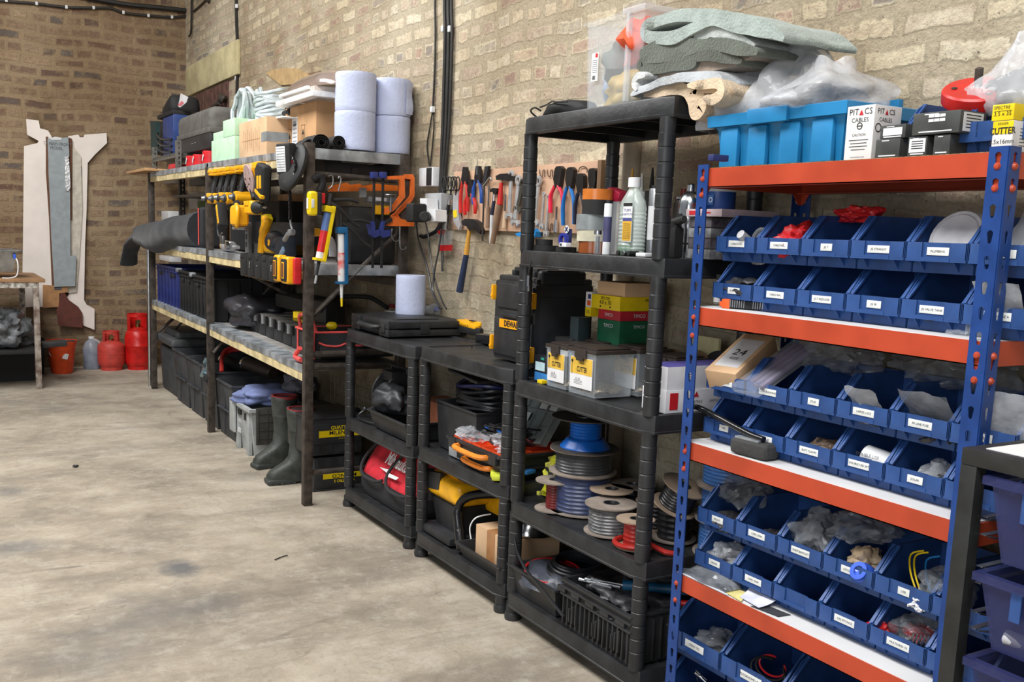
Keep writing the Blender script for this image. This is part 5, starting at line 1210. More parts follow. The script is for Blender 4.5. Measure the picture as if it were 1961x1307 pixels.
# black tool boxes standing on end on the mid shelving
def toolbox(x0,x1,y0,y1,z0,z1,label,word=None,deep=False):
 t=thing('tool_box',label,'tool box',((x0+x1)/2,(y0+y1)/2,z0));w=y1-y0;h=z1-z0
 b=B();b.bx(x0+.01,x1,y0,y1,z0,z1-.02,.012);b.bx(x0+.02,x1-.0,y0+.01,y1-.01,z1-.03,z1,.01);sh=b.done('box_shell',blackpl,t)
 b=B()
 b.bx(x0,x0+.02,y0+w*.1,y1-w*.1,z0+h*.62,z1-.03,.008);b.bx(x0,x0+.02,y0+w*.06,y1-w*.06,z0+.02,z0+h*.5,.008);b.bx(x0+.002,x0+.02,y0+w*.3,y1-w*.3,z0+h*.5,z0+h*.6,.004)
 b.bx(x0-.004,x0+.01,y0+w*.3,y1-w*.25,z0+h*.52,z0+h*.56,.003)
 for y in(y0-.004,y1-.008):b.bx(x0+.03,x1-.02,y,y+.012,z0+h*.1,z0+h*.8,.004)
 fp=b.done('front_panel',M('charcoal_plastic',(40,41,44),.5,var=.15,bump=.1),t)
 b=B();b.bx(x0+.05,x1-.05,y0+w*.2,y0+w*.28,z1,z1+.02,.004);b.bx(x0+.05,x1-.05,y1-w*.28,y1-w*.2,z1,z1+.02,.004);b.bx(x0+.06,x1-.06,y0+w*.2,y1-w*.2,z1+.014,z1+.032,.006);b.done('handle',blackpl,t)
 for(yy_,zz)in((y1-.012,z1-.07),(y0-.002,z1-.08),(y1-.012,z0+.06),(y0-.002,z0+.05)):
  b=B();b.bx(x0-.006,x0+.016,yy_,yy_+.016,zz-.028,zz+.03,.005);b.cyl((x0-.008,yy_+.008,zz-.012),(x0-.004,yy_+.008,zz-.012),.006,n=10);b.done('latch',M('amber_latch',(240,166,20),.35),sh)
 if word:
  b=B();b.box((x0-.0045,(y0+y1)/2-w*.1,z0+h*.44),(.002,w*.7,h*.1));b.mi=1;text(b,word,h*.068,(x0-.0058,(y0+y1)/2-w*.1,z0+h*.44),AX,UP,.0006,.95,.0012);b.done('badge',[M('amber_latch',(240,166,20)),ink],fp)
 return t
y1=3.46;
p=at(940,655,X=1.9);q=at(1012,655,X=1.9)
zt=at(945,520,X=1.9).z
toolbox(1.9,2.12,q.y+.0,p.y,MZ,zt-.01,'black tool box with amber latches and lettering, standing on end on the mid shelving','DEWALT')
b=B();b.bx(1.93,2.08,at(1085,510,X=1.93).y,at(950,510,X=1.93).y,zt+.024,zt+.05,.01)
p=at(1013,640,X=1.86);q=at(1112,640,X=2.08)
t2=toolbox(1.865,2.13,2.955,p.y+.03,MZ+.001,zt-.01,'taller black tool box with rounded top beside the one with amber lettering')
b2=B();c0=V((1.99,3.05,zt-.03));b2.box((2.0,(2.96+p.y+.03)/2,zt-.01),(.2,p.y+.03-2.96,.06),.03,seg=4);b2.done('rounded_lid',M('charcoal_plastic',(40,41,44)),t2)
b.bm.free()
p=at(1020,560,X=1.79)
t=thing('hanging_tool','thin dark tool hanging from the tall shelving post, in front of the tool boxes','tool',at(1013,585,X=1.77))
b=B();b.tube([at(1017,500,X=1.775),at(1014,515,X=1.77),at(1012,530,X=1.77)],.0035,6,smooth=3);b.done('cord',matblack,t)
b=B();b.cyl(at(1012,528,X=1.77),at(1011,558,X=1.77),.005,n=8);b.done('shaft',chrome,t);b=B();b.cyl(at(1011,548,X=1.77),at(1010,585,X=1.77),.006,.004,n=8);b.done('grip',matblack,t)
# yellow charger and black clamp
p=at(898,640,Z=MZ);t=thing('battery_charger','yellow and black battery charger lying on the mid shelving','charger',p)
T=TR(p+V((.03,-.02,.02)),R(12));b=B(T);b.box((0,0,0),(.11,.17,.034),.01);b.done('base',matblack,t)
b=B(T);b.box((-.004,.02,.024),(.1,.15,.026),.01,rot('X',8));b.box((.0,-.04,.034),(.07,.05,.02),.006);b.box((-.0,.045,.036),(.06,.05,.012),.004);b.done('cover',yel,t)
b=B(T);[b.box((-.0,-.02+.012*k,.044),(.05,.003,.004),0)for k in range(5)];text(b,'DEWALT',.012,(-.056,.03,.02),AX,UP,.001);b.done('slots',matblack,t)
p=at(925,660,Z=MZ);t=thing('black_case','small black tapered case lying beside the yellow charger','case',p)
b=B();b.box(p+V((.03,0,.022)),(.06,.12,.042),.012,rot('Z',20));b.done('case_body',M('gloss_black',(26,26,28)),t);b=B();b.tube([p+V((.02,-.06,.035)),p+V((.0,-.075,.02)),p+V((.02,-.06,.004))],.004,6,smooth=3);b.done('strap',matblack,t)
p=at(980,683,Z=MZ);t=thing('white_bottle','slim white bottle with a teal cap on the mid shelving','bottle',p)
b=B();b.lathe([(.0125,0),(.0145,.004),(.0145,.07),(.009,.09),(.007,.093)],p,18);b.done('bottle_body',white,t);b=B();b.lathe([(.009,.092),(.0085,.11),(.007,.113)],p,14);b.done('cap',M('teal_cap',(24,150,140),.4),t)
p=at(903,668,Z=MZ);b=B();b.tube([p+V((0,.015,.001)),p+V((0,0,.001)),p+V((0,0,.014)),p+V((0,-.006,.014)),p+V((0,-.006,.001)),p+V((0,-.015,.001))],.0015,5);tag(b.done('small_hook',matblack),'tiny black wire hook lying on the mid shelving top','hook')
# black power tool case
pL=at(664,628,Z=LZ);pM=at(748,647,Z=LZ)
t=thing('tool_case','large flat black moulded tool case lying on the low shelving','case',(2.0,(pL.y+pM.y)/2,LZ))
y0,y1=pM.y-.0,pL.y-.005;x0,x1=1.84,2.235
for nm,za,zb in(('case_base',LZ+.0,LZ+.036),('case_lid',LZ+.037,LZ+.075)):
 b=B();b.bx(x0,x1,y0,y1,za,zb,.012);b.bx(x0+.03,x1-.03,y0-.006,y0+.004,za+.004,zb-.004,.003)
 if nm=='case_lid':b.bx(x0+.05,x1-.12,y0+.05,y1-.05,zb-.004,zb+.006,.003)
 b.bx(x0-.01,x0+.006,y0,y0+.11,za,zb,.006);b.bx(x0-.01,x0+.006,y1-.11,y1,za,zb,.006)
 cl_=b.done(nm,blackpl,t)
b=B();ym=(y0+y1)/2;b.tube([V((x0-.002,y0+.13,LZ+.038)),V((x0-.03,y0+.15,LZ+.038)),V((x0-.033,ym,LZ+.04)),V((x0-.03,y1-.15,LZ+.038)),V((x0-.002,y1-.13,LZ+.038))],.012,8,smooth=4);b.done('handle',blackpl,t)
for y in(y0+.055,y1-.055):b=B();b.bx(x0-.016,x0-.008,y-.02,y+.02,LZ+.018,LZ+.06,.003);b.done('latch',M('charcoal_plastic',(40,41,44)),cl_)
b=B();b.bx(x0+.15,x0+.2,y0-.012,y0-.004,LZ+.015,LZ+.06,.003);b.done('latch',M('charcoal_plastic',(40,41,44)),cl_)
CT=LZ+.0755
def paper_roll(c,r,h,label,group=None,core=.028,seed=1,name='paper_roll'):
 t=thing(name,label,'paper roll',c,group);b=B();pr=[(core,0),(r*.97,0),(r,.006)]
 for k in range(1,9):pr.append((r*(1+.004*math.sin(k*2.3+seed)),.006+(h-.012)*k/9))
 pr+=[(r,h-.006),(r*.97,h),(core,h)];n=40
 vs=[];fs=[]
 for i in range(n):
  a=2*math.pi*i/n
  for(rr,z)in pr:
   k=1+.012*noise.noise(V((math.cos(a)*2,math.sin(a)*2,z*9+seed)))if rr>core*1.2 else 1
   vs.append(V(c)+V((rr*k*math.cos(a),rr*k*math.sin(a),z)))
 m_=len(pr)
 for i in range(n):
  j=(i+1)%n
  for q in range(m_):fs.append((i*m_+q,j*m_+q,j*m_+(q+1)%m_,i*m_+(q+1)%m_))
 b.raw(vs,fs);b.done('paper',M('blue_white_paper_roll',(196,204,232),.85,var=.05,scale=5,bump=.25,bscale=60),t,smooth=50)
 b=B();b.ring([(core*.85,.002),(core,.002),(core,h-.002),(core*.85,h-.002)],c,24);b.done('core',card,t)
 return t
p=at(786,590,X=2.09);paper_roll(V((2.09,p.y,CT)),.075,at(786,527,X=2.09).z-CT,'pale blue paper roll standing on the black tool case',seed=3)
p=at(812,603,Z=CT);t=thing('dust_mask','white moulded dust mask lying on the black tool case','mask',p+V((0,0,0)))
b=B();b.grid(lambda u,v:p+V((.04+(u-.5)*.13,-.05*math.sin(math.pi*v)*math.cos(math.pi*(u-.5)),.006+.045*math.sin(math.pi*v)*(1-(2*u-1)**2*.6)+.03*v*(1-v)+.004*math.sin(u*20))),17,11)
b.grid(lambda u,v:p+V((.04+(u-.5)*.126,-.046*math.sin(math.pi*v)*math.cos(math.pi*(u-.5)),.004+.042*math.sin(math.pi*v)*(1-(2*u-1)**2*.6)+.03*v*(1-v))),17,11);b.done('shell',frost,t)
b=B();b.cyl(p+V((.04,-.05,.03)),p+V((.04,-.062,.034)),.012,n=14);b.done('valve',M('blue_grey_rubber',(90,96,130),.5),t)
b=B();p=at(853,600,Z=CT);b.lathe([(.03,0),(.034,.004),(.034,.016),(.03,.02),(.012,.022)],p+V((.03,.03,0)),20);tag(b.done('black_puck',matblack),'round black lid behind the dust mask','lid')
b=B();p=at(740,598,Z=CT+.002);b.box(p+V((.04,.02,0)),(.03,.09,.003),0,rot('Z',10));tag(b.done('grey_ruler',galv),'small grey strip lying on the black tool case','strip')
# curved black bar behind and tools near the rack end
b=B();b.tube([at(612,597,X=1.8),at(632,575,X=1.9),at(650,569,X=2.0),at(702,569,X=2.1),at(722,577,X=2.15),at(742,590,X=2.18)],.013,10,smooth=5);tag(b.done('curved_bar',matblack),'curved black bar leaning behind the flat tool case','bar')
b=B();b.box(at(752,585,X=2.2)+V((0,0,-.004)),(.03,.05,.02),.006);tag(b.done('red_black_tool',M('maroon',(120,30,34),.4)),'small maroon item behind the flat tool case','tool')
# ---- low shelving second tier
L1=.4655
c=V((1.99,4.4,L1+.125))
t=thing('cable_drum','black extension cable drum standing in the low shelving','cable drum',(2.0,4.38,L1))
for y,r in((4.44,.12),(4.3,.12)):
 b=B();b.ring([(.05,0),(r,0),(r+.004,.006),(r,.012),(.05,.012)],(2.0,y,L1+.125),32,rot('X',90));b.done('side_plate',blackpl,t)
b=B();b.lathe([(.075,0),(.082,.02),(.078,.05),(.084,.08),(.078,.11),(.075,.13)],(2.0,4.43,L1+.125),28,rot('X',90));b.done('wound_cable',M('brown_cable',(96,60,44),.5),t)
b=B();b.tube([V((2.0,4.46,L1+.245)),V((2.0,4.46,L1+.265)),V((2.0,4.28,L1+.265)),V((2.0,4.28,L1+.245))],.008,8);b.bx(1.93,2.06,4.31,4.43,L1+.2,L1+.25,.006);b.done('handle',blackpl,t)
b=B();b.lathe([(.045,0),(.045,.006)],(2.0,4.455,L1+.125),20,rot('X',90));b.done('socket_plate',steel,t)
b=B();b.tube([V((1.9,4.44,L1+.06)),V((1.84,4.47,L1+.03)),V((1.82,4.45,L1+.006)),V((1.82,4.36,L1+.005)),V((1.84,4.28,L1+.006))],.0055,8,smooth=5);b.blob((1.86,4.47,L1+.045),(.03,.03,.03),.1,2,2,2);b.done('lead',cbk,t)
b=B();b.blob((1.9,4.22,L1+.13),(.15,.26,.14),.22,1.8,6,4,.42,.15);tag(b.done('black_bag',M('black_bin_bag',(40,42,46),.5,bump=.35,bscale=22),smooth=60),'crumpled black bag lying in the tray of the low shelving','bag')
tray(1.8,2.12,3.86,4.27,L1,L1+.085,'deep black tray holding the crumpled bag in the low shelving')
carton('small_carton',1.98,2.12,3.9,4.1,L1+.03,L1+.16,M('terracotta_box',(150,88,60),.7),'terracotta brown box behind the crumpled bag in the low shelving')
# ---- low shelving floor tier: red bag
LB=.1045
t=thing('red_tool_bag','red tool bag with white script lettering and black base on the low shelving','bag',(1.97,4.17,LB))
y0,y1=3.86,4.5;x0,x1=1.83,2.13
def bagsec(v,k=0):
 return None
b=B()
def bagf(u,v):
 a=2*math.pi*u;cs,sn=math.cos(a),math.sin(a);n_=5
 r=(abs(cs)**n_+abs(sn)**n_)**(-1/n_);hw=(.15-.11*v**1.1);hl=(.32-.075*v**1.3)
 q=V((1.98+r*cs*hw,4.18+r*sn*hl-.0*v,LB+.09+.225*v));nz_=noise.noise_vector(q*7)*.022*(.4+v);return q+nz_
b.grid(bagf,48,16,True);b.grid(lambda u,v:bagf(u,1)*(1-v)+V((1.98,4.18+(bagf(u,1).y-4.18)*(1-v*.9)if False else 4.18,LB+.32))*v,48,3,True);rb_=b.done('bag_body',M('red_canvas',(206,36,52),.75,var=.15,bump=.3,bscale=200),t,smooth=80)
b=B()
def basef(u,v):
 a=2*math.pi*u;cs,sn=math.cos(a),math.sin(a);n_=6;r=(abs(cs)**n_+abs(sn)**n_)**(-1/n_);k=1-.06*(1-min(1,v*4))
 return V((1.98+r*cs*.152*k,4.18+r*sn*.322*k,LB+.105*v))
b.grid(basef,48,8,True);b.raw([basef(i/48,0)for i in range(48)],[tuple(range(48))]);b.done('bag_base',M('black_canvas',(38,38,42),.8,bump=.3,bscale=200),t,smooth=60)
b=B();
def on(y,z):
 v=(z-.09-LB)/.225;return V((1.98-(.15-.11*v**1.1)-.012,y,z))
for(dy,)in((.13,),(-.17,)):
 b.tube([on(4.18+dy+.05,LB+.27)+V((-.004,0,0)),on(4.18+dy+.1,LB+.2)+V((-.01,0,0)),on(4.18+dy+.11,LB+.14)+V((-.012,0,0)),on(4.18+dy+.04,LB+.105)+V((-.02,0,0)),on(4.18+dy-.1,LB+.105)+V((-.022,0,0)),on(4.18+dy-.16,LB+.12)+V((-.01,0,0))],.008,8,smooth=5)
b.done('handle_strap',M('black_canvas',(38,38,42)),t)
b=B();n0=(on(4.1,LB+.2)-on(4.1,LB+.12)).normalized()
text(b,'Milwaukee',.06,on(4.08,LB+.215)+V((-.006,0,0)),AX,n0,.0015,.72,.002,shear=.35)
b.prism([(0,0),(.11,.012),(.098,-.004),(.22,0),(.2,-.016),(.085,-.022),(.1,-.008)],on(4.23,LB+.165)+V((-.008,0,0)),AX,n0,(-.0015,0,0));b.done('lettering',white,rb_)
# ---- mid shelving second tier
M1=.4905
t=thing('coil_box','dark box holding thick coils of black cable in the mid shelving','box',(2.0,3.5,M1))
b=B();tub(b,1.86,2.15,3.33,3.68,M1,M1+.2,.01,.006,.004);b.done('box_wall',M('charcoal_plastic',(40,41,44)),t,smooth=20)
for k in range(7):
 b=B();b.tube([V((2.0+.11*math.cos(a),3.5+(.15+.004*(k%3))*math.sin(a),M1+.19+.016*k+.012*math.sin(a*2+k)))for a in[i*math.pi/12 for i in range(24)]],.0085,7,True);b.done('cable_turn',cbk if k!=6 else M('blue_black_cable',(40,44,90),.35),t)
b=B();b.box((1.98,3.5,M1+.325),(.2,.26,.012),.003,rot('X',4));tag(b.done('dark_folder',M('charcoal_plastic',(40,41,44))),'flat dark lid lying on the coils in the mid shelving','lid')
t=thing('wire_tangle','tangle of dark wires with blue and red ends in the mid shelving','wires',(1.95,3.2,M1))
for k in range(16):
 r_=random.Random(k);pts=[V((1.93+r_.uniform(-.06,.1),3.22+r_.uniform(-.13,.13),M1+.115+r_.uniform(-.02,.06)))for _ in range(5)]
 b=B();b.tube(pts,.004,6,smooth=5);b.done('wire',(matblack,matblack,cbk,M('dark_maroon_wire',(110,24,32),.4),matblack,cbl)[k%6 if k%5 else 0],t)
lump('polythene_bag',(1.87,3.36,M1+.105),(.12,.14,.06),44,bagpl,'clear bag of grey sachets beside the orange organiser','bag',.3,.5,4)
carton('grey_box',1.83,1.96,3.33,3.5,M1,M1+.07,M('light_grey_plastic',(168,170,172),.5),'light grey plastic box at the far end of the mid shelf behind the organiser')
# orange and black open organiser (two, stacked)
OX=1.8
pA=at(832,862,X=OX-.01);
def organiser(x0,x1,y0,y1,z0,h,label,trays=True):
 t=thing('tool_organiser',label,'organiser',((x0+x1)/2,(y0+y1)/2,z0))
 b=B();tub(b,x0,x1,y0,y1,z0,z0+h,.006,.01,.004);b.bx(x0-.014,x0+.004,y0+.015,y0+.07,z0+.01,z0+h+.002,.004);b.bx(x0-.014,x0+.004,y1-.07,y1-.015,z0+.01,z0+h+.002,.004);b.done('case_base',blackpl,t,smooth=25)
 if trays:
  b=B()
  b.bx(x0+.012,x1-.012,y0+.012,y1-.012,z0+h-.03,z0+h-.026)
  for k in range(6):y=y0+.014+(y1-y0-.028)*k/5;b.bx(x0+.012,x1-.012,y-.002,y+.002,z0+h-.03,z0+h+.004)
  for x in(x0+.014,x0+.08,x0+.15,x1-.014):b.bx(x-.002,x+.002,y0+.012,y1-.012,z0+h-.03,z0+h+.002)
  b.done('divider_tray',M('vermilion_plastic',(228,84,40),.45),t)
 b=B();b.tube([V((x0-.004,y0+.09,z0+h*.55)),V((x0-.03,y0+.1,z0+h*.55)),V((x0-.034,y0+.15,z0+h*.5)),V((x0-.034,y1-.15,z0+h*.5)),V((x0-.03,y1-.1,z0+h*.55)),V((x0-.004,y1-.09,z0+h*.55))],.011,8,smooth=3);b.done('handle',M('tangerine_plastic',(246,142,48),.4),t)
 return t
organiser(1.83,2.13,3.04,3.42,M1,.045,'closed black and orange tool organiser underneath the open one',False)
organiser(1.80,2.13,3.03,3.44,M1+.0455,.05,'open black organiser with vermilion divider trays on the mid shelving')
lump('grip_bag',(1.9,3.15,M1+.12),(.1,.13,.05),47,bagpl,'clear grip bag lying in the open organiser','bag',.3,.5,4)
lump('grip_bag',(1.86,3.07,M1+.11),(.08,.06,.03),48,bagpl,'small clear bag at the near end of the open organiser','bag',.3,.5,4)
# clear compartment organiser leaning back
A=at(928,842,X=1.98);Bp=at(1035,850,X=1.98);Cc=at(1082,765,X=2.12);D=at(975,735,X=2.12)
t=thing('compartment_box','large clear compartment box leaning behind the posts between mid and tall shelving','organiser',(A+Bp)/2)
e1=(Bp-A);e2=(D-A);nn=e1.cross(e2).normalized();
if nn.x>0:nn=-nn
b=B();th=nn*-.03
P4=[A,Bp,Cc,D];b.raw([q for q in P4]+[q+th for q in P4],[(0,1,2,3),(7,6,5,4),(0,4,5,1),(1,5,6,2),(2,6,7,3),(3,7,4,0)]);b.done('lid',M('cloudy_clear',(176,186,186),.25,alpha=.55),t)
b=B()
def Q(u,v):return(A*(1-u)+Bp*u)*(1-v)+(D*(1-u)+Cc*u)*v
for k in range(7):b.tube([Q(k/6,0)+nn*.002,Q(k/6,1)+nn*.002],.003,5)
for k in range(4):b.tube([Q(0,k/3)+nn*.002,Q(1,k/3)+nn*.002],.003,5)
b.done('dividers',M('grey_divider',(150,158,156),.3,alpha=.8),t)
b=B();o_=Q(.52,.45);b.raw([Q(.45,.42)+nn*.005,Q(.62,.42)+nn*.005,Q(.62,.58)+nn*.005,Q(.45,.58)+nn*.005],[(0,1,2,3)]);b.raw([Q(.7,.7)+nn*.003,Q(.82,.7)+nn*.003,Q(.82,.98)+nn*.003,Q(.7,.98)+nn*.003],[(0,1,2,3)]);b.raw([Q(.86,.7)+nn*.003,Q(.98,.7)+nn*.003,Q(.98,.98)+nn*.003,Q(.86,.98)+nn*.003],[(0,1,2,3)])
b.mi=1;[b.raw([Q(.47+.022*k,.44)+nn*.006,Q(.478+.022*k,.44)+nn*.006,Q(.478+.022*k,.5)+nn*.006,Q(.47+.022*k,.5)+nn*.006],[(0,1,2,3)])for k in range(6)];b.done('sticker',[white,ink],t)
# ---- mid shelving floor tier: vacuum, box in tray, chrome dish
MB_=.1155
t=thing('vacuum_cleaner','yellow and black wet and dry vacuum cleaner on the lowest mid shelf','vacuum',(1.97,3.55,MB_))
b=B();b.box((1.965,3.565,MB_+.085),(.24,.25,.17),.03,seg=3,taper=(.8,.86));b.box((1.95,3.565,MB_+.02),(.29,.28,.035),.012);b.done('dust_tank',M('charcoal_plastic',(40,41,44)),t)
b=B();b.box((1.965,3.56,MB_+.215),(.27,.3,.1),.035,seg=4);b.box((1.975,3.53,MB_+.285),(.22,.2,.06),.028,seg=4);b.box((2.05,3.3,MB_+.18),(.14,.32,.09),.02);mh=b.done('motor_head',M('amber_yellow_plastic',(240,176,22),.3),t)
b=B();b.prism([(-.06,-.045),(.04,-.03),(.055,.045),(-.055,.03)],(1.828,3.62,MB_+.235),AX,UP,(.02,0,0));b.box((1.84,3.7,MB_+.2),(.05,.04,.14),.01);b.done('latch_panel',blackpl,mh)
b=B();b.tube([V((1.83,3.36,MB_+.012)),V((1.835,3.4,MB_+.09)),V((1.84,3.42,MB_+.17)),V((1.87,3.38,MB_+.225)),V((1.96,3.28,MB_+.25)),V((2.05,3.15,MB_+.24))],[.024,.022,.017,.019,.02,.02],12,smooth=6)
b.done('hose_nozzle',M('gloss_black',(26,26,28)),t)
b=B();b.tube([V((1.828,3.36,MB_+.03)),V((1.826,3.385,MB_+.09))],.01,6);b.done('nozzle_slot',steel,t)
for k in range(4):
 b=B();b.tube([V((1.98+.12*math.cos(a),3.42+(.17-.012*k)*math.sin(a),MB_+.285+.013*k))for a in[i*math.pi/10 for i in range(20)]],.012,7,True);b.done('coiled_hose',cbk,t)
tray(1.79,2.1,2.99,3.33,MB_,MB_+.06,'black tray holding the tan box on the lowest mid shelf')
t=thing('taped_carton','tan cardboard box with brown tape standing in the black tray','box',(1.93,3.13,MB_+.02))
b=B();b.bx(1.83,2.06,3.0,3.25,MB_+.02,MB_+.15,.002);b.done('carton',cardlt,t)
b=B();b.bx(1.8288,1.83,3.1,3.16,MB_+.021,MB_+.15);b.bx(1.829,2.06,3.1,3.16,MB_+.15,MB_+.151);b.done('tape',tapem,t)
t=thing('chrome_dish','round polished chrome burner dish lying on the tan box','dish',(1.97,3.02,MB_+.152))
b=B();b.lathe([(.05,0),(.095,.006),(.1,.012),(.085,.03),(.078,.05),(.06,.064),(.0,.07)][:6],(1.975,3.06,MB_+.152),36);b.done('dish',chrome,t)
b=B();b.tube([at(902,1033,X=1.82),at(900,1010,X=1.82),at(912,992,X=1.84),at(940,985,X=1.9)],.003,6,smooth=5);tag(b.done('white_lead',white),'thin white lead curving down beside the tan box','cable')
# ---- floor under the rack end: tool steps
def step(y0,y1,x0,x1,z0,h,flip,label):
 t=thing('caravan_step',label,'step',((x0+x1)/2,(y0+y1)/2,z0));s_=-1 if flip else 1;zc=z0+h/2
 b=B()
 b.box(((x0+x1)/2,(y0+y1)/2,zc),(x1-x0,y1-y0,h*.94),.012,taper=(1.0,1.0))
 zt=z0+h*.94 if not flip else z0
 b.bx(x0-.006,x1+.006,y0-.006,y1+.006,zt if not flip else z0,(z0+h)if not flip else z0+h*.06,.004);b.done('step_body',blackpl,t)
 b=B();yf=y0-.0005;sg=s_
 W=x1-x0
 for k in range(4):b.prism([(-.02,-.022),(.02,-.022),(.014,.022),(-.014,.022)],(x0+W*(.15+.235*k),y0-.004,zc-sg*h*.3),AYX,UP*sg,(0,.01,0))
 b.bx(x0+.01,x1-.01,y0-.004,y0+.006,zc-h*.18 if sg>0 else zc-h*.36,zc+h*.36 if sg>0 else zc+h*.18,.004);fp=b.done('front_panel',M('charcoal_plastic',(40,41,44)),t)
 b=B();u_=UP*sg;ax=AYX if not flip else-AYX
 zl=zc+sg*h*.13
 b.prism([(-W*.42,-.018),(W*.42,-.018),(W*.42,.018),(-W*.42,.018)],((x0+x1)/2+W*.1,y0-.005,zl-sg*.012),ax,u_,(0,.002,0));b.mi=1
 text(b,'MILENCO',.021,((x0+x1)/2+W*.1,y0-.0055,zl-sg*.008),ax,u_,.0008,1.1,.0006);text(b,'WWW.MILENCO.COM',.006,((x0+x1)/2+W*.1,y0-.0055,zl-sg*.025),ax,u_,.0008)
 b.mi=0;text(b,'QUATTRO' if not flip else 'QUATTRO 2',.018 if not flip else .015,((x0+x1)/2+W*.1,y0-.0055,zl+sg*.02),ax,u_,.0008,1,.0005);text(b,'MADE IN UK',.004,((x0+x1)/2+W*.1,y0-.0055,zl-sg*.04),ax,u_,.0008)
 b.done('lettering',[yel2,ink],fp)
step(4.86,5.2,1.735,2.02,0,.19,True,'lower black plastic step lying upside down on the floor under the rack end')
step(4.84,5.2,1.70,2.0,.192,.215,False,'upper black plastic step with yellow lettering stacked on the upturned one')
# cart-like tool bag with red piping on the lower shelf end
t=thing('piped_tool_bag','open black tool bag with coral piping on the pipes of the rack end','bag',(1.9,4.8,.735))
x0,x1,y0,y1,z0,z1=1.68,2.12,4.72,5.0,.735,.87
b=B();tub(b,x0,x1,y0,y1,z0,z1,.0,.002,.006);b.bx(x0+.03,x1-.03,y0-.02,y0,z0+.01,z0+.075,.008);b.done('bag_body',M('black_canvas',(38,38,42)),t)
b=B();crl=M('coral_piping',(226,84,80),.6)
zz=z1;loop=[V((x0,y0,zz)),V((x1,y0,zz)),V((x1,y1,zz)),V((x0,y1,zz))]
b.tube(loop,.006,6,True);b.tube([V((x0,y0,z0)),V((x0-.003,y0-.003,(z0+z1)/2)),V((x0,y0,z1))],.007,6);b.tube([V((x0+.02,y0-.02,z0+.085)),V((x0+.06,y0-.022,z0+.07)),V((x0+.12,y0-.022,z0+.065)),V((x0+.17,y0-.022,z0+.08)),V((x0+.19,y0-.022,z0+.07)),V((x0+.26,y0-.022,z0+.066)),V((x0+.36,y0-.02,z0+.085))],.005,6,smooth=3)
b.tube([V((x0-.006,y1-.05,z0+.02)),V((x0-.006,y1-.05,z1)),V((x0-.006,y0+.05,z1)),V((x0-.006,y0+.05,z0))],.005,6);b.done('piping',crl,t)
b=B();b.tube([V((x0+.02,y0+.02,z1)),V((x0,y0+.05,z1+.07)),V((x0,y1-.06,z1+.07)),V((x0+.02,y1-.02,z1))],.009,8,smooth=4);b.done('carry_handle',crl,t)
lump('yellow_tape_measure',(1.82,4.84,.89),(.06,.05,.045),3,yel2,'yellow tape measure sticking out of the piped tool bag','tape measure',.1,.05)
lump('red_tool',(2.02,4.84,.885),(.08,.03,.03),4,red,'red tool handle sticking out of the piped tool bag','tool',.1,.05)
# ================================================================== welded rack contents
# ---- top
RT=1.79
foam=M('pale_green_foam',(188,222,190),.9,var=.05,bump=.1)
def fb(x0,x1,ya,yb,z0,z1,label):
 b=B();b.bx(x0,x1,min(ya,yb),max(ya,yb),z0,z1,.004);return tag(b.done('foam_block',foam),label,'foam block','pale green foam blocks')
Z1=1.79
y_l,y_r=at(405,305,X=1.64).y,at(450,298,X=1.64).y
zt1=at(430,264,X=1.64).z;zt2=at(430,231,X=1.64).z
fb(1.64,1.84,y_l,y_r+.005,Z1,zt1,'pale green foam block, the lower of the pile beside the brown box')
fb(1.64,1.84,at(427,260,X=1.64).y,y_r+.005,zt1+.001,zt2,'pale green foam block on top of the lower one')
fb(1.65,1.84,y_l-.01,at(427,260,X=1.64).y+.01,zt1+.001,zt1+.05,'thin pale foam piece beside the upper foam block')
p=V((1.72,at(418,250,X=1.72).y,zt1+.001));t=thing('white_jug','white jug with bright blue cap behind the pale green foam','jug',p+V((.16,.12,-.12)))
b=B();b.lathe([(.05,-.12),(.055,-.1),(.055,.03),(.03,.07),(.02,.08)],p+V((.16,.12,0)),18);b.done('jug_body',white,t)
b=B();b.lathe([(.028,.078),(.03,.11),(.026,.115)],p+V((.16,.12,0)),18);b.done('cap',M('bright_blue_plastic',(52,96,215)),t)
t=carton('taped_carton',1.665,1.99,at(509,295,X=1.66).y,y_r-.005,1.785,at(509,222,X=1.66).z,cardlt,'wide cardboard box with grey tape and printed side on the rack top')
b=B();yc=at(509,295,X=1.66).y;zc=at(509,262,X=1.66).z;b.bx(1.6635,1.665,yc,yc+.1,zc-.022,zc+.03);b.bx(1.664,1.95,yc-.0015,yc,zc-.022,zc+.03);b.done('duct_tape',M('duct_tape',(140,146,148)),t)
b=B();w_=y_r-yc
for k in range(9):b.bx(1.664,1.665,yc+w_*(.25+.07*k),yc+w_*(.255+.07*k),1.82+.02*(k%3),1.95-.015*(k%2))
b.bx(1.664,1.665,yc+w_*.22,yc+w_*.9,1.885,1.887);b.done('faint_print',M('carton_print',(170,128,88),.8),t)
X2=1.79;yL,yC=at(546,280,X=X2).y,at(605,280,X=X2).y;zt=at(605,192,X=X2).z
t=carton('taped_carton',X2,2.02,yC,yL,1.78,zt,card,'tall brown box with arrows and a white shipping label on the rack top',bev=.004)
b=B();w_=yL-yC;b.bx(X2-.001,X2,yL-w_*.42,yL-w_*.24,1.80,zt-.06);b.mi=1
b.bx(X2-.0015,X2-.001,yL-w_*.38,yL-w_*.29,zt-.11,zt-.08);[b.bx(X2-.0015,X2-.001,yL-w_*.4,yL-w_*.27,1.86+.022*k,1.866+.022*k)for k in range(5)];b.done('shipping_label',[white,M('label_grey',(150,154,160),.6)],t)
b=B()
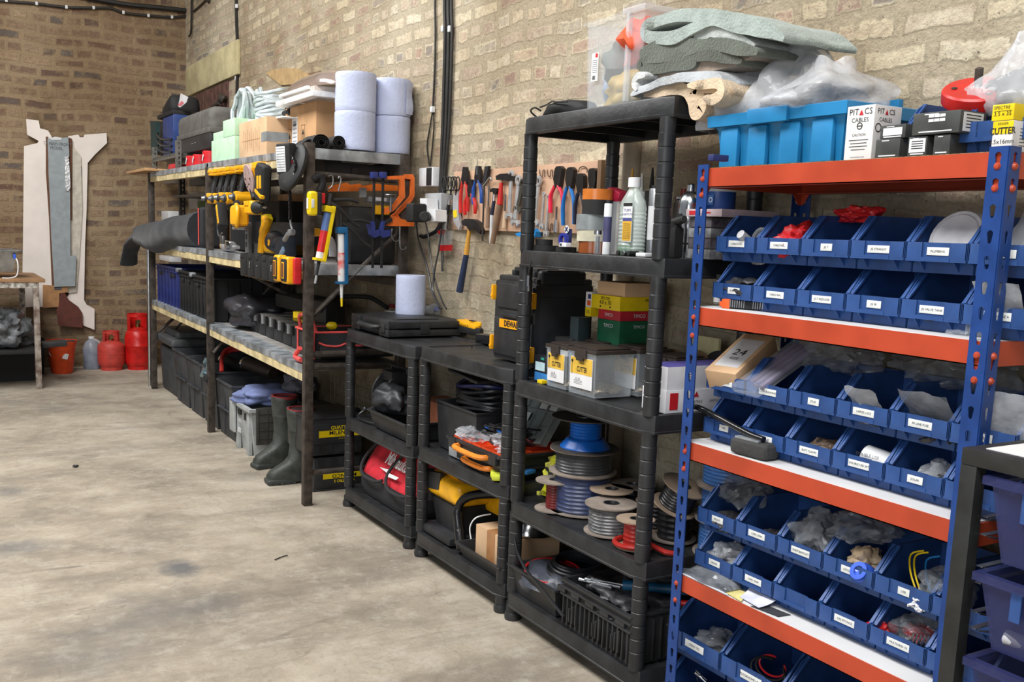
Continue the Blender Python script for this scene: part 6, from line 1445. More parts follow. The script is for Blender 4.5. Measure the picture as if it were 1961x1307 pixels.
for(q,zz)in((.16,1.87),(.6,1.88)):
 yq=yL-w_*q
 for(a0,a1,c0,c1)in((-.03,.03,.06,.062),(-.03,.03,-.06,-.058),(-.03,-.028,-.06,.062),(.028,.03,-.06,.062)):b.bx(X2-.001,X2,yq+a0,yq+a1,zz+c0,zz+c1)
 b.prism([(-.018,0),(.018,0),(0,.03)],(X2-.0005,yq,zz+.012),AX,UP,(-.0006,0,0));b.bx(X2-.001,X2,yq-.003,yq+.003,zz-.035,zz+.01);b.bx(X2-.001,X2,yq-.018,yq+.018,zz-.045,zz-.04)
b.done('print',ink,t)
# paper rolls 2 x 2
zs_=1.79;r_=.103
rolls=[((1.914,4.79),.1895,0,'lower left paper roll of the four on the rack top'),((2.128,4.83),.187,0,'lower right paper roll of the four on the rack top, nearest the wall'),((1.916,4.79),.19,1,'upper left paper roll of the four on the rack top'),((2.128,4.83),.185,1,'upper right paper roll of the four, with a torn flap of paper')]
for(x,y),h,k,lb in rolls:
 tt=paper_roll(V((x,y,zs_+k*.19)),r_,h,lb,'big pale blue paper rolls on the rack top',seed=x*7+k)
 if k and x>2:b=B();b.grid(lambda u,v:V((x+.04+.05*u,y-r_*math.cos(.5*u+.35)-.004-.01*u*math.sin(v*7),zs_+.2+.16*v)),6,8);b.done('torn_flap',M('blue_white_paper_roll',(196,204,232)),tt)
 # black bin-liner rolls
for(px,r,py,lb,ln)in((616,.042,272,'thick black roll of sheet with a loose end on the rack top',.16),(650,.037,273,'thinner black roll beside the thick one at the rack end',.16)):
 c=at(px,py,Y=4.69);b=B();pts=[]
 for k in range(60):a=k*.42;rr=r*(.25+.75*k/59);pts.append((rr*math.cos(a)*(1.15 if px<640 else 1),rr*math.sin(a)))
 b.ribbon(pts,.0022,c,(1,0,0),UP,(0,ln,0),3)
 if px<640:b.ribbon([(-r*1.05,.0),(-.06,-.0),(-.1,-.03)],.003,c+V((0,.03,.01)),(1,0,0),UP,(0,.12,0),3)
 tag(b.done('sheet_roll',rubber),lb,'roll')
 # cable coils, rooflight, cardboard sheet
gcab=M('pale_grey_cable',(186,196,198),.5,var=.12)
def coilpile(c,r,n_,h,label,squash=.5,seed=0,cr=.011,upright=False):
 t=thing('cable_coil',label,'cable',(c[0],c[1],c[2]))
 for k in range(n_):
  rr=random.Random(k+seed);b=B();pts=[]
  for i in range(18):
   a=i*math.pi/9
   if upright:pts.append(V((c[0]+h*k/n_-.05+.02*math.sin(a+k),c[1]+(r+rr.uniform(-.02,.01))*math.cos(a),c[2]+r+(r+rr.uniform(-.03,.01))*math.sin(a))))
   else:pts.append(V((c[0]+(r+rr.uniform(-.02,.01))*math.cos(a)*squash,c[1]+(r+rr.uniform(-.02,.01))*math.sin(a),c[2]+.01+h*k/n_+.012*math.sin(2*a+k))))
  b.tube(pts,cr,6,True,2);b.done('cable_turn',gcab,t)
 return t
zb1=at(509,222,X=1.66).z
p=at(487,218,X=1.85);coilpile(V((1.8,p.y,zb1+.002)),.125,9,.16,'big coil of pale grey cable standing at the far side on the cardboard box',upright=True,seed=2,cr=.014)
p=at(532,214,X=1.9);coilpile(V((1.87,p.y,zb1+.002)),.16,11,.2,'stacked coil of pale grey cable behind the white window frame',squash=.6,seed=30,cr=.012)
p=at(550,216,X=1.8);b=B();b.cyl(p+V((-.0,.05,0)),p+V((0,-.05,0)),.016,n=12);b.cyl(p,p+V((0,0,.035)),.012,n=10);b.cyl(p+V((0,-.05,0)),p+V((0,-.08,0)),.022,n=12);tag(b.done('pipe_tee',matblack),'black plastic pipe tee beside the tall brown box','fitting')
b=B();b.trace([(457,234),(470,230),(540,222),(546,224),(500,232),(460,240)][:6],.1,X=1.72);tag(b.done('white_offcut',M('white_offcut',(226,228,226),.5)),'thin white panel lying between the foam and the cable coils','panel')
zt2_=zt
t=thing('roof_light','domed roof light with white frame lying on the brown box','roof light',(1.95,4.95,zt2_))
def fr_(x0,x1,y0,y1,z0,z1,w,m,nm):
 b=B();b.bx(x0,x1,y0,y0+w,z0,z1,.004);b.bx(x0,x1,y1-w,y1,z0,z1,.004);b.bx(x0,x0+w,y0+w,y1-w,z0,z1,.004);b.bx(x1-w,x1,y0+w,y1-w,z0,z1,.004);return b.done(nm,m,t)
xA,xB,yA_,yB_=1.72,2.2,4.88,at(527,200,X=1.72).y
fr_(xA,xB,yA_,yB_,zt2_+.002,zt2_+.03,.05,M('gloss_white_frame',(236,236,236),.3),'outer_frame')
fr_(xA+.02,xB-.02,yA_+.03,yB_-.06,zt2_+.03,zt2_+.058,.03,M('cream_frame',(214,200,190),.4),'inner_frame')
b=B();b.bx(xA,xA+.02,yA_+.09,yB_-.06,zt2_+.046,zt2_+.062,.003);b.done('trim_strip',M('gloss_white_frame',(236,236,236)),t)
b=B();cx2,cy2=(xA+xB)/2,(yA_+yB_)/2-.02
b.grid(lambda u,v:V((cx2+math.cos(2*math.pi*u)*.22*(abs(math.cos(2*math.pi*u))**4+abs(math.sin(2*math.pi*u))**4)**-.25*math.cos(v*math.pi/2),cy2+math.sin(2*math.pi*u)*.38*(abs(math.cos(2*math.pi*u))**4+abs(math.sin(2*math.pi*u))**4)**-.25*math.cos(v*math.pi/2),zt2_+.058+.12*math.sin(v*math.pi/2))),48,12,True)
b.done('dome',M('smoked_acrylic',(150,132,122),.1,var=.05,alpha=.85,coat=.6),t,smooth=80)
cs=[(508,140),(520,134),(545,130),(570,132),(590,142),(600,150),(578,160),(555,162),(537,163)]
b=B();b.trace(cs,.012,X=2.236);tag(b.done('cardboard_sheet',M('corrugated_card',(178,148,104),.85)),'curved brown cardboard sheet standing against the wall behind the coils','cardboard')
b=B();b.trace([(588,141),(612,136),(606,146),(592,150)],.01,X=2.238);tag(b.done('cardboard_scrap',carddk),'dark scrap of cardboard behind the roof light','cardboard')
# plank at the far end
P1=[at(x,y,X=1.62)for x,y in((268,326),(345,316))]
b=B();b.bx(1.52,1.6,8.2,9.05,1.793,1.815,.003);b.bx(1.6,1.75,8.1,8.9,1.793,1.808,.002);tag(b.done('timber_offcut',M('oak_offcut',(190,150,106),.7)),'timber offcuts sticking out at the far end of the rack top','timber')
b=B();p=at(340,309,X=1.68);b.bx(1.66,1.82,p.y-.32,p.y+.3,1.793,1.80+.004,.002);tag(b.done('black_tray',matblack),'flat black tray lying at the foot of the slotted shelf','tray')
# things on the slotted shelf
SZ_=at(362,288,X=1.7).z
zt_=at(380,202,X=1.7).z;ya_,yb_=at(337,275,X=1.7).y,at(414,275,X=1.7).y
t=thing('grey_hood','dusty grey rounded hood over a black base on the slotted shelf','tool',(1.88,(ya_+yb_)/2,SZ_))
ya2,yb2=8.5,7.55
ya2,yb2=at(340,270,X=1.76).y,at(402,272,X=1.76).y
b=B();b.bx(1.76,2.0,yb2,ya2,SZ_,SZ_+.115,.012);b.done('base',blackpl,t)
b=B();b.box((1.88,(ya2+yb2)/2,SZ_+.115+.08),(.24,ya2-yb2+.02,.2),.07,seg=5,taper=(1.0,1.0));b.box((1.88,(ya2+yb2)/2,SZ_+.13),(.25,ya2-yb2+.03,.04),.01);b.done('hood',M('dusty_grey_plastic',(98,96,92),.7,var=.15),t)
b=B();[b.cyl((1.759,(ya2+yb2)/2-.02+dy,SZ_+.06),(1.755,(ya2+yb2)/2-.02+dy,SZ_+.06),.006,n=8)for dy in(-.06,.03)];b.done('screws',chrome,t)
p=at(318,280,X=1.72);t=thing('blue_charger','blue machine with a black cable wound on it on the slotted shelf','machine',(1.8,p.y,SZ_))
y0,y1=at(332,275,X=1.75).y,at(304,275,X=1.75).y;zt3=at(318,223,X=1.75).z
b=B();b.bx(1.75,1.95,y0,y0+(y1-y0)*.7,SZ_,zt3,.01);b.done('blue_casing',M('deep_blue_casing',(34,62,124),.4),t)
b=B();b.bx(1.76,1.93,y0+(y1-y0)*.7,y1,SZ_,zt3-.02,.01);b.bx(1.74,1.96,y0,y1,zt3-.002,zt3+.03,.006);b.done('black_casing',matblack,t)
b=B();[b.tube([V((1.74,y0+.02,SZ_+.03+.05*k)),V((1.72,(y0+y1)/2,SZ_+.045+.05*k)),V((1.735,y1-.02,SZ_+.1+.05*k)),V((1.75,y1,SZ_+.12+.05*k))],.009,6,smooth=4)for k in range(3)];b.done('wound_lead',cbk,t)
c=at(345,208,X=1.95);t=thing('welding_helmet','black welding helmet with white and red sticker on top of the blue machine','helmet',(1.95,c.y,zt3+.03))
b=B();b.box(c+V((0,-.03,-.02)),(.26,.36,.17),.07,rot('X',-14),seg=4);b.box(c+V((0,.16,-.12)),(.22,.18,.2),.05,rot('X',8),seg=3);b.done('shell',matblack,t)
b=B();b.trace([(341,204),(346,179),(360,186),(357,196),(345,206)][:5],.004,X=1.80);b.mi=1;b.trace([(340,202),(348,193),(352,197),(346,203)],.001,X=1.798);b.done('sticker',[white,M('pink_print',(226,120,130),.6)],t)
b=B();b.trace([(288,232),(298,232),(298,290),(289,296)],.25,X=1.78);tag(b.done('teal_panel',M('dark_teal_panel',(36,62,62),.6)),'dark teal panel standing at the far edge of the slotted shelf','panel')
for k,(px,w,lb)in enumerate(((332,.2,'flat red box, leftmost'),(360,.075,'red can, left one'),(373,.075,'red can, middle one'),(392,.11,'red can, right one'))):
 p=at(px,302,X=1.72);
 if k==0:b=B();b.bx(1.7,1.85,p.y-.1,p.y+.1,1.793,1.85,.004)
 else:b=B();b.cyl((1.76,p.y,1.793),(1.76,p.y,1.89 if k<3 else 1.9),.055,n=18,bev=.006);b.mi=1;b.box((1.704,p.y-.01,1.85),(.002,.02,.05),0,rot('X',40))
 tag(b.done('red_box' if k==0 else 'paint_can',[redpl,white]),lb+' under the slotted shelf on the rack top','box' if k==0 else 'can')
 # ---- hanging power tools under the top edge (front beam)
def drill(x,y,z,label,s=1.,head='drill',yaw=0,group='cordless tools hanging under the top edge of the rack'):
 t=thing('cordless_'+head,label,head,(x,y,z-.3),group);T=TR((x,y,z),R(yaw),0,0,s)
 b=B(T);b.box((0.02,0,-.012),(.11,.062,.022),.006);b.box((.02,0,-.03),(.1,.058,.018),.008);b.done('battery_foot',yel,t)
 b=B(T);b.tube([V((.02,0,-.035)),V((.012,0,-.08)),V((.0,0,-.125)),V((-.004,0,-.16))],[.02,.0185,.019,.022],10,smooth=3);b.box((-.018,0,-.13),(.014,.018,.03),.004);b.done('grip',rubber,t)
 if head=='drill':
  b=B(T);b.cyl((.06,0,-.185),(-.045,0,-.185),.031,n=16,bev=.008);b.box((.0,0,-.175),(.1,.05,.05),.014);mb=b.done('motor_body',yel,t)
  b=B(T);b.cyl((-.045,0,-.185),(-.06,0,-.185),.027,.022,n=16,bev=.004);b.cyl((.06,0,-.185),(.075,0,-.185),.028,n=14,bev=.006);b.done('collar',rubber,mb)
  b=B(T);b.cyl((-.06,0,-.185),(-.078,0,-.185),.017,.011,n=12);b.done('chuck',steel,mb)
 return t
dr=[(409,326,'first'),(421,325,'second'),(433,324,'third'),(445,323,'fourth'),(463,322,'fifth')]
for k,(px,py,w_)in enumerate(dr):
 q=at(px,py,X=1.6);drill(1.60,q.y,1.735-.0*k,'yellow and black cordless drill, %s from the middle post, hanging under the rack top'%w_,.98+.02*(k%2),yaw=(-6,4,-3,6,0)[k])
 # big battery torch dangling, clip tools
q=at(425,412,X=1.56);t=thing('hanging_battery_tool','black and yellow battery tool dangling tilted below the drills','tool',q-V((0,0,.07)))
b=B(TR(q,0,R(-22)));b.box((0,0,0),(.06,.05,.15),.012);b.done('body',matblack,t);b=B(TR(q,0,R(-22)));b.box((-.002,-.004,0),(.062,.03,.12),.004);b.mi=1;text(b,'DEWALT',.02,(-.034,-.004,0),(0,0,1),(0,1,0),.001);b.done('side_plate',[yel,ink],t)
q=at(450,410,X=1.54);t=thing('circular_saw','yellow trim saw with toothed guard hanging below the drills','saw',q-V((0,0,.08)))
b=B();n=30;b.prism([((.068 if k%2 else .078)*math.cos(2*math.pi*k/n),(.068 if k%2 else .078)*math.sin(2*math.pi*k/n))for k in range(n)],q,(0,1,0),UP,(.02,0,0));b.done('guard',M('dark_metal_guard',(60,64,70),.4,.5),t)
b=B();b.box(q+V((.0,-.09,-.01)),(.08,.14,.12),.03,seg=3);b.tube([q+V((-.03,-.14,.05)),q+V((-.04,-.2,.02)),q+V((-.04,-.19,-.06)),q+V((-.02,-.12,-.07))],.012,8,smooth=4);b.done('saw_body',yel,t)
b=B();b.box(q+V((-.0,-.1,-.08)),(.06,.12,.015),.004);b.done('shoe',chrome,t)
# sander (disc) and nailer
q=at(475,343,X=1.53)
t=thing('angle_sander','cordless sander with a pale round sanding disc hanging under the rack top','sander',q-V((0,0,.1)))
b=B();b.lathe([(.075,0),(.077,.003),(.077,.01),(.07,.014)],q,32,rot('Y',78)@rot('X',0));b.mi=1
for k in range(8):a=k*math.pi/4;b.cyl(q+V((-.003-.0*k,.042*math.cos(a),.042*math.sin(a))),q+V((-.006,.042*math.cos(a),.042*math.sin(a))),.0055,n=8)
b.done('sanding_disc',[M('pinkish_sanding_disc',(176,150,146),.9),ink],t)
b=B();b.box(q+V((.06,-.02,.0)),(.09,.1,.14),.03,seg=3);b.box(q+V((.07,0,.08)),(.07,.09,.03),.01);b.done('housing',yel,t)
b=B();b.box(q+V((.06,-.0,-.1)),(.05,.05,.1),.015);b.cyl(q+V((.06,.06,-.1)),q+V((.06,.06,.04)),.022,n=12);b.done('grip',rubber,t)
q=at(503,350,X=1.56);t=thing('cordless_planer','bulky black and yellow cordless tool hanging beside the sander','tool',q-V((0,0,.12)))
b=B();b.box(q,(.055,.15,.2),.025,rot('X',10),seg=3);b.done('housing',matblack,t)
for(o_,d_,a_)in(((0,.07,.09),(.055,.09,.035),0),((-.02,-.01,-.06),(.025,.12,.02),20),((-.025,.0,.0),(.012,.03,.07),0),((-.025,-.045,.0),(.012,.03,.07),0)):b=B();b.box(q+V(o_),d_,.006,rot('X',a_));b.done('trim',yel,t)
q=at(488,398,X=1.56);t=thing('impact_wrench','yellow impact wrench hanging with its nose to the near end, above the black cases','wrench',q-V((0,0,.1)))
b=B();b.box(q+V((0,.03,0)),(.07,.14,.075),.02,seg=3);b.bx(q.x-.04,q.x-.03,q.y-.0,q.y+.08,q.z+.01,q.z+.035,.003);b.done('motor_body',yel,t)
b=B();b.cyl(q+V((0,-.04,0)),q+V((0,-.14,0)),.036,.014,n=16);b.cyl(q+V((0,.0,.05)),q+V((0,.05,.13)),.02,n=12);b.done('nose',rubber,t)
b=B();b.cyl(q+V((0,-.14,0)),q+V((0,-.2,0)),.006,n=8);b.done('anvil',chrome,t)
q=at(420,440,X=1.55);t=thing('clamp','small metal clamp dangling below the battery tool','clamp',q-V((0,0,.06)))
b=B();b.tube([q+V((0,.03,.09)),q+V((0,.04,0)),q+V((0,.0,-.04)),q+V((0,-.06,-.02))],.006,6,smooth=4);b.done('arm',steel,t);b=B();b.box(q+V((0,-.07,-.06)),(.02,.06,.05),.006);b.done('jaw',steel,t)
# work light with coiled lead on the post, and round black pad
q=at(549,305,X=1.53);t=thing('work_light','square black work light with coiled cable at the near end of the rack','work light',q-V((0,0,.06)))
b=B();T=TR(q,R(14),0,R(-4));b.T=T;b.box((0,0,0),(.05,.115,.15),.014,seg=3);b.done('housing',matblack,t)
b=B(T);b.box((-.0245,.012,0),(.004,.08,.12),.004);b.mi=1;[b.box((-.027,.012,-.05+.0125*k),(.001,.07,.001))for k in range(9)];b.mi=2;b.box((-.0,-.058,-.02),(.02,.002,.03));b.done('lens',[M('lamp_lens',(226,230,232),.2),ink,redink],t)
b=B();pts=[];base=[at(560,300,X=1.54),at(567,318,X=1.54),at(562,345,X=1.54),at(555,360,X=1.54),at(556,392,X=1.56),at(556,420,X=1.57)]
bs=spline(base,40)
for k,pnt in enumerate(bs):a=k*1.15;pts.append(pnt+V((.012*math.cos(a),.014*math.cos(a),.014*math.sin(a)*.4)))
b.tube(pts,.0038,6);b.done('coiled_lead',cbk,t)
b=B();b.tube([at(556,420,X=1.57),at(557,432,X=1.57),at(560,440,X=1.57)],.005,6,smooth=3);b.box(at(558,445,X=1.58),(.03,.05,.03),.01);b.tube([at(552,448,X=1.58),at(545,460,X=1.58)],.012,8);b.done('plug',M('grey_plug',(120,122,124),.5),t)
q=at(573,323,X=1.57);b=B();b.lathe([(.1,0),(.104,.008),(.104,.02),(.095,.028),(.07,.032)],q+V((-.01,.03,0)),30,rot('Y',-70)@rot('X',10),sx=1.15);tag(b.done('rubber_pad',rubber),'large oval black rubber pad hanging on the near post','pad')
# wall behind the tools: black cases and yellow radio on the middle shelf
W2=1.224
def bxp(name,pxl,pxr,pyt,X,dx,z0,mat,label,cat='case',bev=.01):
 ya=at(pxl,pyt,X=X).y;yb=at(pxr,pyt,X=X).y;zt=at((pxl+pxr)/2,pyt,X=X).z
 return carton(name,X,X+dx,min(ya,yb),max(ya,yb),z0,zt,mat,label,cat,bev)
bxp('brown_carton',408,447,408,1.85,.2,W2,card,'brown cardboard box on the middle shelf behind the dangling tools','box',.002)
bxp('small_carton',532,556,372,1.95,.15,1.46,card,'brown cardboard box high behind the coiled cable','box',.002)
bxp('black_case',494,534,385,1.85,.22,1.34,matblack,'upper black case stacked on the middle shelf')
bxp('black_case',488,560,425,1.83,.24,1.29,M('charcoal_plastic',(40,41,44)),'lower black case stacked on the middle shelf')
bxp('yellow_machine',487,545,437,1.85,.22,W2,M('ochre_plastic',(200,150,20),.45),'yellow bodied machine at the back of the middle shelf','machine',.02)
bxp('black_holdall',438,480,398,1.8,.25,W2,M('black_canvas',(38,38,42)),'black holdall with red piping on the middle shelf','bag',.04)
b=B();b.trace([(500,412),(510,410),(514,420),(510,430),(500,430)],.03,X=1.8);tag(b.done('yellow_block',yel2),'yellow block handle in front of the black cases','handle')
# jigsaw-like tool, grinder, yellow saw on the middle shelf
q=at(440,470,X=1.64);t=thing('angle_grinder','silver and black angle grinder lying on the middle shelf edge','grinder',V((1.68,q.y,W2)))
b=B();b.cyl((1.68,q.y+.26,W2+.035),(1.66,q.y+.02,W2+.035),.033,n=16,bev=.006);b.cyl((1.66,q.y-.02,W2+.035),(1.66,q.y-.12,W2+.035),.012,n=10);b.done('motor',M('silver_housing',(190,190,192),.35,.4),t)
b=B();b.cyl((1.69,q.y+.33,W2+.035),(1.68,q.y+.25,W2+.035),.033,n=16,bev=.008);b.done('rear_grip',matblack,t);b=B();b.cyl((1.685,q.y+.28,W2+.035),(1.682,q.y+.26,W2+.035),.0345,n=16);b.done('yellow_band',yel,t)
b=B();b.cyl((1.64,q.y+.03,W2+.04),(1.62,q.y+.03,W2+.04),.026,n=16);b.done('gear_head',chrome,t)
q=at(470,455,X=1.62);b=B();b.box((1.64,q.y,W2+.095),(.03,.07,.19),.014,seg=3);b.bx(1.66,1.9,q.y-.1,q.y+.1,W2,W2+.07,.01);b.mi=1;[b.box((1.6235,q.y,W2+.06+.045*k),(.002,.02,.028),.0005)for k in range(3)];tag(b.done('saw_base',[M('grey_black_plastic',(92,92,92),.5),matblack]),'grey upright saw base plate standing on the middle shelf edge','saw base')
q=at(505,480,X=1.64);t=thing('jigsaw','yellow and black jigsaw standing on the middle shelf near the batteries','jigsaw',V((1.7,q.y,W2)))
b=B();b.tube([V((1.66,q.y+.12,W2+.02)),V((1.66,q.y+.1,W2+.09)),V((1.66,q.y+.05,W2+.15)),V((1.66,q.y-.0,W2+.19)),V((1.66,q.y+.05,W2+.21))],[.02,.022,.028,.024,.02],10,smooth=4);b.box((1.7,q.y+.03,W2+.07),(.08,.12,.1),.025,seg=3);b.done('handle',yel,t)
b=B();b.cyl((1.7,q.y+.0,W2+.09),(1.7,q.y-.13,W2+.07),.06,.05,n=20,bev=.012);b.box((1.7,q.y-.2,W2+.06),(.09,.12,.12),.02);b.done('motor',M('navy_black',(34,40,50),.45),t)
b=B();b.cyl((1.65,q.y-.07,W2+.08),(1.645,q.y-.07,W2+.08),.018,n=12);b.done('cap',yel,t)
b=B();b.box((1.63,q.y-.35,W2+.03),(.012,.09,.03),.002,rot('X',-35));tag(b.done('blade',M('pale_blue_steel',(150,180,206),.3,.6)),'pale blue blade lying near the post on the middle shelf','blade')
# battery row on the middle shelf edge
t0=None
for k in range(5):
 px=466+13.8*k;q=at(px,508+2.4*k,X=1.56);t=thing('battery','black battery pack, %s from the far end of the row on the middle shelf edge'%ordn[k],'battery',V((1.565,q.y,q.z-.07)),'battery packs clipped along the middle shelf edge')
 b=B();b.box((1.575,q.y,q.z),(.04,.11,.12),.01,rot('X',-6),seg=2);b.box((1.575,q.y,q.z+.055),(.05,.07,.03),.008);b.done('pack_body',matblack,t)
 if k in(1,2,4):b=B();text(b,'Inc' if k!=2 else '1',.02,(1.551,q.y-.012,q.z+.01),UP*-1,(0,-1,0),.0008);b.done('chalk_mark',white,t)
 b=B();b.box((1.58,q.y,q.z-.06),(.02,.03,.006),.002);b.done('release',M('tan_contact',(180,130,70),.5),t)
for k,(px,py)in enumerate(((537,514),(553,518))):
 q=at(px,py,X=1.55);t=thing('battery',('far','near')[k]+' yellow and black battery pack at the near end of the row','battery',V((1.56,q.y,q.z-.08)),'battery packs clipped along the middle shelf edge')
 T=TR(q,0,R(0),R(0));b=B(T);b.box((0,0,0),(.055,.11 if k else .08,.135),.018,seg=3);b.done('pack_body',yel,t)
 b=B(T);b.box((-.01,-.002,0),(.042,.095 if k else .06,.115),.012);b.done('rubber_face',matblack,t)
 b=B(T);b.bx(-.0325,-.031,-.022,.02,-.04,.04,.0005);b.mi=1;b.bx(-.0335,-.032,-.017,.015,-.035,.035);b.done('face_plate',[yel,M('brown_label',(110,66,40),.5)],t)
q=at(569,520,X=1.56);b=B();b.box(q+V((.01,.03,0)),(.04,.03,.13),.012,seg=3);tag(b.done('red_battery',redpl),'red sliver of a battery pack against the near post','battery')
q=at(500,488,X=1.6);b=B();[b.box((1.6,at(478+11*k,489+2.3*k,X=1.6).y,1.235),(.05,.05,.03),.01)for k in range(4)];
b.bm.free()
# ---- middle shelf far part: rolled dark cloth hanging out
navyc=M('charcoal_denim',(34,37,43),.85,bump=.4,bscale=120,sheen=.2)
def cloth_roll(pts,rad,mat,name,label,par=None,cat='cloth',amp=.012,seed=0):
 b=B();n=20;P=spline([V(p)for p in pts],6);m_=len(P);vs=[];fs=[]
 for i,p in enumerate(P):
  t=(P[min(i+1,m_-1)]-P[max(i-1,0)]).normalized();a=V((0,0,1))-t*t.z;a=a.normalized()if a.length>.1 else V((1,0,0));c_=t.cross(a)
  f_=i/(m_-1)*(len(rad)-1);r0=rad[int(f_)];r1=rad[min(int(f_)+1,len(rad)-1)];r=r0+(r1-r0)*(f_-int(f_))
  for k in range(n):g=2*math.pi*k/n;q=p+(a*math.cos(g)*r[0]+c_*math.sin(g)*r[1]);vs.append(q+noise.noise_vector(q*11+V((seed,0,0)))*amp)
 for i in range(m_-1):
  for k in range(n):l=(k+1)%n;fs.append((i*n+k,i*n+l,(i+1)*n+l,(i+1)*n+k))
 fs.append(tuple(range(n-1,-1,-1)));fs.append(tuple((m_-1)*n+k for k in range(n)));b.raw(vs,fs)
 if par:return b.done(name,mat,par,smooth=70)
 return tag(b.done(name,mat,smooth=70),label,cat)
VV=lambda x,y:V((x,y))
cloth_roll([at(392,440,X=1.72),at(360,444,X=1.68),at(330,448,X=1.62),at(300,455,X=1.58),at(272,450,X=1.56)],[VV(.13,.13),VV(.125,.13),VV(.12,.12),VV(.12,.1),VV(.08,.08)],navyc,'rolled_trousers','thick roll of charcoal cloth on the middle shelf, its end hanging past the far post',cat='cloth')
cloth_roll([at(284,450,X=1.55),at(262,455,X=1.54),at(250,480,X=1.53),at(246,506,X=1.53)],[VV(.03,.05),VV(.035,.06),VV(.02,.07),VV(.015,.075)],navyc,'hanging_cloth','charcoal cloth tail drooping below the middle shelf',cat='cloth')
b=B();b.box((1.74,at(393,440,X=1.7).y-.06,1.37),(.2,.1,.28),.04,seg=3);b.mi=1;b.tube([V((1.635,at(393,440,X=1.7).y-.08,1.25+.05*k))for k in range(6)],.004,6);tag(b.done('black_holdall',[M('black_canvas',(38,38,42)),M('coral_piping',(226,84,80))]),'black bag end with thin red piping beside the middle post','bag')
# small things at the far back seen through the rack
for(pxl,pxr,pt,pb,X,mm,nm,lb)in((303,322,404,424,2.0,white,'white_box','small white box at the far back of the rack, above the dark cloth roll'),(362,378,368,400,2.0,frost,'clear_bag','pale plastic bag at the far back behind the middle post'),(378,395,385,402,1.98,M('olive_green_cloth',(120,140,80),.8),'green_cloth','dull green cloth beside the pale bag at the far back'),(297,305,340,352,2.0,white,'white_card','tiny white card on the small far shelf'),(312,330,338,352,2.0,M('grey_brown_tin',(130,120,110),.5),'tin','grey tin on the small far shelf'),(362,392,341,355,2.02,M('dim_grey_tin',(80,80,82),.5),'tin','dim grey tins on the far shelf nearer the middle post'),(305,326,491,500,1.9,white,'white_tray','white tray just above the dark blue crates')):
 y0,y1,z0,z1=at(pxr,pb,X=X).y,at(pxl,pb,X=X).y,at((pxl+pxr)/2,pb,X=X).z,at((pxl+pxr)/2,pt,X=X).z
 b=B();b.bx(X,X+.1,y0,y1,z0,z1,.006);tag(b.done(nm,mm),lb,nm.split('_')[-1])
for zz,x0,x1,lb in((1.615,1.78,2.12,'upper'),(1.5,1.95,2.12,'lower')):
 b=B();b.bx(x0,x1,6.9,8.4,zz-.02,zz,.002);tag(b.done('far_shelf',slot if lb=='upper' else darksteel),lb+' narrow metal shelf at the far back of the rack','shelf')
for x,y in((1.8,8.3),(1.8,7.4),(2.05,7.0)):
 b=B();perf(b,(x,y,1.23),(0,-1,0),.045,UP,.52,.035,.01,.024,.003);perf(b,(x,y-.045,1.23),(1,0,0),.04,UP,.52,.035,.01,.024,.003);tag(b.done('slotted_upright',M('dark_slotted_angle',(58,56,54),.5,.4)),'dark slotted upright standing inside the rack, %s'%{8.3:'the farthest',7.4:'the middle one',7.0:'the one nearest the middle post'}[y],'upright')
 # ---- end of rack: things hanging from the bar (plane y ~ 4.63)
YH=4.58
t=thing('large_black_case','large upright black tool case inside the near end of the rack','case',(1.9,4.82,1.217))
b=B();y_=4.76;b.bx(at(668,400,Y=y_).x,at(760,400,Y=y_).x,y_,y_+.2,1.217,at(700,396,Y=y_).z,.02);b.done('case_shell',blackpl,t)
b=B();xs_=at(668,400,Y=y_).x;b.bx(xs_+.006,at(700,400,Y=y_).x+.05,y_-.01,y_+.01,1.23,at(690,412,Y=y_).z,.006);b.done('front_panel',M('charcoal_plastic',(40,41,44)),t)
t=thing('top_case','long black moulded case under the rack top at its near end','case',(1.9,4.84,1.68))
b=B();y_=4.76;b.bx(at(624,320,Y=y_).x,at(775,320,Y=y_).x,y_,y_+.3,at(700,340,Y=y_).z,at(700,322,Y=y_).z+.02,.012);b.bx(at(624,310,Y=y_).x,at(656,310,Y=y_).x,y_+.005,y_+.25,at(640,326,Y=y_).z,at(640,303,Y=y_).z,.012);b.bx(at(735,310,Y=y_).x,at(775,310,Y=y_).x,y_+.005,y_+.25,at(750,328,Y=y_).z,at(750,313,Y=y_).z,.012)
b.done('case_shell',M('charcoal_plastic',(40,41,44)),t);b=B();[b.bx(at(px,330,Y=y_).x-.017,at(px,330,Y=y_).x+.017,y_-.008,y_+.002,at(px,335,Y=y_).z,at(px,322,Y=y_).z,.002)for px in(679,757)];b.done('latches',blackpl,t)
b=B();b.trace([(636,356),(665,350),(670,354),(690,352),(694,357),(720,352),(766,356),(766,366),(700,366),(636,367)],.06,Y=4.72);tag(b.done('orange_level',M('bright_orange_plastic',(240,120,36),.4)),'long orange plastic tool behind the hanging hooks at the rack end','tool')
b=B();b.trace([(690,360),(702,360),(702,378),(690,378)],.02,Y=4.70);tag(b.done('grey_clip',M('grey_plug',(120,122,124))),'small grey clip hanging in front of the orange tool','clip')
bxn=[((702,376),(762,390),4.74,M('grey_clamp',(120,124,128),.4),'grey_tray','grey bracket tray with white label behind the blue clamp bars'),((716,393),(742,412),4.75,yel,'yellow_box','yellow packet behind the blue clamp bars')]
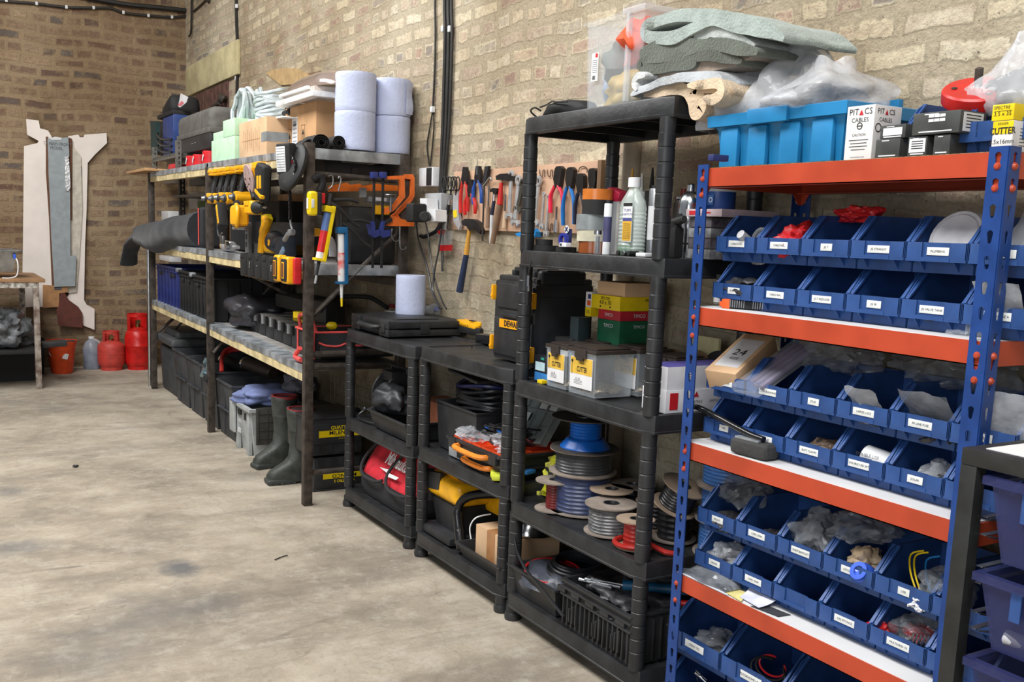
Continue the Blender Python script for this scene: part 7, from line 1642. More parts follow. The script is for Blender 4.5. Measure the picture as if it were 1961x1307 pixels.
for(a,c_,y_,mm,nm,lb)in bxn:
 A1=at(a[0],a[1],Y=y_);A2=at(c_[0],c_[1],Y=y_);b=B();b.bx(A1.x,A2.x,y_-.03,y_+.04,A2.z,A1.z,.006);
 if nm=='grey_tray':b.mi=1;xm=(A1.x+A2.x)/2-.02;b.bx(xm-.03,xm+.03,y_-.032,y_-.03,A2.z+.008,A1.z-.004)
 tag(b.done(nm,[mm,white]),lb,nm.split('_')[-1])
 # hacksaws / orange clamps
osm=M('saw_frame_orange',(232,112,44),.4)
for dx,lb,y_ in((0,'left',4.55),(17,'right',4.6)):
 t=thing('hand_saw',lb+' orange-framed saw hanging from the bar at the rack end','saw',at(770+dx,410,Y=y_))
 b=B();w=6
 if dx:out=[(775,334),(791,334),(794,340),(794,376),(788,386),(762,412),(770,422),(793,422),(793,432),(760,432),(750,414),(758,408),(784,378),(787,372),(787,344),(775,342)]
 else:out=[(741,338),(771,336),(775,342),(776,378),(754,404),(742,410),(738,410),(738,399),(752,395),(767,375),(767,348),(765,344),(742,344)]
 b.trace(out,.022,Y=y_);b.done('frame',osm,t)
 if dx:b=B();b.trace([(735,432),(755,414),(770,420),(793,424),(793,434),(748,433)],.03,Y=y_-.035);b.done('handle',osm,t);b=B();b.trace([(737,427),(750,417),(752,424),(738,431)],.03,Y=y_-.05);b.done('grip',matblack,t)
b=B();b.cyl(at(748,377,Y=4.53),at(748,405,Y=4.53),.006,n=8);b.lathe([(.026,0),(.03,.006),(.028,.01)],at(747,374,Y=4.53)-V((0,0,.006)),16);tag(b.done('clamp_screw',steel),'grey clamp screw with a flat round handle between the saws and the clamp bars','clamp')
# blue bar clamps
blu=M('clamp_blue',(42,54,118),.4)
for px,lb in((715,'left'),(732,'right')):
 t=thing('bar_clamp',lb+' long blue bar clamp hanging at the rack end','clamp',at(px,512,Y=4.56))
 b=B();p0,p1=at(px+1,335,Y=4.565),at(px-1,514,Y=4.565);b.box((p0+p1)/2,(.012,.008,(p0-p1).length),.001);b.done('bar',matblack,t)
 b=B();b.box(at(px+1,336,Y=4.555),(.032,.035,.032),.005);q=at(px+2,440,Y=4.55)
 s_=-1 if px<720 else 1
 b.trace([(px-8*0-(10 if s_<0 else-2),424),(px+2*s_+4,424),(px+4,434),(px+3,442),(px+(12 if s_<0 else 16),440),(px+(12 if s_<0 else 16),452),(px+2,456),(px-5,450)],.03,Y=4.54);b.done('jaw',blu,t)
 # S hooks
for k,(pts,lb)in enumerate((([(629,338),(636,336),(638,345),(636,356),(630,362),(626,363)],'left thin steel hook over the bar at the rack end'),([(648,342),(651,338),(653,345),(650,358),(648,366)],'second thin steel hook over the bar at the rack end'),([(751,438),(750,452),(756,462),(764,460),(764,454)],'steel hook hanging low beside the blue clamps'),([(766,434),(766,470),(770,478),(777,476),(777,472)],'longer steel hook hanging low at the right of the rack end'))):
 b=B();b.ptube(pts,.0035,Y=4.56,smooth=4);tag(b.done('steel_hook',steel),lb,'hook')
 # caulking guns
def gun(top,bot,w,col,cart,tip,label,y_,lean_px):
 t=thing('caulking_gun',label,'caulking gun',at(bot[0],bot[1],Y=y_));a=at(*top,Y=y_);c=at(*bot,Y=y_);d=(c-a).normalized();sd=V((1,0,0));L_=(c-a).length
 M3=Matrix((sd,V((0,1,0)),-d)).transposed()
 M3=Matrix((d.cross(V((0,1,0))).normalized(),V((0,1,0)),d)).transposed()
 b=B();ctr=(a+c)/2
 b.box(ctr+V((w*.45,0,0)),(w*.35,.05,L_),.002,M3);b.box(a+d*.015,(w*1.1,.055,.03),.004,M3);b.box(c-d*.006,(w*1.15,.055,.012),.002,M3);b.done('cradle',col,t)
 b=B();b.cyl(a+d*L_*.12,a+d*L_*.97,w*.4,n=16);b.mi=1;b.cyl(a+d*L_*.45,a+d*L_*.9,w*.42,n=16);b.mi=2;b.cyl(a+d*L_*.84,a+d*L_*.95,w*.43,n=16);b.done('cartridge',cart,t)
 b=B();b.tube([a+V((.0,0,.02)),a+V((.05,-.01,-.01)),a+V((.12,-.01,-.075)),a+V((.15,-.01,-.09))],.009,8,smooth=4);b.tube([a-d*.005,a-d*.06],.011,8);b.tube([a+V((.02,0,.03)),a+V((.1,0,.035)),a+V((.15,0,.025))],.008,8,smooth=3);b.done('trigger',matblack,t)
 b=B();b.cyl(c,c+d*.07,.009,.006,n=10);b.mi=1;b.cyl(c+d*.07,c+d*.11,.0062,.005,n=8);b.done('nozzle',tip,t);return t
gun((630,395),(611,500),.045,yel2,[M('blue_white_cartridge',(90,120,180),.4),redpl,white],[matblack,frost],'yellow caulking gun with red cartridge hanging at the rack end',4.52,0)
gun((653,435),(654,544),.042,M('petrol_blue',(20,92,140),.35),[white,M('red_white_print',(214,60,50),.5,rgb2=(225,225,225),scale=22),white],[white,yel2],'blue caulking gun with red and white cartridge hanging at the rack end',4.52,0)
b=B();q=at(598,390,Y=4.5);t=thing('inspection_lamp','yellow and black inspection lamp hung on the near post','lamp',q-V((0,0,.07)))
b.box(q+V((.0,0,0)),(.045,.05,.115),.018,seg=3);b.done('lamp_body',yel2,t);b=B();b.box(q+V((.03,.01,-.0)),(.03,.06,.11),.012);b.done('magnet_base',matblack,t);b=B();b.box(q+V((-.006,-.026,0)),(.014,.004,.04),.005);b.box(q+V((-.024,0,0)),(.002,.02,.05));b.done('lens',white,t)
b=B();q=at(617,380,Y=4.6);b.box(q,(.022,.03,.05),.004);tag(b.done('red_pliers_grip',redpl),'small red clip hanging beside the inspection lamp','clip')
# white pipe elbow & tools behind caulking guns
b=B();b.tube([at(620,458,Y=4.75),at(632,460,Y=4.75),at(637,475,Y=4.75),at(637,492,Y=4.75)],.02,12,smooth=4);tag(b.done('white_elbow',M('pale_grey_plastic',(190,190,196))),'pale grey pipe elbow behind the yellow caulking gun','elbow')
b=B();b.box(at(606,430,Y=4.74),(.06,.05,.09),.012);b.mi=1;b.box(at(603,445,Y=4.72),(.05,.04,.04),.01);tag(b.done('cordless_tool',[M('dusty_grey_plastic',(98,96,92)),yel]),'grey and yellow tool behind the caulking guns','tool')
b=B();b.tube([at(598,345,Y=4.62),at(612,338,Y=4.62),at(618,350,Y=4.62),at(612,366,Y=4.62)],.018,10,smooth=4);tag(b.done('black_headset',matblack),'curved black ear defender hanging on the bar next to the post','headset')
# ---- lower shelf: crates, sheeting, organisers
def crate(x0,x1,y0,y1,z0,z1,mat,label,corner=None,ribs=5):
 t=thing('storage_crate',label,'crate',((x0+x1)/2,(y0+y1)/2,z0));b=B();tub(b,x0,x1,y0,y1,z0,z1,.012,.012,.004);w=y1-y0
 for k in range(ribs):y=y0+w*(.06+.88*k/(ribs-1));b.bx(x0-.006,x0+.008,y-.004,y+.004,z0+.01,z1-.02,.001)
 for k in range(6):x=x0+.03+(x1-x0-.06)*k/5;b.bx(x-.004,x+.004,y0-.006,y0+.006,z0+.01,z1-.02,.001)
 b.bx(x0-.008,x0+.004,y0-.005,y1+.005,z1-.04,z1-.034,.001);cw=b.done('crate_wall',mat,t,smooth=20)
 for q in(.25,.75):b=B();b.bx(x0-.008,x0-.002,y0+w*(q-.1),y0+w*(q+.1),z1-.075,z1-.055,.002);b.done('hand_grip',matblack,cw)
 if corner:b=B();b.box((x0+.0,y0+.0,z1-.012),(.04,.05,.03),.006);b.done('corner_clip',galv,t)
 return t
LS=.742
crate(1.64,2.1,7.6,8.42,LS,1.055,M('crate_navy',(34,46,108),.5,var=.12),'dark blue stacking crate at the far end of the lower shelf',True,7)
crate(1.64,2.1,7.16,7.56,LS,1.045,matblack,'black crate with a pale corner clip beside the dark blue one',True)
crate(1.64,2.1,6.64,7.12,LS,1.035,matblack,'second black crate with a pale corner clip nearer the middle post',True)
b=B();b.blob((1.88,6.3,.84),(.4,.55,.22),.26,1.6,8,4,.42,.12);tag(b.done('black_sheeting',M('black_sheeting',(44,44,50),.35,bump=.5,bscale=14),smooth=60),'heap of black plastic sheeting on the lower shelf past the middle post','sheeting')
carton('dark_case',1.88,2.1,5.5,6.0,.9,.98,matblack,'flat black case at the back above the organiser row','case',.01)
b=B();b.bx(1.87,2.08,5.2,5.42,.93,1.04,.01);b.bm.free()
for k in range(8):
 yk=6.12-.165*k;t=thing('organiser_case','black organiser case, %s from the far end of the row on the lower shelf'%(ordn+['seventh','eighth'])[k],'organiser',(1.93,yk,.73-.003*k),'black organiser cases on the lower shelf')
 z0=.732-.003*k;hh=.105
 b=B();b.bx(1.78,2.1,yk-.078,yk+.078,z0,z0+hh,.006);b.done('case_base',M('charcoal_plastic',(40,41,44)),t)
 b=B();b.bx(1.785,2.095,yk-.074,yk+.074,z0+hh,z0+hh+.02,.004);cl_=b.done('clear_lid',M('lid_clear',(170,166,160),.2,alpha=.6),t)
 for s_ in(-.05,.05):b=B();b.bx(1.768,1.782,yk+s_-.016,yk+s_+.016,z0+hh-.035,z0+hh+.02,.003);b.done('latch',M('pale_latch',(150,152,152),.4)if s_<0 else matblack,cl_)
b=B();b.box((1.86,5.42,.865),(.05,.2,.02),.005);b.mi=1;b.box((1.86,5.42,.877),(.02,.12,.01),.002);tag(b.done('yellow_saw',[yel2,matblack]),'yellow hand saw lying on the organiser cases','saw')
b=B();b.box((1.95,5.25,.93),(.14,.16,.13),.02,rot('Z',15));tag(b.done('black_box',blackpl),'black open box standing on the near organiser cases','box')
p=at(572,608,X=1.7);b=B();b.cyl(p,p+V((0,0,.03)),.03,n=12);tag(b.done('yellow_cog',yel2),'yellow toothed knob beside the near post above the organisers','knob')
b=B();b.tube([at(575,667,X=1.63),at(565,683,X=1.62),at(577,690,X=1.62)],.012,8,smooth=4);tag(b.done('red_strap',M('coral_piping',(226,84,80))),'coral red strap end lying at the near end of the lower shelf','strap')
# ---- floor: trunk, bins, crate, boots
t=thing('storage_chest','black lidded trunk on the floor at the far end of the rack','trunk',(1.95,8.25,0))
b=B();b.box((1.93,8.27,.19),(.5,.6,.38),.03,taper=(.94,.92));b.done('trunk_body',M('dusty_black_plastic',(58,62,66),.6,var=.2),t)
b=B();b.box((1.93,8.27,.44),(.56,.68,.07),.03,seg=3);b.box((1.93,8.27,.5),(.44,.54,.06),.025,seg=3);b.done('lid',M('dusty_lid',(72,74,76),.6,var=.2),t)
b=B();p=at(333,640,X=1.75);b.tube([p+V((0,0,-.01)),p+V((0,-.1,.06)),p+V((.0,-.35,.14))],.008,6);tag(b.done('black_strap',matblack),'black strap rising from the trunk lid','strap')
b=B();p=at(345,625,X=1.95);b.cyl((1.9,p.y+.12,.6),(1.96,p.y-.12,.6),.055,n=16,bev=.01);tag(b.done('clear_jar',clearpl),'clear plastic jar lying on the trunk','jar')
dusty=M('dusty_black_bin',(60,62,66),.55,var=.3,scale=7)
for k,(ya,yb,h)in enumerate(((7.93,7.47,.41),(7.45,7.05,.405),(7.03,6.62,.4),(6.59,6.19,.37))):
 t=thing('storage_bin','open black storage bin on the floor, %s from the trunk'%ordn[k],'bin',(1.93,(ya+yb)/2,0),'open black bins under the rack')
 b=B();tub(b,1.66,2.18,yb,ya,0,h,.025,.01,.006);b.bx(1.652,1.67,yb+.04,ya-.04,h*.5,h*.52,.002);b.bx(1.66,1.67,(ya+yb)/2-.004,(ya+yb)/2+.004,.02,h*.9,.001);b.done('bin_wall',dusty,t,smooth=20)
for k in range(2):
 b=B();b.tube([V((1.74,6.75+.02*k,.38)),V((1.82,7.0,.47+.02*k)),V((1.95,7.0,.5+.02*k)),V((2.05,6.8,.47)),V((2.1,6.6,.4))],.014,8,smooth=5);tag(b.done('red_hose',M('coral_red_hose',(206,60,58),.35)),('lower','upper')[k]+' red hose arching out of the black bins','hose')
for k,(px,py,lb)in enumerate(((428,690,'left black torch with silver rim in the bins'),(470,696,'right brown-black tube with silver rim in the bins'))):
 p=at(px,py,X=1.85);t=thing('torch',lb,'torch',p-V((0,.1,.05)));b=B();b.cyl(p,p+V((.1,-.3,-.03)),.042,n=18,bev=.004);b.done('barrel',matblack if k==0 else M('brown_black',(56,46,42),.4),t)
 b=B();b.ring([(.034,-.006),(.045,-.006),(.045,.012),(.034,.012)],p,20,V((.1,-.3,-.03)).to_track_quat('Z','Y').to_matrix());b.done('rim',chrome,t)
q=at(397,706,X=1.63);t=thing('drawbar_clamp','shiny galvanised bracket hooked over the edge of the black bins','bracket',q-V((0,0,.08)))
b=B(TR(q,0,R(0),R(20)));b.T=b.T@Matrix.Rotation(R(30),4,'X');b.box((0,0,0),(.02,.13,.13),.006);b.box((-.02,.04,.03),(.03,.02,.04),.004);b.box((-.02,-.04,-.03),(.03,.02,.04),.004);b.cyl((-.015,0,-.0),(.03,0,0),.022,n=12);b.done('plate',M('galvanised_bright',(170,196,206),.3,.8),t)
b=B(TR(q,0,0,R(20)));b.mi=0;b.cyl((-.02,.01,.01),(-.016,.01,.01),.012,n=10);b.box((0,-.1,-.06),(.05,.1,.05),.012);b.done('bolt',matblack,t)
# grey crate with folded-down dark lid and blue cloth
t=thing('lidded_crate','light grey crate with folded dark lid, full of cloth, in front of the boots','crate',(1.85,5.95,0))
x0,x1,y0,y1,h=1.655,2.0,5.74,6.13,.3
b=B();tub(b,x0,x1,y0,y1,0,h,.03,.02,.006);b.bx(x0-.004,x0+.02,y0+.05,y0+.1,.0,h-.03,.004);b.bx(x0-.004,x0+.02,y1-.1,y1-.05,.0,h-.03,.004);b.done('crate_wall',M('light_grey_crate',(168,172,172),.55,var=.1),t,smooth=20)
b=B();b.bx(x0-.006,x0+.002,y0+.1,y0+.15,h-.09,h-.05,.002);b.bx(x0-.006,x0+.002,y0+.22,y0+.29,h-.075,h-.045,.002);b.done('slots',matblack,t)
b=B();b.bx(x0+.02,x1,y0-.03,y0-.015,.08,h+.01,.008)
for k in range(6):b.bx(x0+.03+.055*k,x0+.036+.055*k,y0-.036,y0-.028,.1,h,.001)
for k in range(4):b.bx(x0+.03,x1-.01,y0-.036,y0-.028,.12+.05*k,.125+.05*k,.001)
b.done('folded_lid',M('dark_olive_plastic',(58,58,52),.5),t)
b=B();b.bx(x0-.025,x0-.01,y1-.09,y1+.02,.1,h+.01,.006);b.done('folded_lid',M('light_grey_crate',(168,172,172)),t)
b=B();text(b,'SAFETY',.022,(x0-.0045,y0+.25,h*.62),AX,UP,.001);text(b,'600',.034,(x0-.0045,y0+.25,h*.42),AX,UP,.001,1,.002);b.done('lettering',white,t)
b=B();b.blob((1.83,5.98,.34),(.38,.42,.12),.2,1.8,7,4,.35,.12);tag(b.done('blue_cloth',M('periwinkle_cloth',(112,124,168),.85,bump=.3),smooth=60),'periwinkle blue cloth heaped in the grey crate','cloth')
b=B();b.blob((2.0,5.85,.42),(.2,.26,.12),.28,2,12,4,.4,.2);tag(b.done('grey_cloth',M('slate_grey_cloth',(92,94,104),.8,bump=.3),smooth=60),'slate grey crumpled cloth behind the blue cloth','cloth')
crate(1.82,2.12,5.22,5.62,0,.3,M('dark_olive_plastic',(58,58,52)),'dark crate with open lid behind the rubber boots')
b=B();b.tube([V((1.78,5.5,.345)),V((1.9,5.4,.33)),V((2.02,5.26,.35)),V((2.1,5.15,.36))],.028,10,smooth=3);tag(b.done('rolled_cloth',M('blue_grey_cloth',(62,72,88),.85)),'blue-grey rolled cloth lying on the dark crate','cloth')
b=B();b.blob((1.95,5.4,.34),(.28,.3,.08),.25,2,15,3,.4,.4);tag(b.done('black_cloth',matblack,smooth=60),'black cloth heap on the dark crate','cloth')
# wire basket against the wall
b=B()
for k in range(11):b.tube([V((2.16,5.05+.07*k,.25)),V((2.16,5.05+.07*k,.52))],.0022,4)
for k in range(5):b.tube([V((2.16,5.0,.27+.055*k)),V((2.16,5.8,.27+.055*k))],.0022,4)
tag(b.done('wire_basket',M('rusty_wire',(120,110,90),.5,.5)),'wire mesh panel standing against the wall behind the crates','mesh')
bootm=M('olive_rubber',(58,62,58),.55,var=.25,bump=.15)
def boot(x,y,h,label,yaw=0,top=.075):
 t=thing('rubber_boot',label,'boot',(x,y,0));T=TR((x,y,0),R(yaw));n=22
 # local: toe towards -x
 secs=[(.0,.0,.1,.055),(0,.03,.1,.058)]
 b=B(T);S=[((.0-.06),.012,.13,.046),(-.06,.045,.13,.05),(-.052,.07,.12,.05),(-.034,.092,.1,.05),(-.014,.115,.08,.052),(-.002,.15,.068,.054),(0.0,.2,.063,.054),(.0,.26,.066,.058),(0.,.33,.072,.066),(0.,h-.02,.078,.072),(0,h,.08,.074)]
 vs=[];fs=[]
 for(cx3,z,rx_,ry_)in S:
  for i in range(n):
   a=2*math.pi*i/n;e_=.5 if z<.13 else 1;q=V((cx3+rx_*math.copysign(abs(math.cos(a))**(.75 if z<.13 else 1),math.cos(a)),ry_*math.copysign(abs(math.sin(a))**e_,math.sin(a)),z));q+=noise.noise_vector(q*14)*.006*(1 if z>.1 else 0);vs.append(q)
 for k in range(len(S)-1):
  for i in range(n):fs.append((k*n+i,k*n+(i+1)%n,(k+1)*n+(i+1)%n,(k+1)*n+i))
 fs.append(tuple(range(n-1,-1,-1)))
 m_=len(S);
 for(z,k_)in((h,.93),(h-.12,.88)):
  for i in range(n):a=2*math.pi*i/n;vs.append(V((.08*k_*math.cos(a),.074*k_*math.sin(a),z)))
 for i in range(n):j=(i+1)%n;fs.append(((m_-1)*n+i,(m_-1)*n+j,m_*n+j,m_*n+i));fs.append((m_*n+i,m_*n+j,(m_+1)*n+j,(m_+1)*n+i))
 fs.append(tuple((m_+1)*n+i for i in range(n)));b.raw(vs,fs);b.done('boot_shaft',bootm,t,smooth=70)
 b=B(T);b.ring([(.066,h-.03),(.0815,h-.03),(.082,h+.002),(.07,h+.002)],n=24,sx=1)if False else b.ring([(.068,h-.012),(.076,h-.012),(.0765,h+.004),(.068,h+.004)],n=24);b.done('red_lining',M('dark_red_lining',(140,40,44),.7),t)
 b=B(T);b.box((-.12,0,.016),(.15,.1,.03),.03,seg=3);b.box((.03,0,.016),(.09,.095,.034),.012,seg=3)
 for k in range(5):b.box((-.18+.033*k,0,.006),(.018,.1,.012),.003)
 b.box((.075,0,.3),(.006,.03,.06),.002);b.done('sole',M('dark_sole',(56,60,58),.6),t)
 b=B(T);b.box((.0,-.078,h-.08),(.02,.008,.09),.003);b.box((.0,-.084,h-.07),(.026,.006,.02),.002);b.done('strap',matblack,t);return t
boot(1.78,5.5,.415,'left olive rubber boot with red lining, the farther one, toe towards the aisle',8)
boot(1.745,5.1,.41,'right olive rubber boot, the nearer one beside the post',-2)
# ================================================================== back wall corner
bw=M('off_white_board',(238,228,220),.75,var=.04,scale=6);gb=M('blue_grey_board',(152,160,164),.6,var=.08);kr=M('kraft_board',(170,126,84),.8);mar=M('maroon_board',(96,48,38),.7,var=.15);brn=M('brown_strip',(104,66,44),.7);fr2=M('foil_wrap',(220,222,224),.25,.4,bump=.9,bscale=50)
def tb_(name,px,Y,th,mat,label,extra=None):
 b=B();b.trace(px,th,Y=Y);return tag(b.done(name,mat),label,'board')
tb_('template_board',[(50,228),(74,231),(77,246),(92,250),(99,262),(96,290),(101,400),(107,570),(100,588),(60,588),(42,590),(44,470),(46,280),(72,274),(74,270),(52,258)],9.93,.012,bw,'tall off-white template board at the left of the group on the back wall')
tb_('template_board',[(130,261),(150,258),(153,263),(160,263),(162,258),(204,255),(205,274),(182,296),(168,312),(166,400),(163,470),(161,575),(166,584),(181,592),(181,632),(160,624),(150,596),(125,575),(135,560),(148,556),(152,500),(158,400),(157,320)],9.955,.01,bw,'tall off-white template board with flared ends at the right of the group')
tb_('template_board',[(128,262),(155,300),(158,400),(152,500),(147,560),(130,562),(128,400)],9.94,.01,M('cream_board2',(206,198,184),.75),'cream board behind the grey one on the back wall')
tb_('template_board',[(91,266),(131,263),(133,300),(128,300),(134,320),(135,490),(146,490),(144,548),(104,550),(98,450)],9.9,.012,gb,'blue-grey board with pencil writing hanging in front of the others')
tb_('kraft_piece',[(82,546),(130,549),(130,560),(114,562),(112,588),(82,590)],9.915,.008,kr,'brown kraft board piece low at the left of the group')
tb_('maroon_piece',[(116,562),(124,561),(132,575),(150,588),(158,600),(158,628),(112,624),(108,595)],9.917,.01,mar,'dark maroon board piece at the bottom of the group')
tb_('brown_strip',[(128,262),(138,266),(138,420),(130,425)],9.925,.01,brn,'dark brown strip behind the blue-grey board')
tb_('brown_strip',[(88,262),(92,262),(92,326),(99,460),(104,560),(100,560),(94,420),(88,330)],9.92,.01,brn,'thin brown strip along the left of the blue-grey board')
tb_('foil_strip',[(124,300),(131,298),(134,330),(135,360),(130,366),(126,364)],9.885,.01,fr2,'crinkled silver wrap sticking out beside the blue-grey board')
tb_('white_scrap',[(97,264),(106,262),(118,264),(118,268),(98,268)],9.896,.003,white,'small white scrap at the top of the blue-grey board')
tb_('dark_offcut',[(104,548),(118,548),(118,555),(104,555)],9.91,.006,M('dark_grey_board',(84,86,90),.7),'dark grey offcut just under the blue-grey board')
b=B();o_=at(110,276,Y=9.897);text(b,'TY MAIN FRONT',.028,o_,AYX,UP,.001,.8);text(b,'MODEL',.028,at(108,284,Y=9.897),AYX,UP,.001,.8);tag(b.done('pencil_writing',M('pencil',(110,114,118),.8)),'pencil writing on the blue-grey board','writing')
# bucket, jug, gas bottles
c=at(120,705,Z=0);c=V((1.09,9.62,0));
zt=at(115,652,Y=9.62).z;rr=(at(147,655,Y=9.62).x-at(87,655,Y=9.62).x)/2;cxb=(at(147,655,Y=9.62).x+at(87,655,Y=9.62).x)/2
t=thing('orange_bucket','orange builders bucket on the floor by the back wall','bucket',(cxb,9.62,0))
b=B();b.lathe([(rr*.66,0),(rr*.7,.01),(rr*.9,zt-.06),(rr*.92,zt-.05),(rr*1.,zt-.03),(rr*1.02,zt),(rr*.97,zt),(rr*.9,zt-.05),(rr*.68,.012)],(cxb,9.62,0),32);b.done('bucket_body',M('bucket_orange',(222,78,30),.5,var=.12),t)
b=B();b.tube([V((cxb-rr,9.6,zt-.03)),V((cxb-rr*.9,9.5,zt-.09)),V((cxb-.1,9.62-rr*1.02,zt-.13))],.004,6,smooth=3);b.done('wire_handle',steel,t)
b=B();b.box((cxb+.02,9.62-rr*.83,zt*.55),(.045,.003,.05),0,rot('Y',15));b.done('label',white,t)
c=V((1.31,9.82,0));s_=at(172,645,Y=9.82).z
t=thing('fluid_jug','clear jug of dark blue fluid beside the orange bucket','jug',c);rj=.08
b=B();b.lathe([(rj*.95,0),(rj,.01),(rj,s_*.66),(rj*.7,s_*.84),(rj*.3,s_*.92),(rj*.28,s_*.95)],c,20);b.done('jug_body',M('cloudy_jug',(170,178,190),.3,alpha=.55),t)
b=B();b.lathe([(rj*.92,.005),(rj*.94,.012),(rj*.94,s_*.6)],c,20);b.done('blue_fluid',M('blue_fluid',(60,74,120),.2),t)
b=B();b.lathe([(rj*.34,s_*.94),(rj*.34,s_)],c,14);b.done('cap',white,t);b=B();b.tube([c+V((.01,-.03,s_*.93)),c+V((.06,-.04,s_*.84)),c+V((.065,-.05,s_*.7))],.012,8,smooth=4);b.done('jug_handle',frost,t)
def gas(c,r,h,sh,mat,label):
 t=thing('gas_bottle',label,'gas bottle',c);b=B()
 b.lathe([(r*.8,.03),(r*.95,.05),(r,.09),(r,h*.42),(r*1.015,h*.425),(r*1.015,h*.44),(r,h*.445),(r,h*.58),(r*.93,h*.66),(r*.7,h*.73),(r*.3,h*.76)],c,32);b.done('tank',mat,t)
 b=B();b.ring([(r*.74,0),(r*.82,0),(r*.82,.04),(r*.74,.04)],c,28);b.done('foot_ring',mat,t)
 b=B();n=22;vs=[];fs=[]
 for(zz,k_)in((h*.7,1),(h,1.04)):
  for i in range(n+1):a=R(-60)+R(300)*i/n;vs.append(V(c)+V((sh*k_*math.cos(a+math.pi/2+R(0)),sh*k_*math.sin(a+math.pi/2),zz)))
 b=B()
 def ringw(z0,z1,a0,a1,k0=1.):
  n=18;vs=[];fs=[]
  for i in range(n+1):
   a=R(a0)+R(a1-a0)*i/n
   for(q,zz)in((sh,z0),(sh,z1),(sh-.006,z1),(sh-.006,z0)):vs.append(V(c)+V((q*math.cos(a),q*math.sin(a),zz)))
  for i in range(n):
   for k in range(4):fs.append((i*4+k,i*4+(k+1)%4,(i+1)*4+(k+1)%4,(i+1)*4+k))
  fs+=[(0,1,2,3),(n*4+3,n*4+2,n*4+1,n*4)];b.raw(vs,fs)
 ringw(h*.68,h,-50,215);ringw(h*.95,h,215,310);ringw(h*.68,h*.74,215,310);b.done('valve_shroud',mat,t)
 b=B();b.cyl(V(c)+V((0,0,h*.74)),V(c)+V((0,0,h*.88)),.022,n=12);b.cyl(V(c)+V((0,-.01,h*.86)),V(c)+V((0,-.05,h*.86)),.02,n=12);b.done('valve',M('brass',(150,120,80),.4,.8),t);return t
h1=at(213,634,Y=9.72).z;h2=at(265,601,Y=9.7).z
r1_=(at(239,680,Y=9.72).x-at(187,680,Y=9.72).x)/2;r2_=(at(291,680,Y=9.7).x-at(240,680,Y=9.7).x)/2
gas(V((at(213,680,Y=9.72).x,9.72,0)),r1_,h1,r1_*.62,M('faded_red',(196,66,56),.55,var=.12),'short faded red gas bottle by the back wall')
gas(V((at(265,680,Y=9.7).x,9.7,0)),r2_,h2,r2_*.8,red,'tall glossy red gas bottle in the corner by the rack')
# table
TX,TY,TZt=at(68,540,Y=8.766).x,8.766,at(68,541,Y=8.766).z
t=thing('work_table','old steel-legged work table with a plywood top at the left edge','table',(TX-.6,9.2,0))
pw=M('plywood_top',(160,122,86),.7,var=.25,scale=9);chip2=M('chipped_white_paint',(196,192,184),.6,var=.4,scale=30,rgb2=(110,98,88))
b=B();b.bx(TX-1.4,TX+.07,TY-.03,9.75,TZt,TZt+.028,.002);b.done('table_top',pw,t)
b=B();b.bx(TX-1.4,TX+.01,TY-.022,TY-.017+.02,TZt-.045,TZt-.001,.002);b.done('apron',chip2,t)
for(x,y)in((TX-.022,TY-.02),(TX-.06,9.6),(TX-1.3,TY-.02),(TX-1.3,9.6)):
 b=B();b.bx(x,x+.045,y,y+.045,0,TZt-.001,.003);b.done('leg',chip2 if y>9 else M('worn_leg',(150,140,130),.6,var=.45,scale=18,rgb2=(96,76,66)),t)
b=B();zsh=at(70,672,Y=TY).z;b.bx(TX-1.35,TX-.0,TY+.02,9.62,zsh-.03,zsh,.004);b.done('lower_shelf',matblack,t)
q=at(20,495,Y=9.0)
t=thing('steel_sink','small stainless steel sink standing on the table, cut by the left edge','sink',(q.x-.15,9.0,TZt+.03))
xr=at(40,485,Y=9.0).x;z_t=at(20,478,Y=9.0).z;z_b=at(20,520,Y=9.0).z
b=B();tub(b,xr-.5,xr-.04,8.85,9.2,z_b,z_t-.005,.03,.004,.004);b.bx(xr-.55,xr,8.81,8.86,z_t-.012,z_t,.004);b.bx(xr-.05,xr,8.81,9.24,z_t-.012,z_t,.004);b.bx(xr-.55,xr,9.19,9.24,z_t-.012,z_t,.004);b.done('basin',M('brushed_stainless',(172,174,176),.3,.9,var=.15),t)
b=B();b.cyl((xr-.24,8.98,TZt+.029),(xr-.24,8.98,z_b+.005),.045,n=16);b.done('drain',steel,t)
b=B();b.tube([V((xr-.06,8.84,z_t-.05)),V((xr-.04,8.8,z_t-.1)),V((xr-.05,8.77,TZt+.06)),V((xr-.1,8.76,TZt+.034)),V((xr-.16,8.76,TZt+.034))],.005,6,smooth=4);b.done('white_lead',white,t)
b=B();b.box((xr-.06,8.835,z_t-.05),(.02,.03,.04),.004);b.done('blue_clip',M('bright_blue_plastic',(52,96,215)),t)
q=at(2,640,Y=9.0);b=B();b.blob((q.x-.02,9.05,zsh+.16),(.42,.4,.34),.2,2,3,4,.44,.4);tag(b.done('film_bundle',M('shiny_grey_film',(120,124,128),.15,var=.4,bump=.8,bscale=18),smooth=60),'big shiny plastic-wrapped bundle on the lower shelf of the table','bundle')
q=at(46,655,Y=9.2);b=B();b.blob((q.x,9.2,zsh+.06),(.2,.2,.14),.3,2,7,3,.42,.4);tag(b.done('grey_bag',bagdk,smooth=60),'small grey bag on the lower shelf beside the bundle','bag')
A1=at(80,664,Y=8.95);A2=at(128,660,Y=8.95)
b=B();b.box(((A1.x+A2.x)/2,8.98,zsh+.03),(A2.x-A1.x,.16,.045),.01,rot('Y',-4));b.box((A2.x+.03,8.98,zsh+.05),(.08,.03,.012),.004);tag(b.done('black_tool_tray',blackpl),'black plastic tool sticking out over the orange bucket from the table shelf','tool')
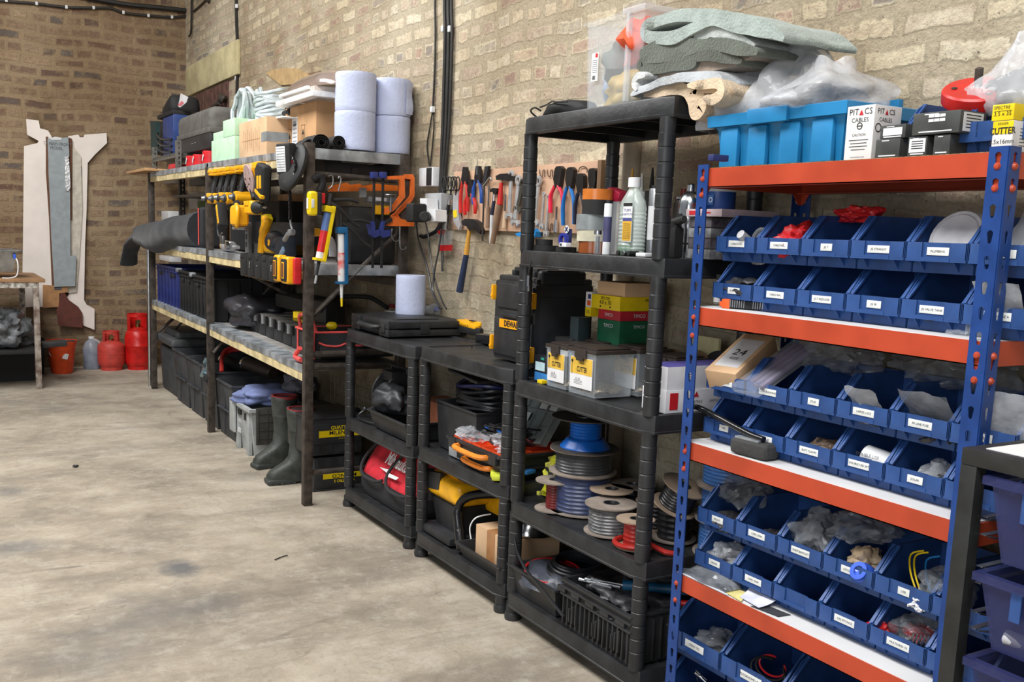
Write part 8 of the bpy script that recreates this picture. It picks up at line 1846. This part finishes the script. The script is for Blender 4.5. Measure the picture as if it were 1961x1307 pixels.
for(x,y,w_,h_,lb)in((at(20,715,Z=0).x,9.35,.42,.27,'black crate on the floor under the table'),(at(60,703,Z=0).x+.02,9.7,.12,.3,'narrow dark box behind the crate under the table')):
 b=B();tub(b,x-w_/2,x+w_/2,y-.15,y+.2,0.0,h_,.02,.01,.005);tag(b.done('black_crate',matblack),lb,'crate')
 # ================================================================== tools on the wall
WB=WX-.02
tbm=M('pinkish_ply',(196,158,130),.75,var=.1,scale=5)
b=B();bo=[at(868,322,X=WB),at(1150,317,X=WB),at(1150,449,X=WB),at(868,440,X=WB)]
z1=sum(q.z for q in bo[:2])/2;z0=sum(q.z for q in bo[2:])/2;b.bx(WB,WX-.001,at(1150,380,X=WB).y,at(868,380,X=WB).y,z0,z1,.003)
board=tag(b.done('tool_board',tbm),'pinkish plywood board on the wall carrying the hand tools','board')
b=B();p=at(1148,330,X=WB-.02);b.bx(WB-.02,WB-.001,p.y-.01,p.y+.015,1.42,z1,.002);tag(b.done('dark_batten',carddk),'dark brown batten at the near end of the tool board','batten')
XT=WB-.022
def T2(name,label,cat,loc=None):return thing(name,label,cat,loc)
def tube_px(b,px,r,X=XT,n=8,sm=4):b.tube([at(x,y,X=X)for x,y in px],r,n,smooth=sm)
def plier(px,py,L,jaw,grip,label,spread=5,name='pliers',big=False,lean=0):
 """px,py pivot pixel; L handle length px"""
 t=T2(name,label,'pliers',at(px,py+L,X=XT));b=B()
 if big:b.trace([(px-4+lean,py-37),(px+3+lean,py-38),(px+7+lean,py-33),(px+7,py-14),(px+4,py+3),(px-4,py+3),(px-7,py-14),(px-7+lean,py-32)],.018,X=XT)
 else:b.trace([(px-3+lean,py-28),(px+3+lean,py-28),(px+6,py-6),(px+5,py+4),(px-5,py+4),(px-6,py-6)],.014,X=XT)
 b.done('jaws',jaw,t)
 for s_,dy in((-1,0),(1,-3)):
  b=B();b.tube([at(px+s_*3,py,X=XT+.006),at(px+s_*(spread+2),py+L*.35,X=XT+.004),at(px+s_*(spread+3),py+L*.7,X=XT+.004),at(px+s_*(spread+2.5),py+L+dy,X=XT+.006)],[.0075,.009,.009,.0085],8,smooth=4);b.done('handle',grip,t)
 return t
blk=M('black_oxide',(48,46,46),.4,.5)
# black scissors / side cutters cluster at the left
for k,px in enumerate((853,864,874)):
 t=T2('snips',('left','middle','right')[k]+' pair of black loop-handled snips at the far end of the tool board','snips',at(px,370,X=XT));b=B()
 for s_ in(-3,3):b.tube([at(px+s_+4*math.cos(a),352+13*math.sin(a),X=XT+.003*s_)for a in[i*math.pi/5 for i in range(10)]],.0035,6,True,2)
 b.tube([at(px,364,X=XT),at(px-1,374,X=XT)],.005,6);b.done('loops',matblack,t)
 # torch with clear/red tube, stanley knives
t=T2('screwdriver','screwdriver with a clear and red handle, tip up, at the left of the board','screwdriver',at(850,480,X=XT))
b=B();b.cyl(at(860,386,X=XT),at(852,436,X=XT),.009,n=10);b.done('grip_sleeve',matblack,t);b=B();b.cyl(at(861,382,X=XT),at(860,392,X=XT),.013,n=12);b.cyl(at(856,412,X=XT-.002),at(853,440,X=XT-.002),.011,n=8);b.done('collar',chrome,t)
t=T2('plastic_case','small clear plastic case with red ends hanging below the board','case',at(849,480,X=XT))
b=B();b.trace([(840,443),(862,442),(861,478),(840,480)],.012,X=XT);b.done('clear_body',clearpl,t);b=B();b.trace([(839,470),(862,469),(861,480),(840,481)],.014,X=XT-.001);b.trace([(838,442),(846,441),(846,449),(839,449)],.014,X=XT-.001);b.done('red_end',redpl,t)
t=T2('utility_knife','silver folding utility knife hanging beside the snips','knife',at(874,440,X=XT))
b=B();b.trace([(868,372),(875,368),(877,372),(877,405),(881,432),(878,441),(868,424),(867,390)],.014,X=XT);b.done('body',M('silver_housing',(190,190,192)),t);b=B();b.trace([(867,404),(874,402),(875,415),(869,418)],.002,X=XT-.002);b.done('badge',yel2,t)
b=B();b.trace([(853,410),(860,410),(858,437),(852,439)],.01,X=XT-.004);tag(b.done('steel_ruler',steel),'bare steel rule hanging at the far left of the board','ruler')
plier(889,348,60,blk,M('red_grip',(200,40,36),.4),'tall red-handled long-nose pliers at the left of the board',4)
plier(900,372,40,blk,M('red_grip',(200,40,36)),'shorter red-handled side cutters beside the long-nose pliers',7)
plier(914,346,46,blk,M('blue_grip',(36,80,160),.4),'blue and black handled pliers right of the red ones',5)
t=T2('scriber','thin pointed steel tool standing above the blue pliers','scriber',at(914,340,X=XT));b=B();b.cyl(at(913,335,X=XT),at(914,303,X=XT),.004,.001,n=8);b.done('spike',chrome,t)
# flat black bar & combination square
t=T2('set_square','black headed steel square hanging on the board','square',at(926,460,X=XT));b=B();b.trace([(928,319),(935,318),(931,342),(926,356),(924,350)],.014,X=XT);b.done('head',matblack,t);b=B();b.box((at(926,355,X=XT)+at(925,462,X=XT))/2,(.004,.01,(at(926,355,X=XT)-at(925,462,X=XT)).length));b.done('blade',M('dark_steel_rule',(90,86,82),.4,.7),t)
b=B();tube_px(b,[(925,357),(932,348),(938,340),(942,345)],.004);tag(b.done('wing_nut_tool',chrome),'small bright lever on the steel square','lever')
# small tack hammer, red/wood hammer, big claw hammer
def hammer(head,hpx,hw,seg,label,name='hammer',X=XT):
 t=T2(name,label,'hammer',at(*hpx[-1],X=X));b=B()
 b.trace(head,.026,X=X-.004);b.done('head',blk if name!='tack' else chrome,t)
 for i,(m_,nm)in enumerate(seg):
  b=B();b.cyl(at(*hpx[i],X=X+.006),at(*hpx[i+1],X=X+.006),hw[i],hw[i+1],n=12);b.done(nm,m_,t)
 return t
hammer([(938,363),(944,360),(951,361),(951,366),(949,372),(944,372),(943,367),(938,368)],[(947,366),(946,385),(942,412),(940,466)],[.006,.008,.009,.007],[(chrome,'neck'),(M('navy_grip',(30,34,60),.5),'grip'),(M('white_tube_handle',(206,208,210),.4),'handle')],'small tack hammer with white and navy handle on the board')
hammer([(949,337),(958,333),(972,332),(976,336),(984,338),(984,344),(972,347),(962,344),(950,345)],[(960,350),(957,392),(943,466)],[.008,.013,.012],[(M('red_grip',(200,40,36)),'red_sleeve'),(M('worn_hickory',(132,104,82),.6),'handle')],'ball-pein hammer with red sleeve and worn wooden handle on the board')
hammer([(883,424),(890,419),(906,420),(914,426),(919,440),(919,449),(912,444),(908,434),(902,440),(898,442),(894,434),(884,431)],[(899,440),(893,488),(880,559)],[.009,.013,.017],[(M('honey_handle',(206,150,60),.4),'shaft'),(M('navy_rubber_grip',(34,48,80),.5),'grip')],'claw hammer with honey shaft and navy grip hanging below the board')
# spanners
def spanner(a,c,label,w=3.2,ring=True,mat=None,openend=True):
 t=T2('spanner',label,'spanner',at(*c,X=XT));b=B();dx,dy=c[0]-a[0],c[1]-a[1];L=math.hypot(dx,dy);ux,uy=dx/L,dy/L;nx_,ny_=-uy,ux
 A=(a[0]+ux*5,a[1]+uy*5);C_=(c[0]-ux*5,c[1]-uy*5)
 b.trace([(A[0]+nx_*w*.6,A[1]+ny_*w*.6),(C_[0]+nx_*w*.7,C_[1]+ny_*w*.7),(C_[0]-nx_*w*.7,C_[1]-ny_*w*.7),(A[0]-nx_*w*.6,A[1]-ny_*w*.6)],.007,X=XT)
 sc_=at(*a,X=XT);px2m=abs(at(a[0]+1,a[1],X=XT).y-sc_.y)
 rr_=w*1.7*px2m*.72
 b.ring([(rr_*.55,0),(rr_,0),(rr_,.01),(rr_*.55,.01)],sc_+V((-.002,0,0)),16,rot('Y',90))
 q=c;b.trace([(q[0]-nx_*w*1.7-ux*4,q[1]-ny_*w*1.7-uy*4),(q[0]-nx_*w*1.9+ux*3,q[1]-ny_*w*1.9+uy*3),(q[0]-nx_*w*1.1+ux*8,q[1]-ny_*w*1.1+uy*8),(q[0]-nx_*w*.7+ux*2,q[1]-ny_*w*.7+uy*2),(q[0]+nx_*w*.7+ux*2,q[1]+ny_*w*.7+uy*2),(q[0]+nx_*w*1.1+ux*8,q[1]+ny_*w*1.1+uy*8),(q[0]+nx_*w*1.9+ux*3,q[1]+ny_*w*1.9+uy*3),(q[0]+nx_*w*1.7-ux*4,q[1]+ny_*w*1.7-uy*4)],.009,X=XT)
 b.done('spanner_body',mat or M('satin_steel',(196,198,200),.35,.5),t);return t
spanner((978,336),(974,412),'adjustable spanner, first from the red-sleeved hammer',4)
spanner((992,345),(985,425),'adjustable spanner, second from the red-sleeved hammer',4.2)
spanner((1000,352),(990,400),'black and yellow handled tool behind the far post of the tall shelving',4,mat=M('black_yellow',(60,58,50),.5))
spanner((1030,347),(1022,424),'large bright combination spanner right of the post',4.4)
spanner((1041,372),(1036,432),'thin spanner second right of the post',2)
spanner((1050,378),(1044,446),'long thin bright spanner hanging lowest right of the post',2.2)
b=B();b.trace([(1018,336),(1025,338),(1024,362),(1018,364)],.02,X=XT);tag(b.done('blue_tool',M('blue_grip',(36,80,160))),'blue handle behind the post of the tall shelving','handle')
b=B();b.trace([(986,448),(1000,444),(1022,438),(1026,444),(1024,454),(1012,456),(990,452)],.03,X=XT);tag(b.done('blue_ratchet',M('sky_blue_plastic',(30,130,200))),'sky blue plastic tool hanging low behind the post','tool')
# wire hooks
for k,px in enumerate((1033,1048)):
 for j,py in enumerate((325,428)):
  if k==0 and j:continue
  b=B();tube_px(b,[(px,py),(px+2,py+12),(px+6,py+12),(px+7,py+2),(px+10,py+2),(px+10,py+14)],.0022,WB-.006,5);tag(b.done('wire_hook',M('hook_wire',(110,90,76),.5,.6)),'%s bent wire hook %s the board, right of the post'%(('left','right')[k],('high on','low on')[j]),'hook')
b=B();tube_px(b,[(1108,330),(1110,322),(1117,319),(1124,323),(1124,331)],.0022,WB-.006,5);tag(b.done('wire_hook',M('hook_wire',(110,90,76))),'round wire hook above the crimping tools','hook')
plier(1066,356,52,blk,M('crimson_grip',(226,40,70),.4),'crimping pliers with crimson handles',9,'crimping_pliers',True,3)
plier(1089,358,74,blk,M('azure_grip',(24,112,190),.4),'crimping pliers with azure blue handles',8,'crimping_pliers',True,2)
plier(1110,370,60,blk,M('navy_grip',(30,34,60)),'black crimping pliers beside the azure ones',6,'crimping_pliers',True)
plier(1133,360,50,blk,matblack,'black crimping pliers nearest the rear post',6,'crimping_pliers',True)
# sockets and plugs
t=T2('wall_socket','white plastic wall socket at the end of the rack','socket',at(813,356,X=WX));b=B()
ya,yb=at(802,340,X=2.2).y,at(829,340,X=2.2).y;z1_,z0_=at(815,321,X=2.2).z,at(815,357,X=2.2).z
b.bx(2.2,WX,min(ya,yb),max(ya,yb),z0_,z1_,.006);b.done('face_plate',white,t);b=B();ym=ya+(yb-ya)*.7;b.bx(2.196,2.2,ym-.035,ym+.02,z0_+.003,z1_-.003,.002);b.done('plug_gap',matblack,t)
t=T2('socket_box','grey surface socket box with white plug adapter','socket',at(830,402,X=WX));b=B()
ya,yb=at(812,385,X=2.18).y,at(843,385,X=2.18).y;z1_,z0_=at(830,370,X=2.18).z,at(830,402,X=2.18).z
b.bx(2.185,WX,min(ya,yb),max(ya,yb),z0_,z1_,.005);b.done('box_body',M('light_grey_plastic',(168,170,172)),t);b=B();b.box((2.184,(ya+yb)/2-.02,(z0_+z1_)/2-.01),(.003,.04,.03),.002);b.mi=1;[b.box((2.182,(ya+yb)/2-.02+dy,(z0_+z1_)/2-.01),(.002,.006,.008))for dy in(-.008,.008)];b.done('switch',[white,ink],t)
b=B();b.trace([(804,380),(817,380),(818,400),(834,402),(834,424),(818,426),(812,412),(806,404)],.06,X=2.12);tag(b.done('plug_adapter',white),'white stepped plug adapter in front of the grey socket box','plug')
b=B();b.box(at(797,408,X=2.08),(.08,.075,.09),.012,seg=3);tag(b.done('power_brick',matblack),'black power plug block beside the white adapter','plug')
b=B();b.cyl(at(812,415,X=2.06),at(818,415,X=2.12),.024,n=16,bev=.004);tag(b.done('black_plug',matblack),'round black plug pushed into the white adapter','plug')
for k,(pts,r,lb)in enumerate((([(797,424),(800,450),(806,475),(815,500),(822,530),(828,560),(842,590)],.005,'black lead from the power plug to the black lid'),([(815,425),(820,450),(826,500),(834,540),(846,575),(855,592)],.004,'second black lead hanging beside the first'),([(843,395),(846,430),(840,480),(832,520),(830,560),(845,592)],.0045,'black lead crossing the others below the grey socket'),([(845,370),(847,410),(838,440),(815,453),(806,452)],.011,'thick black cable curving below the power plug'),([(846,340),(850,400),(848,440),(847,520)],.006,'thin black cable down the wall at the left of the tool board'))):
 b=B();b.tube([at(x,y,X=2.2+(.03 if k>2 else .0)-(.12*i/len(pts)if k<3 else 0))for i,(x,y)in enumerate(pts)],r,7,smooth=5);tag(b.done('power_lead',cbk),lb,'cable')
b=B();p=at(838,378,X=2.2);b.blob(p,(.05,.05,.05),.3,2,2,2);b.bm.free()
# pipe scar / conduit on the wall between the tall shelving posts
b=B();q=at(1210,300,X=WX-.02);b.cyl((WX-.015,q.y,1.9),(WX-.02,q.y+.02,0),.035,n=14);tag(b.done('wall_pipe',M('stone_painted_pipe',(176,160,138),.9,bump=.6,bscale=30)),'lime-washed pipe running down the wall behind the tall shelving','pipe')
for k,(px,py,h,mm,lb)in enumerate(((936,356,80,M('worn_hickory',(132,104,82)),'wooden handled file hanging left of the small tack hammer'),(968,372,66,M('pale_beech',(196,168,136),.6),'pale beech handled tool hanging behind the ball-pein hammer'),(1008,340,70,M('pale_beech',(196,168,136)),'pale wooden handle hanging just left of the far post'),(1066,396,50,chrome,'bright steel bar hanging behind the crimson crimping pliers'))):
 t=T2('hand_file',lb,'file',at(px,py+h,X=XT));b=B();b.cyl(at(px,py,X=XT+.012),at(px-1,py+h*.5,X=XT+.012),.004,n=8);b.done('shank',steel,t)
 b=B();b.cyl(at(px-1,py+h*.5,X=XT+.01),at(px-2,py+h,X=XT+.01),.008,.01,n=10,bev=.002);b.done('handle',mm,t)
